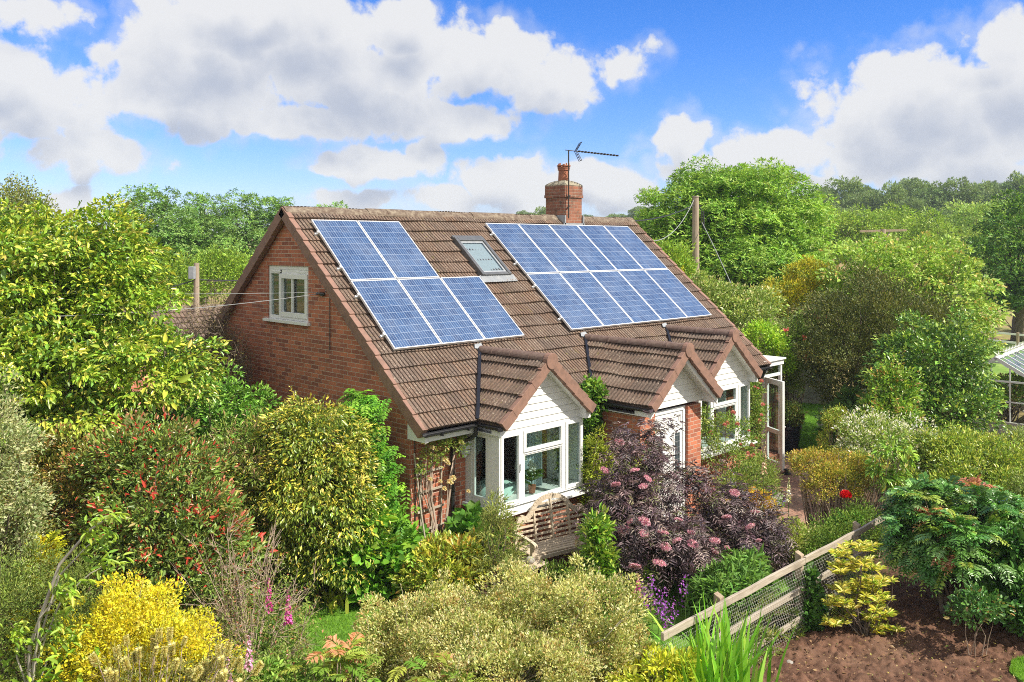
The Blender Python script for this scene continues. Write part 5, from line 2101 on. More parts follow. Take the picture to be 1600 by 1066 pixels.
    shrub('hydrangea', 'pale green shrub with a pink flower head behind the elder', 'shrub', (3.35, -1.35), 95,
          [(0, 0, .9, .42, .36, .75)], .15, 90, 46, .075, .45, [(.22, .30, .07, 3), (.34, .38, .12, 1), (.12, .20, .04, 1)], 'soft', tips=[(.58, .58, .50, 1), (.30, .36, .10, 3)], tip_p=.25)
    # climbing roses on the far bay
    def rose(name, label, at, seed, blobs, nc, cols, nflow):
        t, C = shrub(name, label, 'climber', at, seed, blobs, .16, nc, 52, .05, .5, [(.10, .18, .03, 3), (.16, .24, .045, 2), (.24, .30, .08, 1)], 'leaf', stem=.010)
        rg = np.random.default_rng(seed)
        proto = None
        for k in range(nflow):
            if proto is None:
                fl = Leaves(seed + 5)
                n = 60
                P = dirs(fl.r, n, -.2) * .018
                fl.add(P, P + fl.r.normal(0, .010, (n, 3)) + np.array([0, 0, .014]), P, .030, .95, pick(fl.r, cols, n), 'b')
                proto = o = fl.build('rose_flower', M['petal'], t, floor=None)
            else:
                o = proto.copy()
                COL.objects.link(o)
                o.parent = t
            c = C[rg.integers(0, len(C))]
            o.location = tuple(c + np.array([-.10, -.14, .06]) + rg.normal(0, .04, 3))
            s = .8 + .6 * rg.random()
            o.scale = (s, s, s)
        return t
    PINK = [(.46, .19, .21, 2), (.52, .32, .32, 1)]
    rose('climbing_rose', 'rambling pink rose in front of the far bay window', (7.0, -.85), 96, [(0, 0, 1.0, .62, .25, .95), (-.45, .1, 1.3, .35, .22, .7), (.7, .05, .9, .45, .22, .75)], 90, PINK, 12)
    rose('climbing_rose', 'pale pink rambling rose beside the open glazed door', (9.15, -.25), 97, [(0, 0, 1.2, .26, .2, 1.0), (.25, .1, 1.7, .25, .18, .5)], 80, PINK, 9)
    # cream rose on the trellis
    t = thing('cream_rose', 'bare-stemmed cream climbing rose on the wall trellis', 'climber', (.52, .28, 0))
    mb = MB()
    rg = np.random.default_rng(98)
    for k in range(9):
        x1 = rg.uniform(-.34, .36)
        mb.tube([(rg.normal(0, .05), rg.normal(0, .03), 0), (x1 * .3 + rg.normal(0, .04), -.01, .7), (x1 * .8 + rg.normal(0, .05), .02, 1.4), (x1, -.05, 2.0 + rg.normal(0, .12))],
                [.022 if k < 4 else .012, .018 if k < 4 else .010, .010, .005], 6)
    mb.build('stems', M['paletwig'], t, smooth=True)
    lv = Leaves(99)
    puff(lv, [(.05, -.10, 2.03, .45, .14, .18), (-.3, -.08, 1.8, .12, .1, .3)], 30, .10, 22, .055, .5, [(.10, .17, .03, 2), (.16, .22, .05, 2), (.24, .22, .08, 1)], tmpl='o')
    lv.build('foliage', M['leaf'], t)
    fl = Leaves(100)
    n = 60
    P = dirs(fl.r, n, -.3) * .02
    fl.add(P, P + fl.r.normal(0, .010, (n, 3)), P, .032, .95, pick(fl.r, [(.54, .42, .26, 2), (.58, .52, .40, 2)], n), 'b')
    proto = None
    for x, z in ((-.16, 1.93), (.06, 1.80), (.0, 1.86), (-.42, 2.2), (-.10, 1.55), (.1, 1.5), (.16, 1.55), (-.02, 1.42), (.48, 1.28), (-.3, 1.62), (.33, 2.08), (-.26, 2.1)):
        if proto is None:
            proto = o = fl.build('rose_flower', M['petal'], t, floor=None)
        else:
            o = proto.copy()
            COL.objects.link(o)
            o.parent = t
        o.location = (x, -.16, z)
        s = rg.uniform(.8, 1.3)
        o.scale = (s, s, s)
    # mixed planting along the path
    shrub('path_border_plants', 'mixed green and lavender planting below the far bay window', 'plant', (7.4, -1.15), 101,
          [(0, 0, .35, .9, .35, .4), (-1.1, -.2, .3, .5, .4, .4), (1.0, .35, .35, .5, .25, .45)], .16, 190, 50, .06, .28, [(.16, .23, .06, 3), (.24, .30, .09, 2), (.10, .17, .04, 2), (.34, .28, .44, .2)], 'soft', up=.4)
    shrub('gold_heather', 'low orange and gold foliage clump beside the brick path', 'plant', (6.25, -1.9), 102,
          [(0, 0, .3, .5, .35, .33)], .12, 80, 60, .05, .35, [(.50, .34, .05, 3), (.56, .44, .06, 2), (.44, .20, .05, 1)], 'soft')
    shrub('blue_white_bedding', 'low bedding plants with small white and blue flowers by the path', 'plant', (6.9, -1.75), 103,
          [(0, 0, .2, .5, .3, .25)], .1, 70, 44, .04, .6, [(.10, .20, .05, 4), (.60, .60, .62, 1), (.18, .15, .48, 1)], 'soft')


border_by_bench()


def right_garden():
    # golden pieris by the fence
    at = spot(1348, 11.6)
    t = thing('golden_pieris', 'tiered small shrub with pale yellow whorled leaves on the red soil by the fence', 'shrub', (*at, 0))
    lv = Leaves(111)
    r = lv.r
    tiers = [(1342, 858, 26, 10), (1318, 866, 14, 8), (1345, 885, 38, 12), (1312, 890, 24, 10), (1372, 912, 26, 11), (1335, 920, 35, 12), (1318, 945, 30, 12), (1365, 935, 34, 13), (1380, 958, 26, 11), (1312, 972, 24, 12), (1350, 965, 30, 12), (1385, 985, 22, 11)]
    cs = []
    for px, py, rx, ry in tiers:
        for q in range(max(4, int(rx * .55))):
            a, b = r.random() * 6.28, math.sqrt(r.random())
            D = 11.6 + r.normal(0, .16)
            cs.append(rel(at, px + rx * b * math.cos(a), py + ry * b * math.sin(a) * .8, D))
    cs = np.array(cs)
    per = 20
    P = np.repeat(cs, per, 0)
    a = r.random(len(P)) * 6.28
    A = np.stack([np.cos(a), np.sin(a), .35 + .5 * r.random(len(P))], -1)
    lv.add(P + A * .012, A, np.tile([0, 0, 1.0], (len(P), 1)), .085 * np.exp(r.normal(0, .2, len(P))), .22,
           pick(r, [(.46, .46, .11, 3), (.40, .42, .07, 2), (.22, .32, .04, 2), (.52, .51, .24, 1.5)], len(P)), 'o', .12)
    lv.build('foliage', M['soft'], t)
    mb = limbs((0, 0, 0), cs[r.choice(len(cs), 36, replace=False)], .014, np.random.default_rng(2))
    mb.build('stems', M['bark'], t, smooth=True)
    # mahonia
    at = spot(1488, 12.3)
    t = thing('mahonia', 'big dark green mahonia with fern-like leaves and coppery young fronds at right', 'shrub', (*at, 0))
    lv = Leaves(112)
    r = lv.r
    s = 12.3 / F_PX
    bl = []
    for px, py, rx, ry, D in ((1500, 825, 78, 64, 12.4), (1445, 845, 36, 54, 12.2), (1555, 845, 55, 66, 12.4), (1505, 865, 60, 50, 11.9), (1600, 870, 40, 60, 12.5), (1435, 800, 32, 40, 12.7)):
        c = rel(at, px, py, D)
        bl.append((c[0], c[1], c[2], rx * s, rx * s, ry * s))
    C, O = shell(r, bl, 250, .6, -.5, .15)
    per = 9
    P = np.repeat(C, per, 0)
    D = np.repeat(O, per, 0) * .7 + r.normal(0, .6, (len(P), 3))
    D[:, 2] = D[:, 2] * .5 + .25
    tint = pick(r, [(.055, .15, .035, 4), (.085, .20, .04, 3), (.19, .28, .05, 1.6), (.13, .25, .09, 1.4)], len(P), np.repeat(np.arange(len(C)), per))
    cop = (O[:, 2] > .2) & (r.random(len(C)) < .10)
    tint = np.where(np.repeat(cop, per)[:, None], pick(r, [(.34, .16, .09, 2), (.40, .24, .12, 1)], len(P)), tint)
    fronds(lv, P, D, .27 + .09 * r.random(len(P)), 8, .070, .36, tint, droop=.42, vee=1.1)
    lv.build('foliage', M['gloss'], t)
    mb = limbs((0, 0, 0), C[r.choice(len(C), 40, replace=False)], .035, np.random.default_rng(3))
    mb.tube([(0, 0, -.05), (-.08, .05, .3), (.05, .0, .7), (.1, .1, 1.1)], [.10, .075, .06, .03], 9)
    mb.build('stems', M['bark'], t, smooth=True)
    # young rose bush and dark broad-leaved shrub in the right corner
    shrub('young_rose_bush', 'small rose bush with bare lower stems on the red soil', 'shrub', spot(1520, 10.95), 113,
          [(0, 0, .66, .24, .24, .24), (.12, -.12, .75, .16, .16, .16)], .10, 34, 34, .055, .55, [(.05, .14, .035, 3), (.09, .19, .05, 2), (.26, .20, .08, .4)], 'gloss', tmpl='o', bark='redtwig', stem=.009, nstem=6)
    shrub('camellia', 'dark glossy broad-leaved shrub at the right picture edge', 'shrub', spot(1600, 11.6), 114,
          [(0, 0, .5, .5, .45, .5), (.3, .2, .8, .5, .5, .6)], .18, 140, 50, .10, .5, [(.05, .14, .03, 3), (.09, .20, .04, 2)], 'gloss', tmpl='o')
    # ivy on the fence post and grassy tuft below
    shrub('ivy', 'dark ivy wrapped round the fence post', 'climber', (2.82, -4.72), 115,
          [(0, 0, .45, .15, .12, .42), (0, 0, .2, .2, .16, .2)], .09, 70, 34, .06, .8, [(.05, .13, .025, 3), (.09, .20, .04, 2)], 'gloss', tmpl='o', stem=.006)
    shrub('fence_weeds', 'low ragged weeds along the foot of the fence', 'plant', (4.0, -4.72), 116,
          [(0, 0, .15, 1.1, .14, .22), (-2.0, .2, .2, .9, .3, .35)], .1, 130, 40, .06, .3, [(.14, .20, .05, 2), (.20, .24, .08, 2), (.09, .15, .04, 1)], 'soft', up=.5)
    shrub('fence_shrub', 'fine-leaved green shrub behind the fence under the golden pieris', 'shrub', (5.0, -4.05), 117,
          [(0, 0, .4, .7, .35, .42), (.7, -.1, .5, .55, .4, .5)], .15, 200, 66, .04, .42, [(.10, .18, .03, 3), (.16, .24, .05, 2), (.06, .12, .025, 1)], 'soft')
    # behind the fence: white spire plants, peony flower, variegated mound
    shrub('variegated_euonymus', 'cream variegated mound behind the fence beside the path', 'shrub', (4.85, -3.4), 118,
          [(0, 0, .35, .5, .38, .38)], .13, 120, 60, .045, .5, [(.36, .40, .14, 2), (.20, .28, .06, 2), (.50, .50, .26, 1)], 'soft')
    foxglove((5.55, -3.0), 1.25, 'white foxglove beside the path behind the fence', [(.66, .66, .52, 2), (.52, .56, .30, 1)], 119)
    foxglove((6.1, -3.3), 1.15, 'pale purple foxglove next to the red peony', LILAC, 120)
    foxglove((5.9, -2.3), 1.7, 'tall thin faded foxglove leaning over the brick path', [(.50, .40, .34, 1), (.40, .34, .24, 1)], 121, (.03, -.02))
    t = thing('red_peony', 'single deep red peony flower standing above the fence', 'flower', (5.55, -4.0, 0))
    fl = Leaves(122)
    n = 150
    P = dirs(fl.r, n, -.3) * .055 + np.array([0, 0, 1.12])
    fl.add(P, P - np.array([0, 0, 1.08]), P - np.array([0, 0, 1.12]), .06, .95, pick(fl.r, [(.46, .012, .02, 2), (.34, .008, .015, 1)], n), 'b')
    fl.build('flower_head', M['petal'], t)
    mb = MB()
    mb.tube([(0, 0, 0), (.03, 0, .6), (0, 0, 1.1)], [.009, .008, .006], 5)
    mb.build('stem', M['green'], t)
    lf = Leaves(123)
    puff(lf, [(0, 0, .45, .3, .25, .35)], 24, .14, 26, .11, .3, [(.08, .19, .04, 2), (.13, .25, .05, 1)], fan=3)
    lf.build('foliage', M['soft'], t)
    # stemmy golden brown hedge
    at = spot(1302, 15.4)
    t = thing('stemmy_hedge', 'clipped golden-green hedge with bare brown stems beside the brick path', 'hedge', (*at, 0))
    lv = Leaves(124)
    bl = []
    for px, py, rx, ry, D in ((1256, 726, 18, 18, 15.7), (1278, 730, 34, 26, 15.5), (1320, 742, 38, 34, 15.3), (1358, 750, 34, 36, 15.2), (1300, 760, 40, 36, 15.0)):
        c = rel(at, px, py, D)
        k = D / F_PX
        bl.append((c[0], c[1], c[2], rx * k, rx * k, ry * k))
    C = puff(lv, bl, 330, .13, 64, .036, .42, [(.22, .24, .04, 3), (.32, .28, .05, 2), (.12, .17, .03, 2), (.36, .22, .08, 1)], up=.5, zmin=-.3, tips=[(.42, .38, .06)], tip_p=.3)
    lv.build('foliage', M['leaf'], t)
    rg = np.random.default_rng(7)
    mb = MB()
    for k in range(150):
        c = C[rg.integers(0, len(C))]
        b = np.array([c[0] * .45 + rg.normal(0, .1), c[1] * .45 + rg.normal(0, .1), 0])
        mb.tube([tuple(b), tuple((b + c) / 2 + rg.normal(0, .03, 3)), tuple(c)], [.013, .010, .005], 5, cap=False)
    mb.build('stems', M['paletwig'], t, smooth=True)
    # white blossom shrub
    at = spot(1392, 17.2)
    s = 17.2 / F_PX
    def B(at, rows):
        out = []
        for px, py, rx, ry, D in rows:
            c = rel(at, px, py, D)
            k = D / F_PX
            out.append((c[0], c[1], c[2], rx * k, rx * k, ry * k))
        return out
    shrub('white_blossom_shrub', 'loose shrub covered in white blossom in front of the dark tall bushes', 'shrub', at, 125,
          B(at, ((1360, 690, 48, 42, 17.3), (1420, 700, 45, 40, 17.0), (1385, 735, 60, 40, 16.8))), .2, 300, 60, .055, .45,
          [(.16, .25, .05, 3), (.22, .31, .08, 2), (.10, .17, .04, 1)], 'leaf', tips=[(.60, .60, .55, 3), (.26, .34, .08, 2)], tip_p=.95)
    at = spot(1372, 14.7)
    shrub('cherry_sapling', 'young sapling with drooping bright green leaves over the hedge end', 'tree', at, 126,
          B(at, ((1395, 708, 24, 22, 14.7), (1380, 738, 18, 22, 14.7), (1405, 760, 15, 32, 14.6))), .14, 34, 26, .10, .36, [(.14, .27, .035, 3), (.22, .34, .05, 2), (.34, .34, .08, .5)], 'gloss', tmpl='o', droop=.6, up=0, bark='paletwig')
    at = spot(1512, 16.3)
    shrub('yellow_green_shrub', 'broad yellow-green shrub in front of the greenhouse', 'shrub', at, 127,
          B(at, ((1480, 712, 52, 36, 16.6), (1540, 722, 68, 40, 16.4), (1600, 750, 50, 40, 16.2), (1520, 765, 80, 44, 15.8))), .2, 560, 70, .062, .40,
          [(.15, .24, .035, 3), (.22, .31, .045, 2), (.10, .17, .03, 2)], 'gloss', tips=[(.34, .40, .08)], tip_p=.5, shoots=(60, .3))
    at = spot(1590, 15.0)
    shrub('grey_leaf_shrub', 'silvery grey-green shrub below the greenhouse corner', 'shrub', at, 128,
          B(at, ((1598, 690, 22, 18, 17.5), (1615, 790, 40, 50, 15.0))), .15, 110, 60, .055, .4, [(.26, .32, .16, 2), (.18, .26, .08, 2)], 'soft')
    # topiary-like small bush left of the white shrub
    at = spot(1305, 18.5)
    shrub('small_round_bush', 'small yellow-topped bush on a bare stem at the lawn edge', 'shrub', at, 129,
          B(at, ((1308, 655, 20, 16, 18.5), (1305, 690, 22, 40, 18.5))), .13, 80, 50, .05, .4, [(.16, .24, .04, 2), (.24, .30, .05, 2), (.30, .22, .06, .6)], 'leaf')
    # tall bushes
    at = spot(1468, 20.0)
    tree('green_tree', 'rounded glossy green garden tree in front of the greenhouse', 'tree', at, 130,
         B(at, ((1462, 560, 78, 58, 20.2), (1500, 622, 50, 38, 19.8), (1420, 590, 52, 52, 20.0), (1465, 640, 70, 46, 19.5), (1420, 650, 45, 40, 19.3))), .28, 1600, 84, .092, .52,
         [(.075, .17, .03, 3), (.11, .22, .04, 2), (.05, .11, .025, 2)], .09, mat='gloss', tips=[(.26, .38, .07)], tip_p=.35, zmin=-.8, space=.31, dome=True, core=.75)
    at = spot(1412, 18.6)
    shrub('lime_tipped_bush', 'narrow bush with reddish young tips in front of the rounded green tree', 'shrub', at, 131,
          B(at, ((1395, 610, 34, 40, 18.8), (1385, 650, 40, 30, 18.6))), .2, 100, 54, .08, .5, [(.12, .24, .035, 3), (.18, .30, .045, 2)], 'gloss', tmpl='o', tips=[(.34, .22, .08, 1), (.26, .36, .06, 2)], tip_p=.4, shoots=(24, .4))
    at = spot(1340, 22.3)
    tree('dark_evergreen', 'big dark olive evergreen bush behind the right-hand lawn', 'tree', at, 132,
         B(at, ((1370, 500, 95, 62, 23.0), (1320, 560, 68, 60, 22.4), (1440, 530, 60, 65, 22.8), (1335, 610, 50, 45, 22.2), (1295, 585, 30, 40, 22.4), (1350, 655, 45, 40, 22.0))), .30, 1900, 130, .068, .42,
         [(.075, .095, .026, 3), (.105, .125, .034, 2), (.05, .075, .022, 2), (.16, .165, .055, .9)], .12, mat='leaf', up=.5, zmin=-.7, rough=.25, space=.32, core=.76)
    at = spot(1425, 27.5)
    tree('light_maple', 'wide pale green maple with pinkish tips behind the dark evergreen', 'tree', at, 133,
         B(at, ((1370, 440, 80, 62, 27.5), (1430, 425, 65, 55, 27.8), (1490, 470, 60, 75, 27.2), (1325, 470, 50, 55, 27.4), (1515, 530, 40, 46, 27.0), (1440, 510, 90, 80, 27.0))), .38, 2200, 105, .115, .6,
         [(.21, .34, .065, 3), (.27, .40, .10, 2), (.14, .25, .045, 2)], .2, mat='leaf', space=.47, dome=True, flat=.75, core=.74, tips=[(.30, .38, .12, 3), (.40, .34, .14, 1)], tip_p=.4, zmin=-.7)
    # shrubs beyond the far gable
    at = spot(1200, 23.0)
    shrub('lime_shrub', 'bright lime-green shrub beyond the far gable', 'shrub', at, 134,
          B(at, ((1190, 530, 26, 26, 23.0), (1215, 560, 22, 30, 23.2))), .2, 90, 56, .08, .5, [(.20, .36, .03, 3), (.28, .42, .05, 2)], 'leaf')
    at = spot(1165, 25.5)
    shrub('cream_elder', 'cream-flowered elder bush beyond the roof edge', 'shrub', at, 135,
          B(at, ((1125, 470, 38, 30, 26.0), (1165, 500, 42, 32, 25.4), (1100, 450, 22, 20, 26.3), (1190, 480, 26, 26, 25.8), (1150, 560, 60, 45, 25.2))), .24, 330, 60, .085, .5,
          [(.20, .29, .08, 3), (.14, .22, .05, 2), (.28, .36, .12, 1)], 'leaf', tips=[(.62, .58, .34, 2), (.28, .36, .12, 2)], tip_p=.4)
    t, C = shrub('rose_thicket', 'tall rose thicket dotted with red blooms beyond the glazed porch', 'shrub', spot(1235, 24.0), 136,
                 B(spot(1235, 24.0), ((1240, 545, 34, 45, 24.0), (1222, 590, 26, 40, 23.8), (1265, 520, 30, 40, 24.5))), .22, 230, 60, .07, .45, [(.16, .25, .06, 3), (.22, .30, .08, 2), (.10, .17, .04, 1)], 'leaf')
    fl = Leaves(137)
    sel = C[fl.r.choice(len(C), 10, replace=False)] - FWD * .28
    for c in sel:
        fl.add(c + fl.r.normal(0, .035, (14, 3)), dirs(fl.r, 14), dirs(fl.r, 14), .07, .9, pick(fl.r, [(.60, .10, .12, 2), (.66, .24, .22, 1)], 14), 'b')
    fl.build('rose_flowers', M['petal'], t)
    at = spot(1232, 28.0)
    shrub('golden_bush', 'golden-yellow bush at the foot of the big ash tree', 'shrub', at, 138,
          B(at, ((1235, 465, 45, 28, 28.5), (1262, 440, 30, 36, 29), (1200, 480, 30, 24, 28))), .26, 260, 56, .09, .45, [(.36, .34, .03, 3), (.26, .29, .03, 2), (.14, .20, .03, 1)], 'leaf')
    at = spot(1052, 29.5)
    t, C = shrub('laburnum', 'laburnum with hanging yellow flower chains behind the roof slope', 'tree', at, 139,
                 B(at, ((1050, 425, 32, 36, 29.5), (1070, 450, 26, 30, 29.2), (1030, 400, 20, 22, 29.8))), .28, 150, 50, .11, .45, [(.16, .27, .04, 3), (.22, .33, .05, 2)], 'leaf')
    fl = Leaves(140)
    for c in C[fl.r.choice(len(C), 26, replace=False)]:
        q = c - FWD * .25
        n = 40
        z = fl.r.random((n, 1))
        fl.add(q - np.array([0, 0, .45]) * z + fl.r.normal(0, .03, (n, 3)) * (1.1 - z), dirs(fl.r, n), dirs(fl.r, n), .05, .8, pick(fl.r, [(.66, .54, .03, 1)], n))
    fl.build('flower_chains', M['petal'], t)
    # low plants round the right lawn
    at = (13.2, 2.6)
    shrub('lawn_border_plants', 'dark low border plants between the right lawn and the stone wall', 'plant', at, 141,
          [(0, 0, .3, 1.2, .5, .4), (1.6, 1.0, .4, 1.2, .7, .6), (3.2, 2.2, .5, 1.0, .8, .8)], .2, 240, 50, .09, .45, [(.07, .14, .03, 3), (.11, .20, .04, 2), (.10, .06, .06, 1)], 'leaf', nup=1.0)
    shrub('hosta_clump', 'big ribbed blue-green leaves under the dark evergreen', 'plant', spot(1330, 21.4), 142,
          [(0, 0, .7, .5, .5, .7)], .25, 60, 26, .22, .5, [(.09, .18, .06, 2), (.13, .23, .08, 1)], 'soft', tmpl='o', tips=[(.6, .62, .55, 1)], tip_p=.05)
    shrub('potted_shrub', 'bushy plant growing in the black pot beside the glazed porch', 'plant', (12.35, .55), 143,
          [(0, 0, .85, .32, .3, .38)], .14, 70, 46, .06, .5, [(.16, .22, .06, 2), (.24, .22, .07, 1), (.10, .16, .04, 1)], 'leaf')


right_garden()

# ------------------------------------------------------------------ trees and land beyond the garden
def far_blobs(at, rows):
    out = []
    for px, py, rx, ry, D in rows:
        c = rel(at, px, py, D)
        k = D / F_PX
        out.append((c[0], c[1], c[2], rx * k, rx * k, ry * k))
    return out


def beyond():
    at = spot(1140, 36)
    tree('ash_tree', 'big rounded bright green ash tree behind the right telegraph pole', 'tree', at, 151,
         far_blobs(at, ((1140, 340, 95, 76, 36), (1060, 345, 58, 60, 35.5), (1210, 350, 66, 74, 36.4), (1150, 410, 110, 70, 35), (1235, 400, 48, 58, 36), (1040, 390, 52, 55, 35), (1195, 440, 60, 40, 34.5), (1110, 450, 70, 40, 34.5))),
         .66, 2800, 120, .135, .36, [(.16, .30, .04, 3), (.21, .36, .055, 2), (.10, .22, .03, 2)], .32, fan=3, tips=[(.25, .38, .08)], tip_p=.3, zmin=-.75, rough=.2, flat=.7, inner=.5, space=.60, dome=True, core=.76)
    # the row behind the neighbour's roof at the left
    GL = [(.14, .26, .07, 3), (.19, .33, .09, 2), (.10, .19, .06, 2)]
    k = 0
    for px, D, rows, lab in (
            (240, 46, ((235, 350, 48, 48, 46), (265, 370, 42, 50, 45.6), (215, 380, 30, 50, 46), (240, 420, 60, 50, 45)), 'tall airy green tree left of the small wooden pole'),
            (318, 48, ((315, 365, 36, 50, 48), (335, 390, 34, 50, 47.6), (300, 400, 40, 50, 47)), 'narrow mid-green tree directly behind the small wooden pole'),
            (405, 50, ((385, 350, 34, 38, 50), (420, 350, 34, 42, 50.4), (400, 400, 50, 55, 49.5), (450, 400, 40, 50, 50)), 'green tree half hidden by the left roof slope'),
            (525, 54, ((522, 345, 22, 22, 54), (535, 380, 40, 40, 54)), 'tree with only its top twigs showing over the ridge')):
        at = spot(px, D)
        tree('background_tree', lab, 'tree', at, 160 + k, far_blobs(at, rows), .66, 800, 100, .16, .34, GL, .22, fan=3, space=.74, dome=True, core=.72, group='trees behind the house at left', rough=.25, zmin=-.8, flat=.75)
        k += 1
    YL = [(.17, .28, .035, 3), (.24, .35, .05, 2), (.11, .20, .03, 1)]
    for px, D, rows, lab in (
            (275, 39, ((260, 430, 45, 28, 39), (300, 450, 40, 28, 39)), 'lime-green bush behind the small wooden pole'),
            (355, 40, ((350, 425, 45, 30, 40), (385, 450, 36, 36, 40)), 'yellow-green bush between the small pole and the gable'),
            (180, 40, ((190, 420, 50, 45, 40), (120, 430, 60, 50, 40)), 'green bush seen above the big yellow-green tree')):
        at = spot(px, D)
        shrub('background_bush', lab, 'bush', at, 170 + k, far_blobs(at, rows), .6, 100, 100, .13, .42, YL, 'leaf', group='bushes behind the house at left', rough=.22)
        k += 1
    # weeping birch
    at = spot(10, 31)
    t = thing('birch_tree', 'weeping birch with hanging olive twigs at the top left edge', 'tree', (*at, 0))
    lv = Leaves(180)
    r = lv.r
    C, O = shell(r, far_blobs(at, ((-10, 330, 70, 66, 31), (25, 310, 40, 42, 31), (70, 340, 22, 34, 31.4))), 190, .5, -.2, .25)
    n = len(C) * 60
    u = r.random((n, 1))
    P = np.repeat(C, 60, 0) + r.normal(0, .10, (n, 3)) + np.repeat(O * np.array([.35, .35, 0]), 60, 0) * u - np.array([0, 0, 1.0]) * u * 1.1
    lv.add(P, r.normal(0, .5, (n, 3)) - np.array([0, 0, .7]), r.normal(0, 1, (n, 3)), .10, .55, pick(r, [(.15, .19, .05, 3), (.20, .24, .07, 2), (.10, .13, .04, 1)], n))
    lv.build('crown', M['leaf'], t)
    mb = limbs((0, 0, 2.5), C[:40], .05, np.random.default_rng(8))
    mb.tube([(0, 0, -.1), (.05, .05, 3), (0, 0, 6.5)], [.2, .15, .06], 9)
    mb.build('trunk', M['greystem'], t, smooth=True)
    # right edge: dark rounded tree with a hedge below
    at = spot(1590, 47)
    tree('dark_green_tree', 'dark green spreading tree at the right edge above the field', 'tree', at, 181,
         far_blobs(at, ((1585, 350, 32, 40, 47), (1600, 385, 66, 52, 46.6), (1560, 420, 50, 44, 46), (1610, 430, 70, 44, 45.5), (1570, 455, 50, 24, 45.5), (1620, 465, 60, 24, 45), (1640, 360, 60, 60, 47))), .62, 1500, 115, .19, .5,
         [(.07, .16, .035, 3), (.10, .21, .05, 2), (.045, .11, .025, 2)], .3, zmin=-.85, space=.66, dome=True, tips=[(.14, .26, .04)], tip_p=.3)
    at = spot(1585, 52)
    shrub('field_hedge', 'low dark hedge along the far side of the field under the right tree', 'hedge', at, 182,
          far_blobs(at, ((1560, 478, 46, 10, 52), (1610, 478, 50, 11, 52))), .4, 160, 50, .16, .45, [(.06, .14, .04, 3), (.09, .18, .05, 2)], 'leaf', zmin=-.3)
    # lighter trees in the middle distance
    MD = [(.19, .30, .045, 3), (.25, .36, .07, 2), (.13, .22, .035, 2)]
    PALE = [(.21, .33, .09, 3), (.27, .38, .12, 2), (.15, .25, .07, 1)]
    for q, (px, D, rows, pal, lab) in enumerate((
            (1345, 74, ((1345, 362, 46, 26, 74), (1320, 375, 40, 24, 74), (1375, 370, 36, 26, 73)), MD, 'yellow-green tree behind the cross-arm pole'),
            (1395, 78, ((1395, 350, 34, 22, 78), (1410, 375, 44, 30, 77)), MD, 'small rounded green tree right behind the cross-arm pole'),
            (1452, 70, ((1452, 362, 22, 26, 70), (1462, 395, 34, 34, 69)), MD, 'upright light green tree right of the cross-arm pole'),
            (1525, 76, ((1525, 352, 44, 30, 76), (1495, 385, 38, 34, 75), (1545, 385, 36, 30, 75)), PALE, 'pale green willow-like tree below the wooded hill'),
            (1580, 84, ((1570, 345, 36, 24, 84), (1600, 340, 34, 30, 84)), PALE, 'pale green tree behind the dark tree at the right edge'),
            (1290, 82, ((1290, 362, 34, 32, 82), (1275, 390, 40, 34, 80)), MD, 'green tree just right of the big ash'))):
        at = spot(px, D)
        z0 = float(land(np.array([at[0]]), np.array([at[1]]))[0])
        bl = [(a, b, c - z0, d, e, f) for a, b, c, d, e, f in far_blobs(at, rows)]
        tree('distant_tree', lab, 'tree', at, 185 + q, bl, .8, 700, 110, .25, .45, pal, .25, space=.9, dome=True, core=.75, group='trees in the middle distance', zmin=-.8, z=z0, rough=.22)
    # woods on the hill: four kinds of tree copied along the slope
    WD = [[(.12, .19, .07, 3), (.15, .23, .085, 2), (.09, .15, .055, 1)], [(.10, .17, .07, 3), (.13, .20, .08, 2)], [(.16, .24, .085, 3), (.12, .19, .065, 2)], [(.13, .20, .08, 3), (.18, .26, .09, 1)]]
    protos = []
    rg = np.random.default_rng(77)
    for q in range(4):
        bl = [(0, 0, 7.2, 3.4, 3.4, 3.2), (1.7, .7, 6.2, 2.6, 2.6, 2.6), (-1.8, -.4, 6.0, 2.7, 2.7, 2.7), (.3, -1.7, 5.2, 2.8, 2.6, 2.4), (0, .5, 4.0, 3.2, 3.0, 2.2)]
        bl = [tuple(np.array(b) * (1 + rg.normal(0, .07, 6))) for b in bl]
        t, C = tree('woodland_tree', 'dark rounded tree in the wood on the distant hill', 'tree', (0, 0), 200 + q, bl, 1.0, 600, 100, .40, .5, WD[q], .35, group='trees of the wood on the hill', zmin=-.7, rough=.2, space=1.05, dome=True)
        protos.append(t)
    places = []
    for px, D in ((1285, 150), (1300, 140), (1318, 158), (1345, 150), (1340, 165), (1372, 158), (1395, 148), (1405, 166), (1428, 156), (1455, 150), (1448, 168), (1478, 160), (1498, 150),
                  (1512, 166), (1535, 156), (1560, 150), (1552, 168), (1582, 160), (1608, 150), (1600, 168), (1630, 158), (1268, 160), (1325, 136), (1372, 140), (1425, 140), (1470, 138), (1520, 140), (1570, 138), (1615, 138),
                  (1255, 176), (1235, 180), (1660, 150), (1290, 178), (1360, 180), (1420, 182), (1500, 182), (1570, 182), (1630, 180)):
        places.append((px, D, 1.0))
    for px, D, s in ((848, 190, .62), (838, 200, .7), (818, 196, .55), (915, 210, .6), (960, 215, .62), (978, 205, .6), (1000, 200, .7), (880, 205, .6), (800, 215, .6), (1020, 190, .8), (740, 220, .5)):
        places.append((px, D, s))
    used = set()
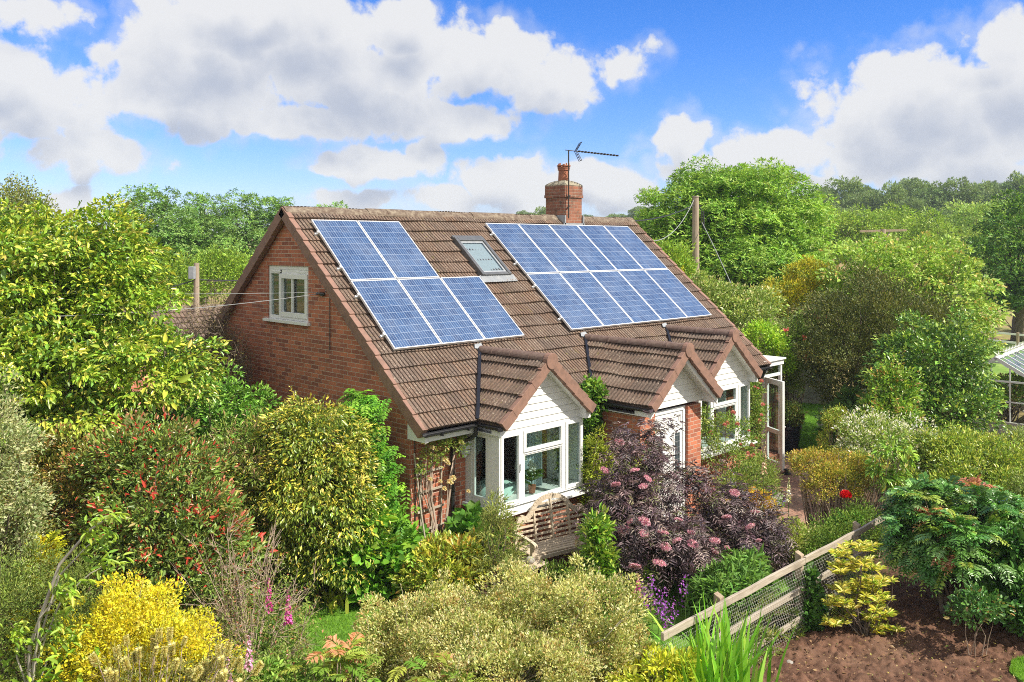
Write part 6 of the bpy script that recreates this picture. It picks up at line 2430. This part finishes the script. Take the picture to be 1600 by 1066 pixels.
    for i, (px, D, s) in enumerate(places):
        q = i % 4
        x, y = spot(px, D)
        z = float(land(np.array([x]), np.array([y]))[0])
        # crown top to meet the skyline of the wood
        if s == 1.0:
            skyl = np.interp(px, [1230, 1270, 1300, 1345, 1380, 1400, 1430, 1470, 1500, 1560, 1600, 1660], [345, 312, 301, 296, 301, 299, 293, 291, 295, 296, 286, 280])
            want = height(skyl + rg.normal(1, 5), D) - z + (0 if D > 145 else -1.5)
            if D < 145:
                want *= .8
        else:
            skyl = np.interp(px, [740, 800, 848, 900, 960, 1020], [345, 340, 330, 336, 338, 325])
            want = height(skyl, D) - z
        sz = max(.3, want / 10.2)
        wd = max(sz * .78, .55) * rg.uniform(.85, 1.15) if s == 1.0 else s
        lab = 'dark rounded tree in the wood on the distant hill' if s == 1.0 else 'distant tree top peeping over the roof ridge'
        grp = 'trees of the wood on the hill' if s == 1.0 else 'distant trees over the roof ridge'
        sc = (wd, wd, sz)
        if q not in used:
            used.add(q)
            t = protos[q]
            t.location, t.scale, t.rotation_euler = (x, y, z), sc, (0, 0, rg.uniform(0, 6))
        else:
            dup(protos[q], (x, y, z), rg.uniform(0, 6), sc, lab, grp)


beyond()


# ------------------------------------------------------------------ garden furniture, fences, poles, neighbours
def objects():
    # bench with an arched slatted back
    t = thing('garden_bench', 'weathered wooden bench with arched slatted back under the near bay window', 'bench', (2.02, -.98, .03), math.radians(-11))
    w = .76
    def top(x):
        a = abs(x)
        return .93 if a > .40 else .93 + .24 * math.sqrt(max(0, 1 - (a / .40) ** 2)) if a < .39 else .94
    m = MB()
    for i in range(6):
        y = -.21 + i * .082
        m.box((-w + .02, y, .435), (w - .02, y + .066, .458))
    m.box((-w, -.235, .37), (w, -.212, .434))
    m.build('seat', M['teak'], t, bevel=.004)
    def BK(x, z):
        return (x, .235 + (z - .43) * .16, z)
    b = MB()
    xs = [-w + .03 + (2 * w - .06) * i / 32 for i in range(33)]
    def rail_z(x):
        a = abs(x)
        if a < .37:
            return .82 + .30 * math.sqrt(max(0, 1 - (a / .40) ** 2))
        if a < .50:
            return .82 + .115 * (1 - (a - .37) / .13) ** 1.0 * .9
        return .82 + .06 * math.sin((a - .50) / .14 * math.pi)
    for p, q in zip(xs[:-1], xs[1:]):
        b.bar(BK(p, rail_z(p) + .0), BK(q, rail_z(q) + .0), .04, .075, up=(0, .1, 1))
    for x in (-.34, 0, .34):
        b.bar(BK(x, .44), BK(x, rail_z(x) - .03), .032, .045, up=(0, 1, 0))
    for x in (-w + .03, w - .03):
        b.bar(BK(x, .10), BK(x, rail_z(x)), .05, .06, up=(0, 1, 0))
    for i in range(8):
        z = .50 + i * .075
        half = w - .05 if z < .83 else .40 * math.sqrt(max(0, 1 - ((z - .82) / .30) ** 2)) - .02
        if half > .06:
            b.bar(BK(-half, z), BK(half, z), .018, .036, up=(0, .16, 1))
    b.build('backrest', M['teak'], t, bevel=.003)
    for s in (-1, 1):
        a = MB()
        x = s * (w - .03)
        pts = [(x, .30, .66), (x, .10, .67), (x, -.14, .655), (x, -.27, .64)]
        for p, q in zip(pts[:-1], pts[1:]):
            a.bar(p, q, .06, .035)
        a.tube([(x - .03, -.28, .615), (x + .03, -.28, .615)], .036, 10)
        a.build('armrest', M['teak'], t, bevel=.003)
        l = MB()
        l.box((x - .03, -.25, 0), (x + .03, -.19, .64))
        l.build('leg', M['teak'], t, bevel=.003)
        k = MB()
        k.bar((x, .20, 0), (x, .235, .45), .056, .056, up=(0, 1, 0))
        k.build('leg', M['teak'], t, bevel=.003)
    # little slatted side table with a stone on it
    t = thing('side_table', 'small low slatted wooden table left of the bench', 'table', (1.12, -1.08, 0), .1)
    m = MB()
    for i in range(5):
        m.box((-.24, -.22 + i * .09, .40), (.24, -.145 + i * .09, .42))
    m.build('table_top', M['teak'], t, bevel=.003)
    for sx in (-1, 1):
        for sy in (-1, 1):
            l = MB()
            l.box((sx * .2 - .02, sy * .18 - .02, 0), (sx * .2 + .02, sy * .18 + .02, .399))
            l.build('leg', M['teak'], t)
    m = MB()
    m.lathe((0, 0, 0), [(.001, 0), (.05, .005), (.075, .04), (.06, .085), (.03, .10), (.001, .102)], 12)
    o = m.build('stone', M['stone'], None, smooth=True, loc=(1.14, -1.12, .421))
    tag(o, 'rounded grey stone lying on the small slatted table', 'stone')
    # trellis, cane
    t = thing('trellis', 'pale wooden slat trellis fixed to the front wall at the house corner', 'trellis', (.50, .42, .3))
    for i in range(5):
        m = MB()
        z = .15 + i * .30
        m.bar((-.30, -.012, z), (.28 - .02 * i, -.012, z + .02), .014, .035)
        m.build('slat', M['fence'], t)
    for x in (-.22, 0, .2):
        m = MB()
        m.box((x - .014, .001, 0), (x + .014, .018, 1.55))
        m.build('upright', M['fence'], t)
    m = MB()
    m.tube([(.20, .05, 0), (.16, .26, 1.05), (.11, .38, 2.0)], .014, 7)
    tag(m.build('bamboo_cane', M['fence'], None), 'long bamboo cane leaning on the wall beside the trellis', 'cane')
    m = MB()
    m.tube([(.04, -.02, 0), (.02, .10, .75)], .013, 7)
    tag(m.build('bamboo_cane', M['fence'], None), 'short bamboo cane standing at the brick corner', 'cane')
    # rail fence with wire netting
    t = thing('rail_fence', 'weathered three-rail wooden fence with wire netting beside the red soil', 'fence', (-.9, -4.65, 0))
    L = 6.6
    rg = random.Random(3)
    for z, h in ((.985, .085), (.62, .075), (.24, .075)):
        x = .38 if z > .9 else .9
        segs = [(x, 3.62), (3.63, L)] if z > .9 else [(x, 3.62), (3.63, L - .7)]
        for a, b in segs:
            m = MB()
            n = 7
            pts = [(a + (b - a) * k / n, -.065 + rg.uniform(-.004, .004), z + rg.uniform(-.008, .008)) for k in range(n + 1)]
            for p, q in zip(pts[:-1], pts[1:]):
                m.bar(p, (q[0] + .001, q[1], q[2]), .038, h, up=(0, 0, 1))
            m.build('rail', M['fence'], t, bevel=.004)
    for x in (1.62, 3.62, 5.40):
        m = MB()
        m.hexa([(x - .045, -.04, -.1), (x + .045, -.04, -.1), (x + .045, .05, -.1), (x - .045, .05, -.1), (x - .045, -.04, 1.05), (x + .045, -.04, 1.05), (x + .045, .05, 1.09), (x - .045, .05, 1.09)])
        m.build('post', M['postwood'], t, bevel=.006)
    # hexagonal netting: thin flat-sided wires
    cs, rw = .05, .0013
    V, F = [], []
    segs = []
    nx, nz = int(5.6 / cs), int(.92 / (cs * .87))
    for j in range(nz):
        for i in range(nx):
            x = .1 + (i + .5 * (j % 2)) * cs
            z = .02 + j * cs * .87
            h = cs * .29
            segs.append(((x, z - h), (x, z + h)))
            segs.append(((x, z + h), (x + cs / 2, z + cs * .87 - h)))
            segs.append(((x, z + h), (x - cs / 2, z + cs * .87 - h)))
    S = np.array(segs)
    a, b = S[:, 0], S[:, 1]
    sag = lambda p: .012 * np.sin(p[:, 0] * 3.1) * np.sin(p[:, 1] * 4)
    A3 = np.stack([a[:, 0], -.09 + sag(a), a[:, 1]], -1)
    B3 = np.stack([b[:, 0], -.09 + sag(b), b[:, 1]], -1)
    d = unit(B3 - A3)
    n1 = unit(np.cross(d, np.array([0, 1.0, 0])))
    V = np.stack([A3 + n1 * rw, A3 - n1 * rw * .5 + [0, rw, 0], A3 - n1 * rw * .5 - [0, rw, 0], B3 + n1 * rw, B3 - n1 * rw * .5 + [0, rw, 0], B3 - n1 * rw * .5 - [0, rw, 0]], 1).reshape(-1, 3)
    q = np.array([(0, 1, 4, 3), (1, 2, 5, 4), (2, 0, 3, 5)])
    F = (6 * np.arange(len(S)))[:, None, None] + q[None]
    np_mesh('wire_netting', V, [F.reshape(-1, 4)], None, M['wire'], t)
    # stones along the soil edge
    rg = random.Random(8)
    for k in range(14):
        m = MB()
        s = rg.uniform(.03, .08)
        m.lathe((0, 0, 0), [(.001, 0), (s * .9, s * .1), (s, s * .35), (s * .7, s * .7), (.001, s * .8)], 8)
        px, py = rg.uniform(1180, 1330), 0
        x, y = .9 + k * .22 + rg.uniform(-.1, .1), -4.95 + rg.uniform(-.12, .10)
        o = m.build('pebble', M['stone'], None, smooth=True, loc=(x, y, .03))
        o.scale = (1, rg.uniform(.6, 1.2), 1)
        o.rotation_euler = (rg.uniform(-.2, .2), rg.uniform(-.2, .2), rg.uniform(0, 3))
        tag(o, 'pale stone lying on red soil along the fence foot', 'stone', 'stones along the fence foot')
    # hanging basket, black pot, door stop, low wall
    t = thing('hanging_basket', 'hanging basket full of flowers beside the far bay window', 'basket', (9.35, .0, 1.35))
    m = MB()
    m.lathe((0, 0, 0), [(.001, 0), (.1, .02), (.17, .1), (.19, .18), (.18, .18), (.001, .15)], 16)
    m.build('bowl', M['bark'], t)
    m = MB()
    for k in range(3):
        a = 2.1 * k
        m.tube([(.18 * math.cos(a), .18 * math.sin(a), .18), (0, 0, .62)], .004, 4)
    m.tube([(0, 0, .62), (0, .2, .72), (0, .44, .66)], .008, 5)
    m.build('bracket', M['black'], t)
    lv = Leaves(230)
    puff(lv, [(0, 0, .2, .27, .25, .22), (0, -.05, .0, .24, .2, .2)], 60, .1, 46, .045, .5, [(.14, .24, .05, 3), (.36, .38, .08, 1), (.22, .30, .06, 1)], tips=[(.6, .12, .14, 1), (.65, .6, .58, 1), (.12, .1, .3, 1), (.2, .3, .06, 3)], tip_p=.35)
    lv.build('plants', M['leaf'], t, floor=None)
    m = MB()
    m.lathe((0, 0, 0), [(.001, 0), (.20, 0), (.26, .25), (.28, .50), (.31, .54), (.31, .60), (.27, .60), (.25, .5), (.001, .5)], 22)
    tag(m.build('plant_pot', M['pot'], None, smooth=False, loc=(12.35, .55, .03)), 'tall glossy black plant pot beside the glazed porch', 'pot')
    m = MB()
    m.lathe((0, 0, 0), [(.001, 0), (.09, 0), (.10, .03), (.05, .05), (.04, .10), (.06, .12), (.001, .14)], 12)
    tag(m.build('door_stop', M['black'], None, loc=(9.98, -.62, .03)), 'small black door stop at the foot of the open glazed door', 'door stop')
    x0, y0 = spot(1228, 29.0)
    x1, y1 = spot(1300, 28.4)
    m = MB()
    def stone_wall(k, p):
        tc = k.n('ShaderNodeTexCoord').outputs['Object']
        b = k.n('ShaderNodeTexBrick', offset=.4)
        k.put(b.inputs['Vector'], k.n('ShaderNodeUVMap', uv_map='uv').outputs[0])
        k.put(b.inputs['Color1'], (.34, .32, .27)); k.put(b.inputs['Color2'], (.22, .21, .18)); k.put(b.inputs['Mortar'], (.14, .13, .11))
        for n, v in (('Scale', 1), ('Mortar Size', .012), ('Brick Width', .42), ('Row Height', .19)):
            b.inputs[n].default_value = v
        k.put(p.inputs['Base Color'], k.mix(k.ramp(k.noise(tc, 4, 5, .7), .4, .75, 0, .6), b.outputs[0], (.20, .22, .14)))
        k.put(p.inputs['Normal'], k.bump(k.math('SUBTRACT', 1.0, b.outputs['Fac']), .8, .02))
    m.bar((x0, y0, .65), (x1, y1, .65), .3, 1.5)
    tag(m.build('stone_wall', pmat('block_wall', rough=.9, build=stone_wall), None), 'grey block wall beyond the right lawn behind the glazed porch', 'wall')
    x, y = spot(1288, 20.6)
    m = MB()
    m.lathe((0, 0, 0), [(.001, 0), (.3, .0), (.42, .12), (.36, .25), (.001, .30)], 9)
    o = m.build('boulder', M['stone'], None, loc=(x, y, -.02))
    tag(o, 'flat brown boulder at the near edge of the right lawn', 'stone')
    # inside the near bay: curtain, orchid, small covered table
    m = MB()
    n = 40
    for k in range(n):
        a, b = 2.28 + .42 * k / n, 2.28 + .42 * (k + 1) / n
        ya, yb = .12 + .02 * math.sin(k * .9), .12 + .02 * math.sin((k + 1) * .9)
        m.face([(a, ya, 1.05), (b, yb, 1.05), (b, yb, 2.25), (a, ya, 2.25)])
    tag(m.build('curtain', M['curtain'], None, smooth=True), 'pale blue net curtain hanging inside the near bay window', 'curtain')
    t = thing('covered_table', 'low round table under a pale green cloth inside the near bay', 'table', (2.02, .55, .06))
    m = MB()
    prof = []
    m.lathe((0, 0, 0), [(.44, .25), (.40, .9), (.34, 1.08), (.2, 1.12), (.001, 1.13)], 28)
    m.build('tablecloth', M['cloth'], t, smooth=True)
    m = MB()
    m.tube([(0, 0, 0), (0, 0, .9)], .05, 8)
    m.build('pedestal', M['teak'], t)
    t = thing('orchid', 'white flowering orchid in a clay pot inside the near bay', 'plant', (2.32, -.02, 1.03))
    m = MB()
    m.lathe((0, 0, 0), [(.001, 0), (.05, 0), (.07, .13), (.06, .13), (.001, .11)], 14)
    m.build('pot', M['terracotta'], t)
    lv = Leaves(231)
    n = 26
    a = lv.r.random(n) * 6.28
    lv.add(np.stack([0 * a, 0 * a, .12 + .2 * lv.r.random(n)], -1), np.stack([np.cos(a), np.sin(a), .8 + 0 * a], -1), np.tile([0, 0, 1.0], (n, 1)), .22, .28, pick(lv.r, [(.07, .16, .04, 1)], n), 'o', .2)
    lv.build('foliage', M['gloss'], t)
    fl = Leaves(232)
    mb = MB()
    for sx, hh in ((-.22, .72), (-.06, .55), (.03, .48)):
        mb.tube([(0, 0, .12), (sx * .4, 0, hh * .7), (sx, -.02, hh)], .004, 5)
        n = 44
        u = fl.r.random((n, 1))
        P = np.array([sx, -.02, hh]) + np.array([0, 0, -.16]) * u + fl.r.normal(0, .018, (n, 3))
        fl.add(P, dirs(fl.r, n), dirs(fl.r, n), .04, .9, np.full((n, 3), .8), 'b')
    fl.build('flowers', M['petal'], t)
    mb.build('stem', M['green'], t)
    # greenhouse
    greenhouse()
    # poles and cables
    x, y = spot(1087, 30.0)
    ztop = height(307, 30.0)
    t = thing('telegraph_pole', 'tall brown wooden telegraph pole in front of the big ash tree', 'pole', (x, y, 0))
    m = MB()
    m.tube([(0, 0, -.2), (0, 0, ztop * .5), (0, 0, ztop)], [.155, .13, .105], 14)
    m.build('post', M['pole'], t, smooth=False)
    m = MB()
    m.lathe((0, 0, ztop - .02), [(.125, 0), (.125, .035), (.001, .04)], 14)
    m.build('cap', M['fence'], t)
    o = RGT * .2
    m = MB()
    m.tube([(o[0] * .6, o[1] * .6, ztop - .35), tuple(o + np.array([0, 0, ztop - .45])), tuple(o + np.array([0, 0, ztop - .9]))], .014, 6)
    m.tube([tuple(o * 1.3 + np.array([0, 0, ztop - .5])), tuple(o * 1.4 + np.array([0, 0, ztop - 1.1]))], .03, 8)
    m.bar((0, 0, ztop - .32), tuple(o + np.array([0, 0, ztop - .32])), .03, .04)
    m.build('cable_fittings', M['cable'], t)
    def W(px, py, D):
        q = spot(px, D)
        return Vector((q[0], q[1], height(py, D)))
    def cable(p, q, sag, r, m_, label, name='overhead_cable'):
        b = MB()
        n = 16
        b.tube([p.lerp(q, k / n) - Vector((0, 0, sag * 4 * (k / n) * (1 - k / n))) for k in range(n + 1)], r, 5)
        return tag(b.build(name, m_, None), label, 'cable')
    cable(W(1085, 311, 30), W(1000, 372, 23.5), .55, .011, M['greycable'], 'slack pale cable from the telegraph pole down to the roof')
    cable(W(1085, 320, 30), W(985, 346, 24.0), .12, .018, M['cable'], 'thick black cable from the telegraph pole to the roof ridge')
    cable(W(1097, 348, 30), W(1158, 480, 27.0), -.06, .012, M['greycable'], 'straight stay wire sloping right from the telegraph pole')
    x, y = spot(307, 30)
    zt = height(411, 30)
    t = thing('small_pole', 'short weathered pole with a grey metal box left of the gable', 'pole', (x, y, 0))
    m = MB()
    m.tube([(0, 0, -.2), (0, 0, zt)], [.12, .09], 12)
    m.build('post', M['pole'], t)
    m = MB()
    c = -RGT * .09 - FWD * .15
    m.bar((c[0], c[1], zt - .55), (c[0], c[1], zt - .12), .2, .24, up=tuple(FWD))
    m.build('metal_box', M['lead'], t, bevel=.02)
    cable(W(307, 437, 30), W(120, 478, 28.5), .1, .022, M['cable'], 'black cable running left from the small pole with the box')
    cable(W(307, 437, 30), W(420, 436, 33), .05, .022, M['cable'], 'black cable running from the small pole behind the gable')
    br = Vector((XG - .07, 2.9, 4.37))
    cable(br, W(-60, 497, 12.0), .10, .005, M['greycable'], 'lower thin service wire from the gable wall to the left')
    cable(br + Vector((0, .05, .02)), W(-60, 456, 12.5), .03, .0035, M['greycable'], 'upper thin service wire from the gable wall to the left')
    x, y = spot(1380, 46)
    zt = height(358, 46)
    t = thing('cross_arm_pole', 'power pole with a wooden cross-arm showing above the maple', 'pole', (x, y, 0))
    m = MB()
    m.tube([(0, 0, -.2), (0, 0, zt)], [.17, .13], 12)
    m.build('post', M['pole'], t)
    m = MB()
    e = RGT * 1.22
    m.bar((-e[0], -e[1], zt - .12), (e[0], e[1], zt - .06), .1, .12)
    m.build('cross_arm', M['postwood'], t)
    m = MB()
    for s in (-1, 1):
        m.bar((0, 0, zt - .75), tuple(e * s * .3 + np.array([0, 0, zt - .14])), .04, .04)
    m.build('brace', M['fence'], t)
    # neighbour's bungalow behind the left tree
    a, b = spot(70, 27.0), spot(356, 31.0)
    dx, dy = b[0] - a[0], b[1] - a[1]
    ln = math.hypot(dx, dy)
    t = thing('neighbour_bungalow', 'low neighbouring bungalow with pinkish tiled roof glimpsed behind the left tree', 'house', (*a, 0), math.atan2(dy, dx))
    m = MB()
    zr, ze, dp = 3.05, 1.75, 2.1
    m.box((.25, -dp + .3, -.1), (ln - .25, dp - .3, ze))
    m.build('wall', M['brick'], t)
    m = MB()
    tl = math.hypot(dp, zr - ze)
    c_, s_ = dp / tl, (zr - ze) / tl
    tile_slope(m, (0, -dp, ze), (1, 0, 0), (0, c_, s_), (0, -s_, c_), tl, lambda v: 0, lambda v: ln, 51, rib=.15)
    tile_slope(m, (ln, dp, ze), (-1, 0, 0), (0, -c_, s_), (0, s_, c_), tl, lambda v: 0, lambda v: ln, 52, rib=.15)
    for s in (-1, 1):
        m.hexa([(.02, s * dp * .98, ze - .1), (ln - .02, s * dp * .98, ze - .1), (ln - .02, 0, zr - .1), (.02, 0, zr - .1), (.02, s * dp * .98, ze - .02), (ln - .02, s * dp * .98, ze - .02), (ln - .02, 0, zr - .02), (.02, 0, zr - .02)], (.5, .5, .5))
    m.build('roof', M['tile'], t)
    m = MB()
    x = 0
    while x < ln - .2:
        m.prism([(-.16, zr - .1), (.16, zr - .1), (.08, zr + .06), (-.08, zr + .06)], x, x + .44, 'x')
        x += .45
    m.build('ridge_tiles', M['oldridge'], t)
    # white rail fence on the field
    t = thing('field_rail_fence', 'pale two-rail fence across the field at the right edge', 'fence', (*spot(1500, 44), 0))
    p, q = rel(spot(1500, 44), 1500, 520, 44), rel(spot(1500, 44), 1640, 535, 40)
    for z in (.55, .95):
        m = MB()
        m.bar((p[0], p[1], z), (q[0], q[1], z), .05, .09)
        m.build('rail', M['upvc'], t)
    for k in range(4):
        m = MB()
        c = p + (q - p) * k / 3
        m.box((c[0] - .05, c[1] - .05, -.1), (c[0] + .05, c[1] + .05, 1.05))
        m.build('post', M['postwood'], t)


def greenhouse():
    x, y = spot(1556, 24.4)
    t = thing('greenhouse', 'white framed greenhouse with spiked ridge cresting and grey blinds at right', 'greenhouse', (x, y, 0), math.radians(4))
    Wd, L, HE, HR = 1.05, 4.2, 1.42, 2.03
    # local: x along the ridge, y across; gable end at x = 0 towards the viewer
    m, g = MB(), MB()
    bars = lambda p, q, w=.035: m.bar(p, q, w, w)
    for s in (-1, 1):
        for k in range(8):
            xx = L * k / 7
            bars((xx, s * Wd, .3), (xx, s * Wd, HE))
            bars((xx, s * Wd, HE), (xx, 0, HR))
        bars((0, s * Wd, HE), (L, s * Wd, HE), .05)
        bars((0, s * Wd, .86), (L, s * Wd, .86))
        g.face([(0, s * Wd, .3), (L, s * Wd, .3), (L, s * Wd, HE), (0, s * Wd, HE)])
        g.face([(0, s * Wd, HE), (L, s * Wd, HE), (L, 0, HR), (0, 0, HR)])
    for xx in (0, L):
        for yy in (-.35, .35):
            bars((xx, yy, .3), (xx, yy, HR - abs(yy) / Wd * (HR - HE)))
        bars((xx, -Wd, HE), (xx, Wd, HE), .05)
        bars((xx, -Wd, .86), (xx, Wd, .86))
        m.bar((xx - .02, -Wd - .05, HE - .02), (xx - .02, 0, HR + .02), .04, .09)
        m.bar((xx - .02, Wd + .05, HE - .02), (xx - .02, 0, HR + .02), .04, .09)
        g.face([(xx, -Wd, .3), (xx, Wd, .3), (xx, Wd, HE), (xx, 0, HR), (xx, -Wd, HE)])
    m.bar((-.04, 0, HR + .02), (L, 0, HR + .02), .07, .07)
    m.build('frame', M['upvc'], t)
    g.build('pane', M['clearglass'], t)
    c = MB()
    for k in range(22):
        xx = .12 + k * .19
        c.lathe((xx, 0, HR + .05), [(.012, 0), (.012, .05), (.03, .07), (.012, .09), (.004, .15), (.001, .16)], 6)
    c.lathe((-.04, 0, HR + .04), [(.03, 0), (.02, .1), (.045, .14), (.02, .18), (.004, .30), (.001, .31)], 8)
    c.build('cresting', M['upvc'], t)
    b = MB()
    for s in (-1,):
        for k in range(7):
            x0, x1 = L * k / 7 + .05, L * (k + 1) / 7 - .05
            def R(xx, v, h):
                return (xx, s * Wd * (1 - v), HE + (HR - HE) * v - .05 - h)
            rows = 6
            for q in range(rows):
                v0, v1 = .08 + .84 * q / rows, .08 + .84 * (q + 1) / rows
                h0, h1 = .03 * (q % 2), .03 * ((q + 1) % 2)
                b.face([R(x0, v0, h0), R(x1, v0, h0), R(x1, v1, h1), R(x0, v1, h1)])
    b.build('blind', pmat('grey_blind', (.11, .12, .14), rough=.7), t)
    p = MB()
    for s in (-1, 1):
        p.box((-.03, s * Wd - .06, -.1), (L + .03, s * Wd + .06, .30))
    for xx in (0, L):
        p.box((xx - .06, -Wd + .061, -.1), (xx + .06, Wd - .061, .30))
    p.build('plinth', M['stone'], t)
    # staging with pots and bags inside
    s_ = thing('greenhouse_staging', 'wooden staging bench inside the greenhouse', 'bench', (x + .3, y - .1, 0), math.radians(4))
    q = MB()
    q.box((.1, .35, .80), (3.4, .95, .84))
    q.box((.1, -.95, .55), (3.4, -.45, .59))
    q.build('table_top', M['fence'], s_)
    for xx in (.15, 1.7, 3.3):
        for yy in (.4, .9):
            l = MB()
            l.box((xx - .03, yy - .03, 0), (xx + .03, yy + .03, .799))
            l.build('leg', M['fence'], s_)
        l = MB()
        l.box((xx - .03, -.73, 0), (xx + .03, -.67, .549))
        l.build('leg', M['fence'], s_)
    shrub('greenhouse_plants', 'green plants growing inside the greenhouse', 'plant', (x + 1.6, y + .1), 240,
          [(0, 0, .9, .9, .5, .5)], .16, 90, 40, .08, .5, [(.12, .22, .05, 2), (.18, .28, .06, 1), (.22, .16, .08, .5)], 'leaf')
    bag = MB()
    bag.lathe((0, 0, 0), [(.001, 0), (.2, 0), (.23, .08), (.17, .2), (.001, .22)], 12)
    tag(bag.build('compost_bag', pmat('blue_plastic', (.05, .16, .42), rough=.4), None, loc=(x + .55, y + .62, .845)), 'crumpled blue plastic bag on the greenhouse staging', 'bag')


def litter():
    lv = Leaves(300)
    r = lv.r
    n = 5200
    P = np.stack([r.uniform(-.3, 7.5, n), r.uniform(-9.0, -4.75, n), .085 + .05 * r.random(n)], -1)
    A = r.normal(0, 1, (n, 3)) * np.array([1, 1, .3])
    lv.add(P, A, r.normal(0, .3, (n, 3)) + np.array([0, 0, 1]), .028 * np.exp(r.normal(0, .45, n)), .55, pick(r, [(.20, .14, .08, 3), (.30, .22, .13, 2), (.12, .08, .05, 2), (.34, .30, .10, .6), (.16, .20, .05, .5)], n))
    o = lv.build('leaf_litter', M['leaf'])
    kind(tag(o, 'small dead leaves and crumbs scattered over the red soil', 'litter'), 'stuff')


def undergrowth():
    # mixed low growth that ties the shrubs of the left border together
    lv = Leaves(310)
    r = lv.r
    n = 900
    px, D = r.uniform(-40, 480, n), r.uniform(9.0, 12.0, n)
    B = np.array([(*spot(a, b), 0) for a, b in zip(px, D)])
    pal = [(.12, .22, .04, 3), (.18, .28, .06, 2), (.09, .16, .04, 2), (.26, .30, .09, 1), (.22, .17, .08, .6)]
    per = 34
    h = .25 + .5 * r.random(n)
    u = r.random((n, per))
    lean = r.normal(0, .22, (n, 1, 3)) * np.array([1, 1, 0])
    P = B[:, None, :] + lean * (u * h[:, None])[..., None] + np.array([0, 0, 1.0]) * (u * h[:, None])[..., None] + r.normal(0, .035, (n, per, 3))
    P = P.reshape(-1, 3)
    ci = np.repeat(np.arange(n), per)
    L = np.repeat(.035 + .05 * r.random(n), per)
    lv.add(P, dirs(r, len(P), -.2), r.normal(0, .4, (len(P), 3)) + np.array([0, 0, 1.0]), L, .4, pick(r, pal, len(P), ci))
    o = lv.build('undergrowth', M['soft'])
    kind(tag(o, 'tangled low green growth between the shrubs of the left border', 'undergrowth'), 'stuff')


def haze():
    # one closed box of thin even air round the camera and everything built
    m = bpy.data.materials.new('haze')
    m.use_nodes = True
    k = NT(m.node_tree)
    o = k.n('ShaderNodeOutputMaterial')
    v = k.n('ShaderNodeVolumePrincipled')
    k.put(v.inputs['Color'], (.74, .84, 1.0))
    v.inputs['Density'].default_value = HAZE
    k.t.links.new(v.outputs[0], o.inputs['Volume'])
    b = MB()
    b.box((-960, -960, -1.2), (960, 960, 25))
    ob = b.build('haze', m)
    kind(ob, 'stuff')
    tag(ob, 'thin blue air that pales the distant wooded hill', 'haze')


HAZE = 0.00045
objects()
litter()
undergrowth()
haze()
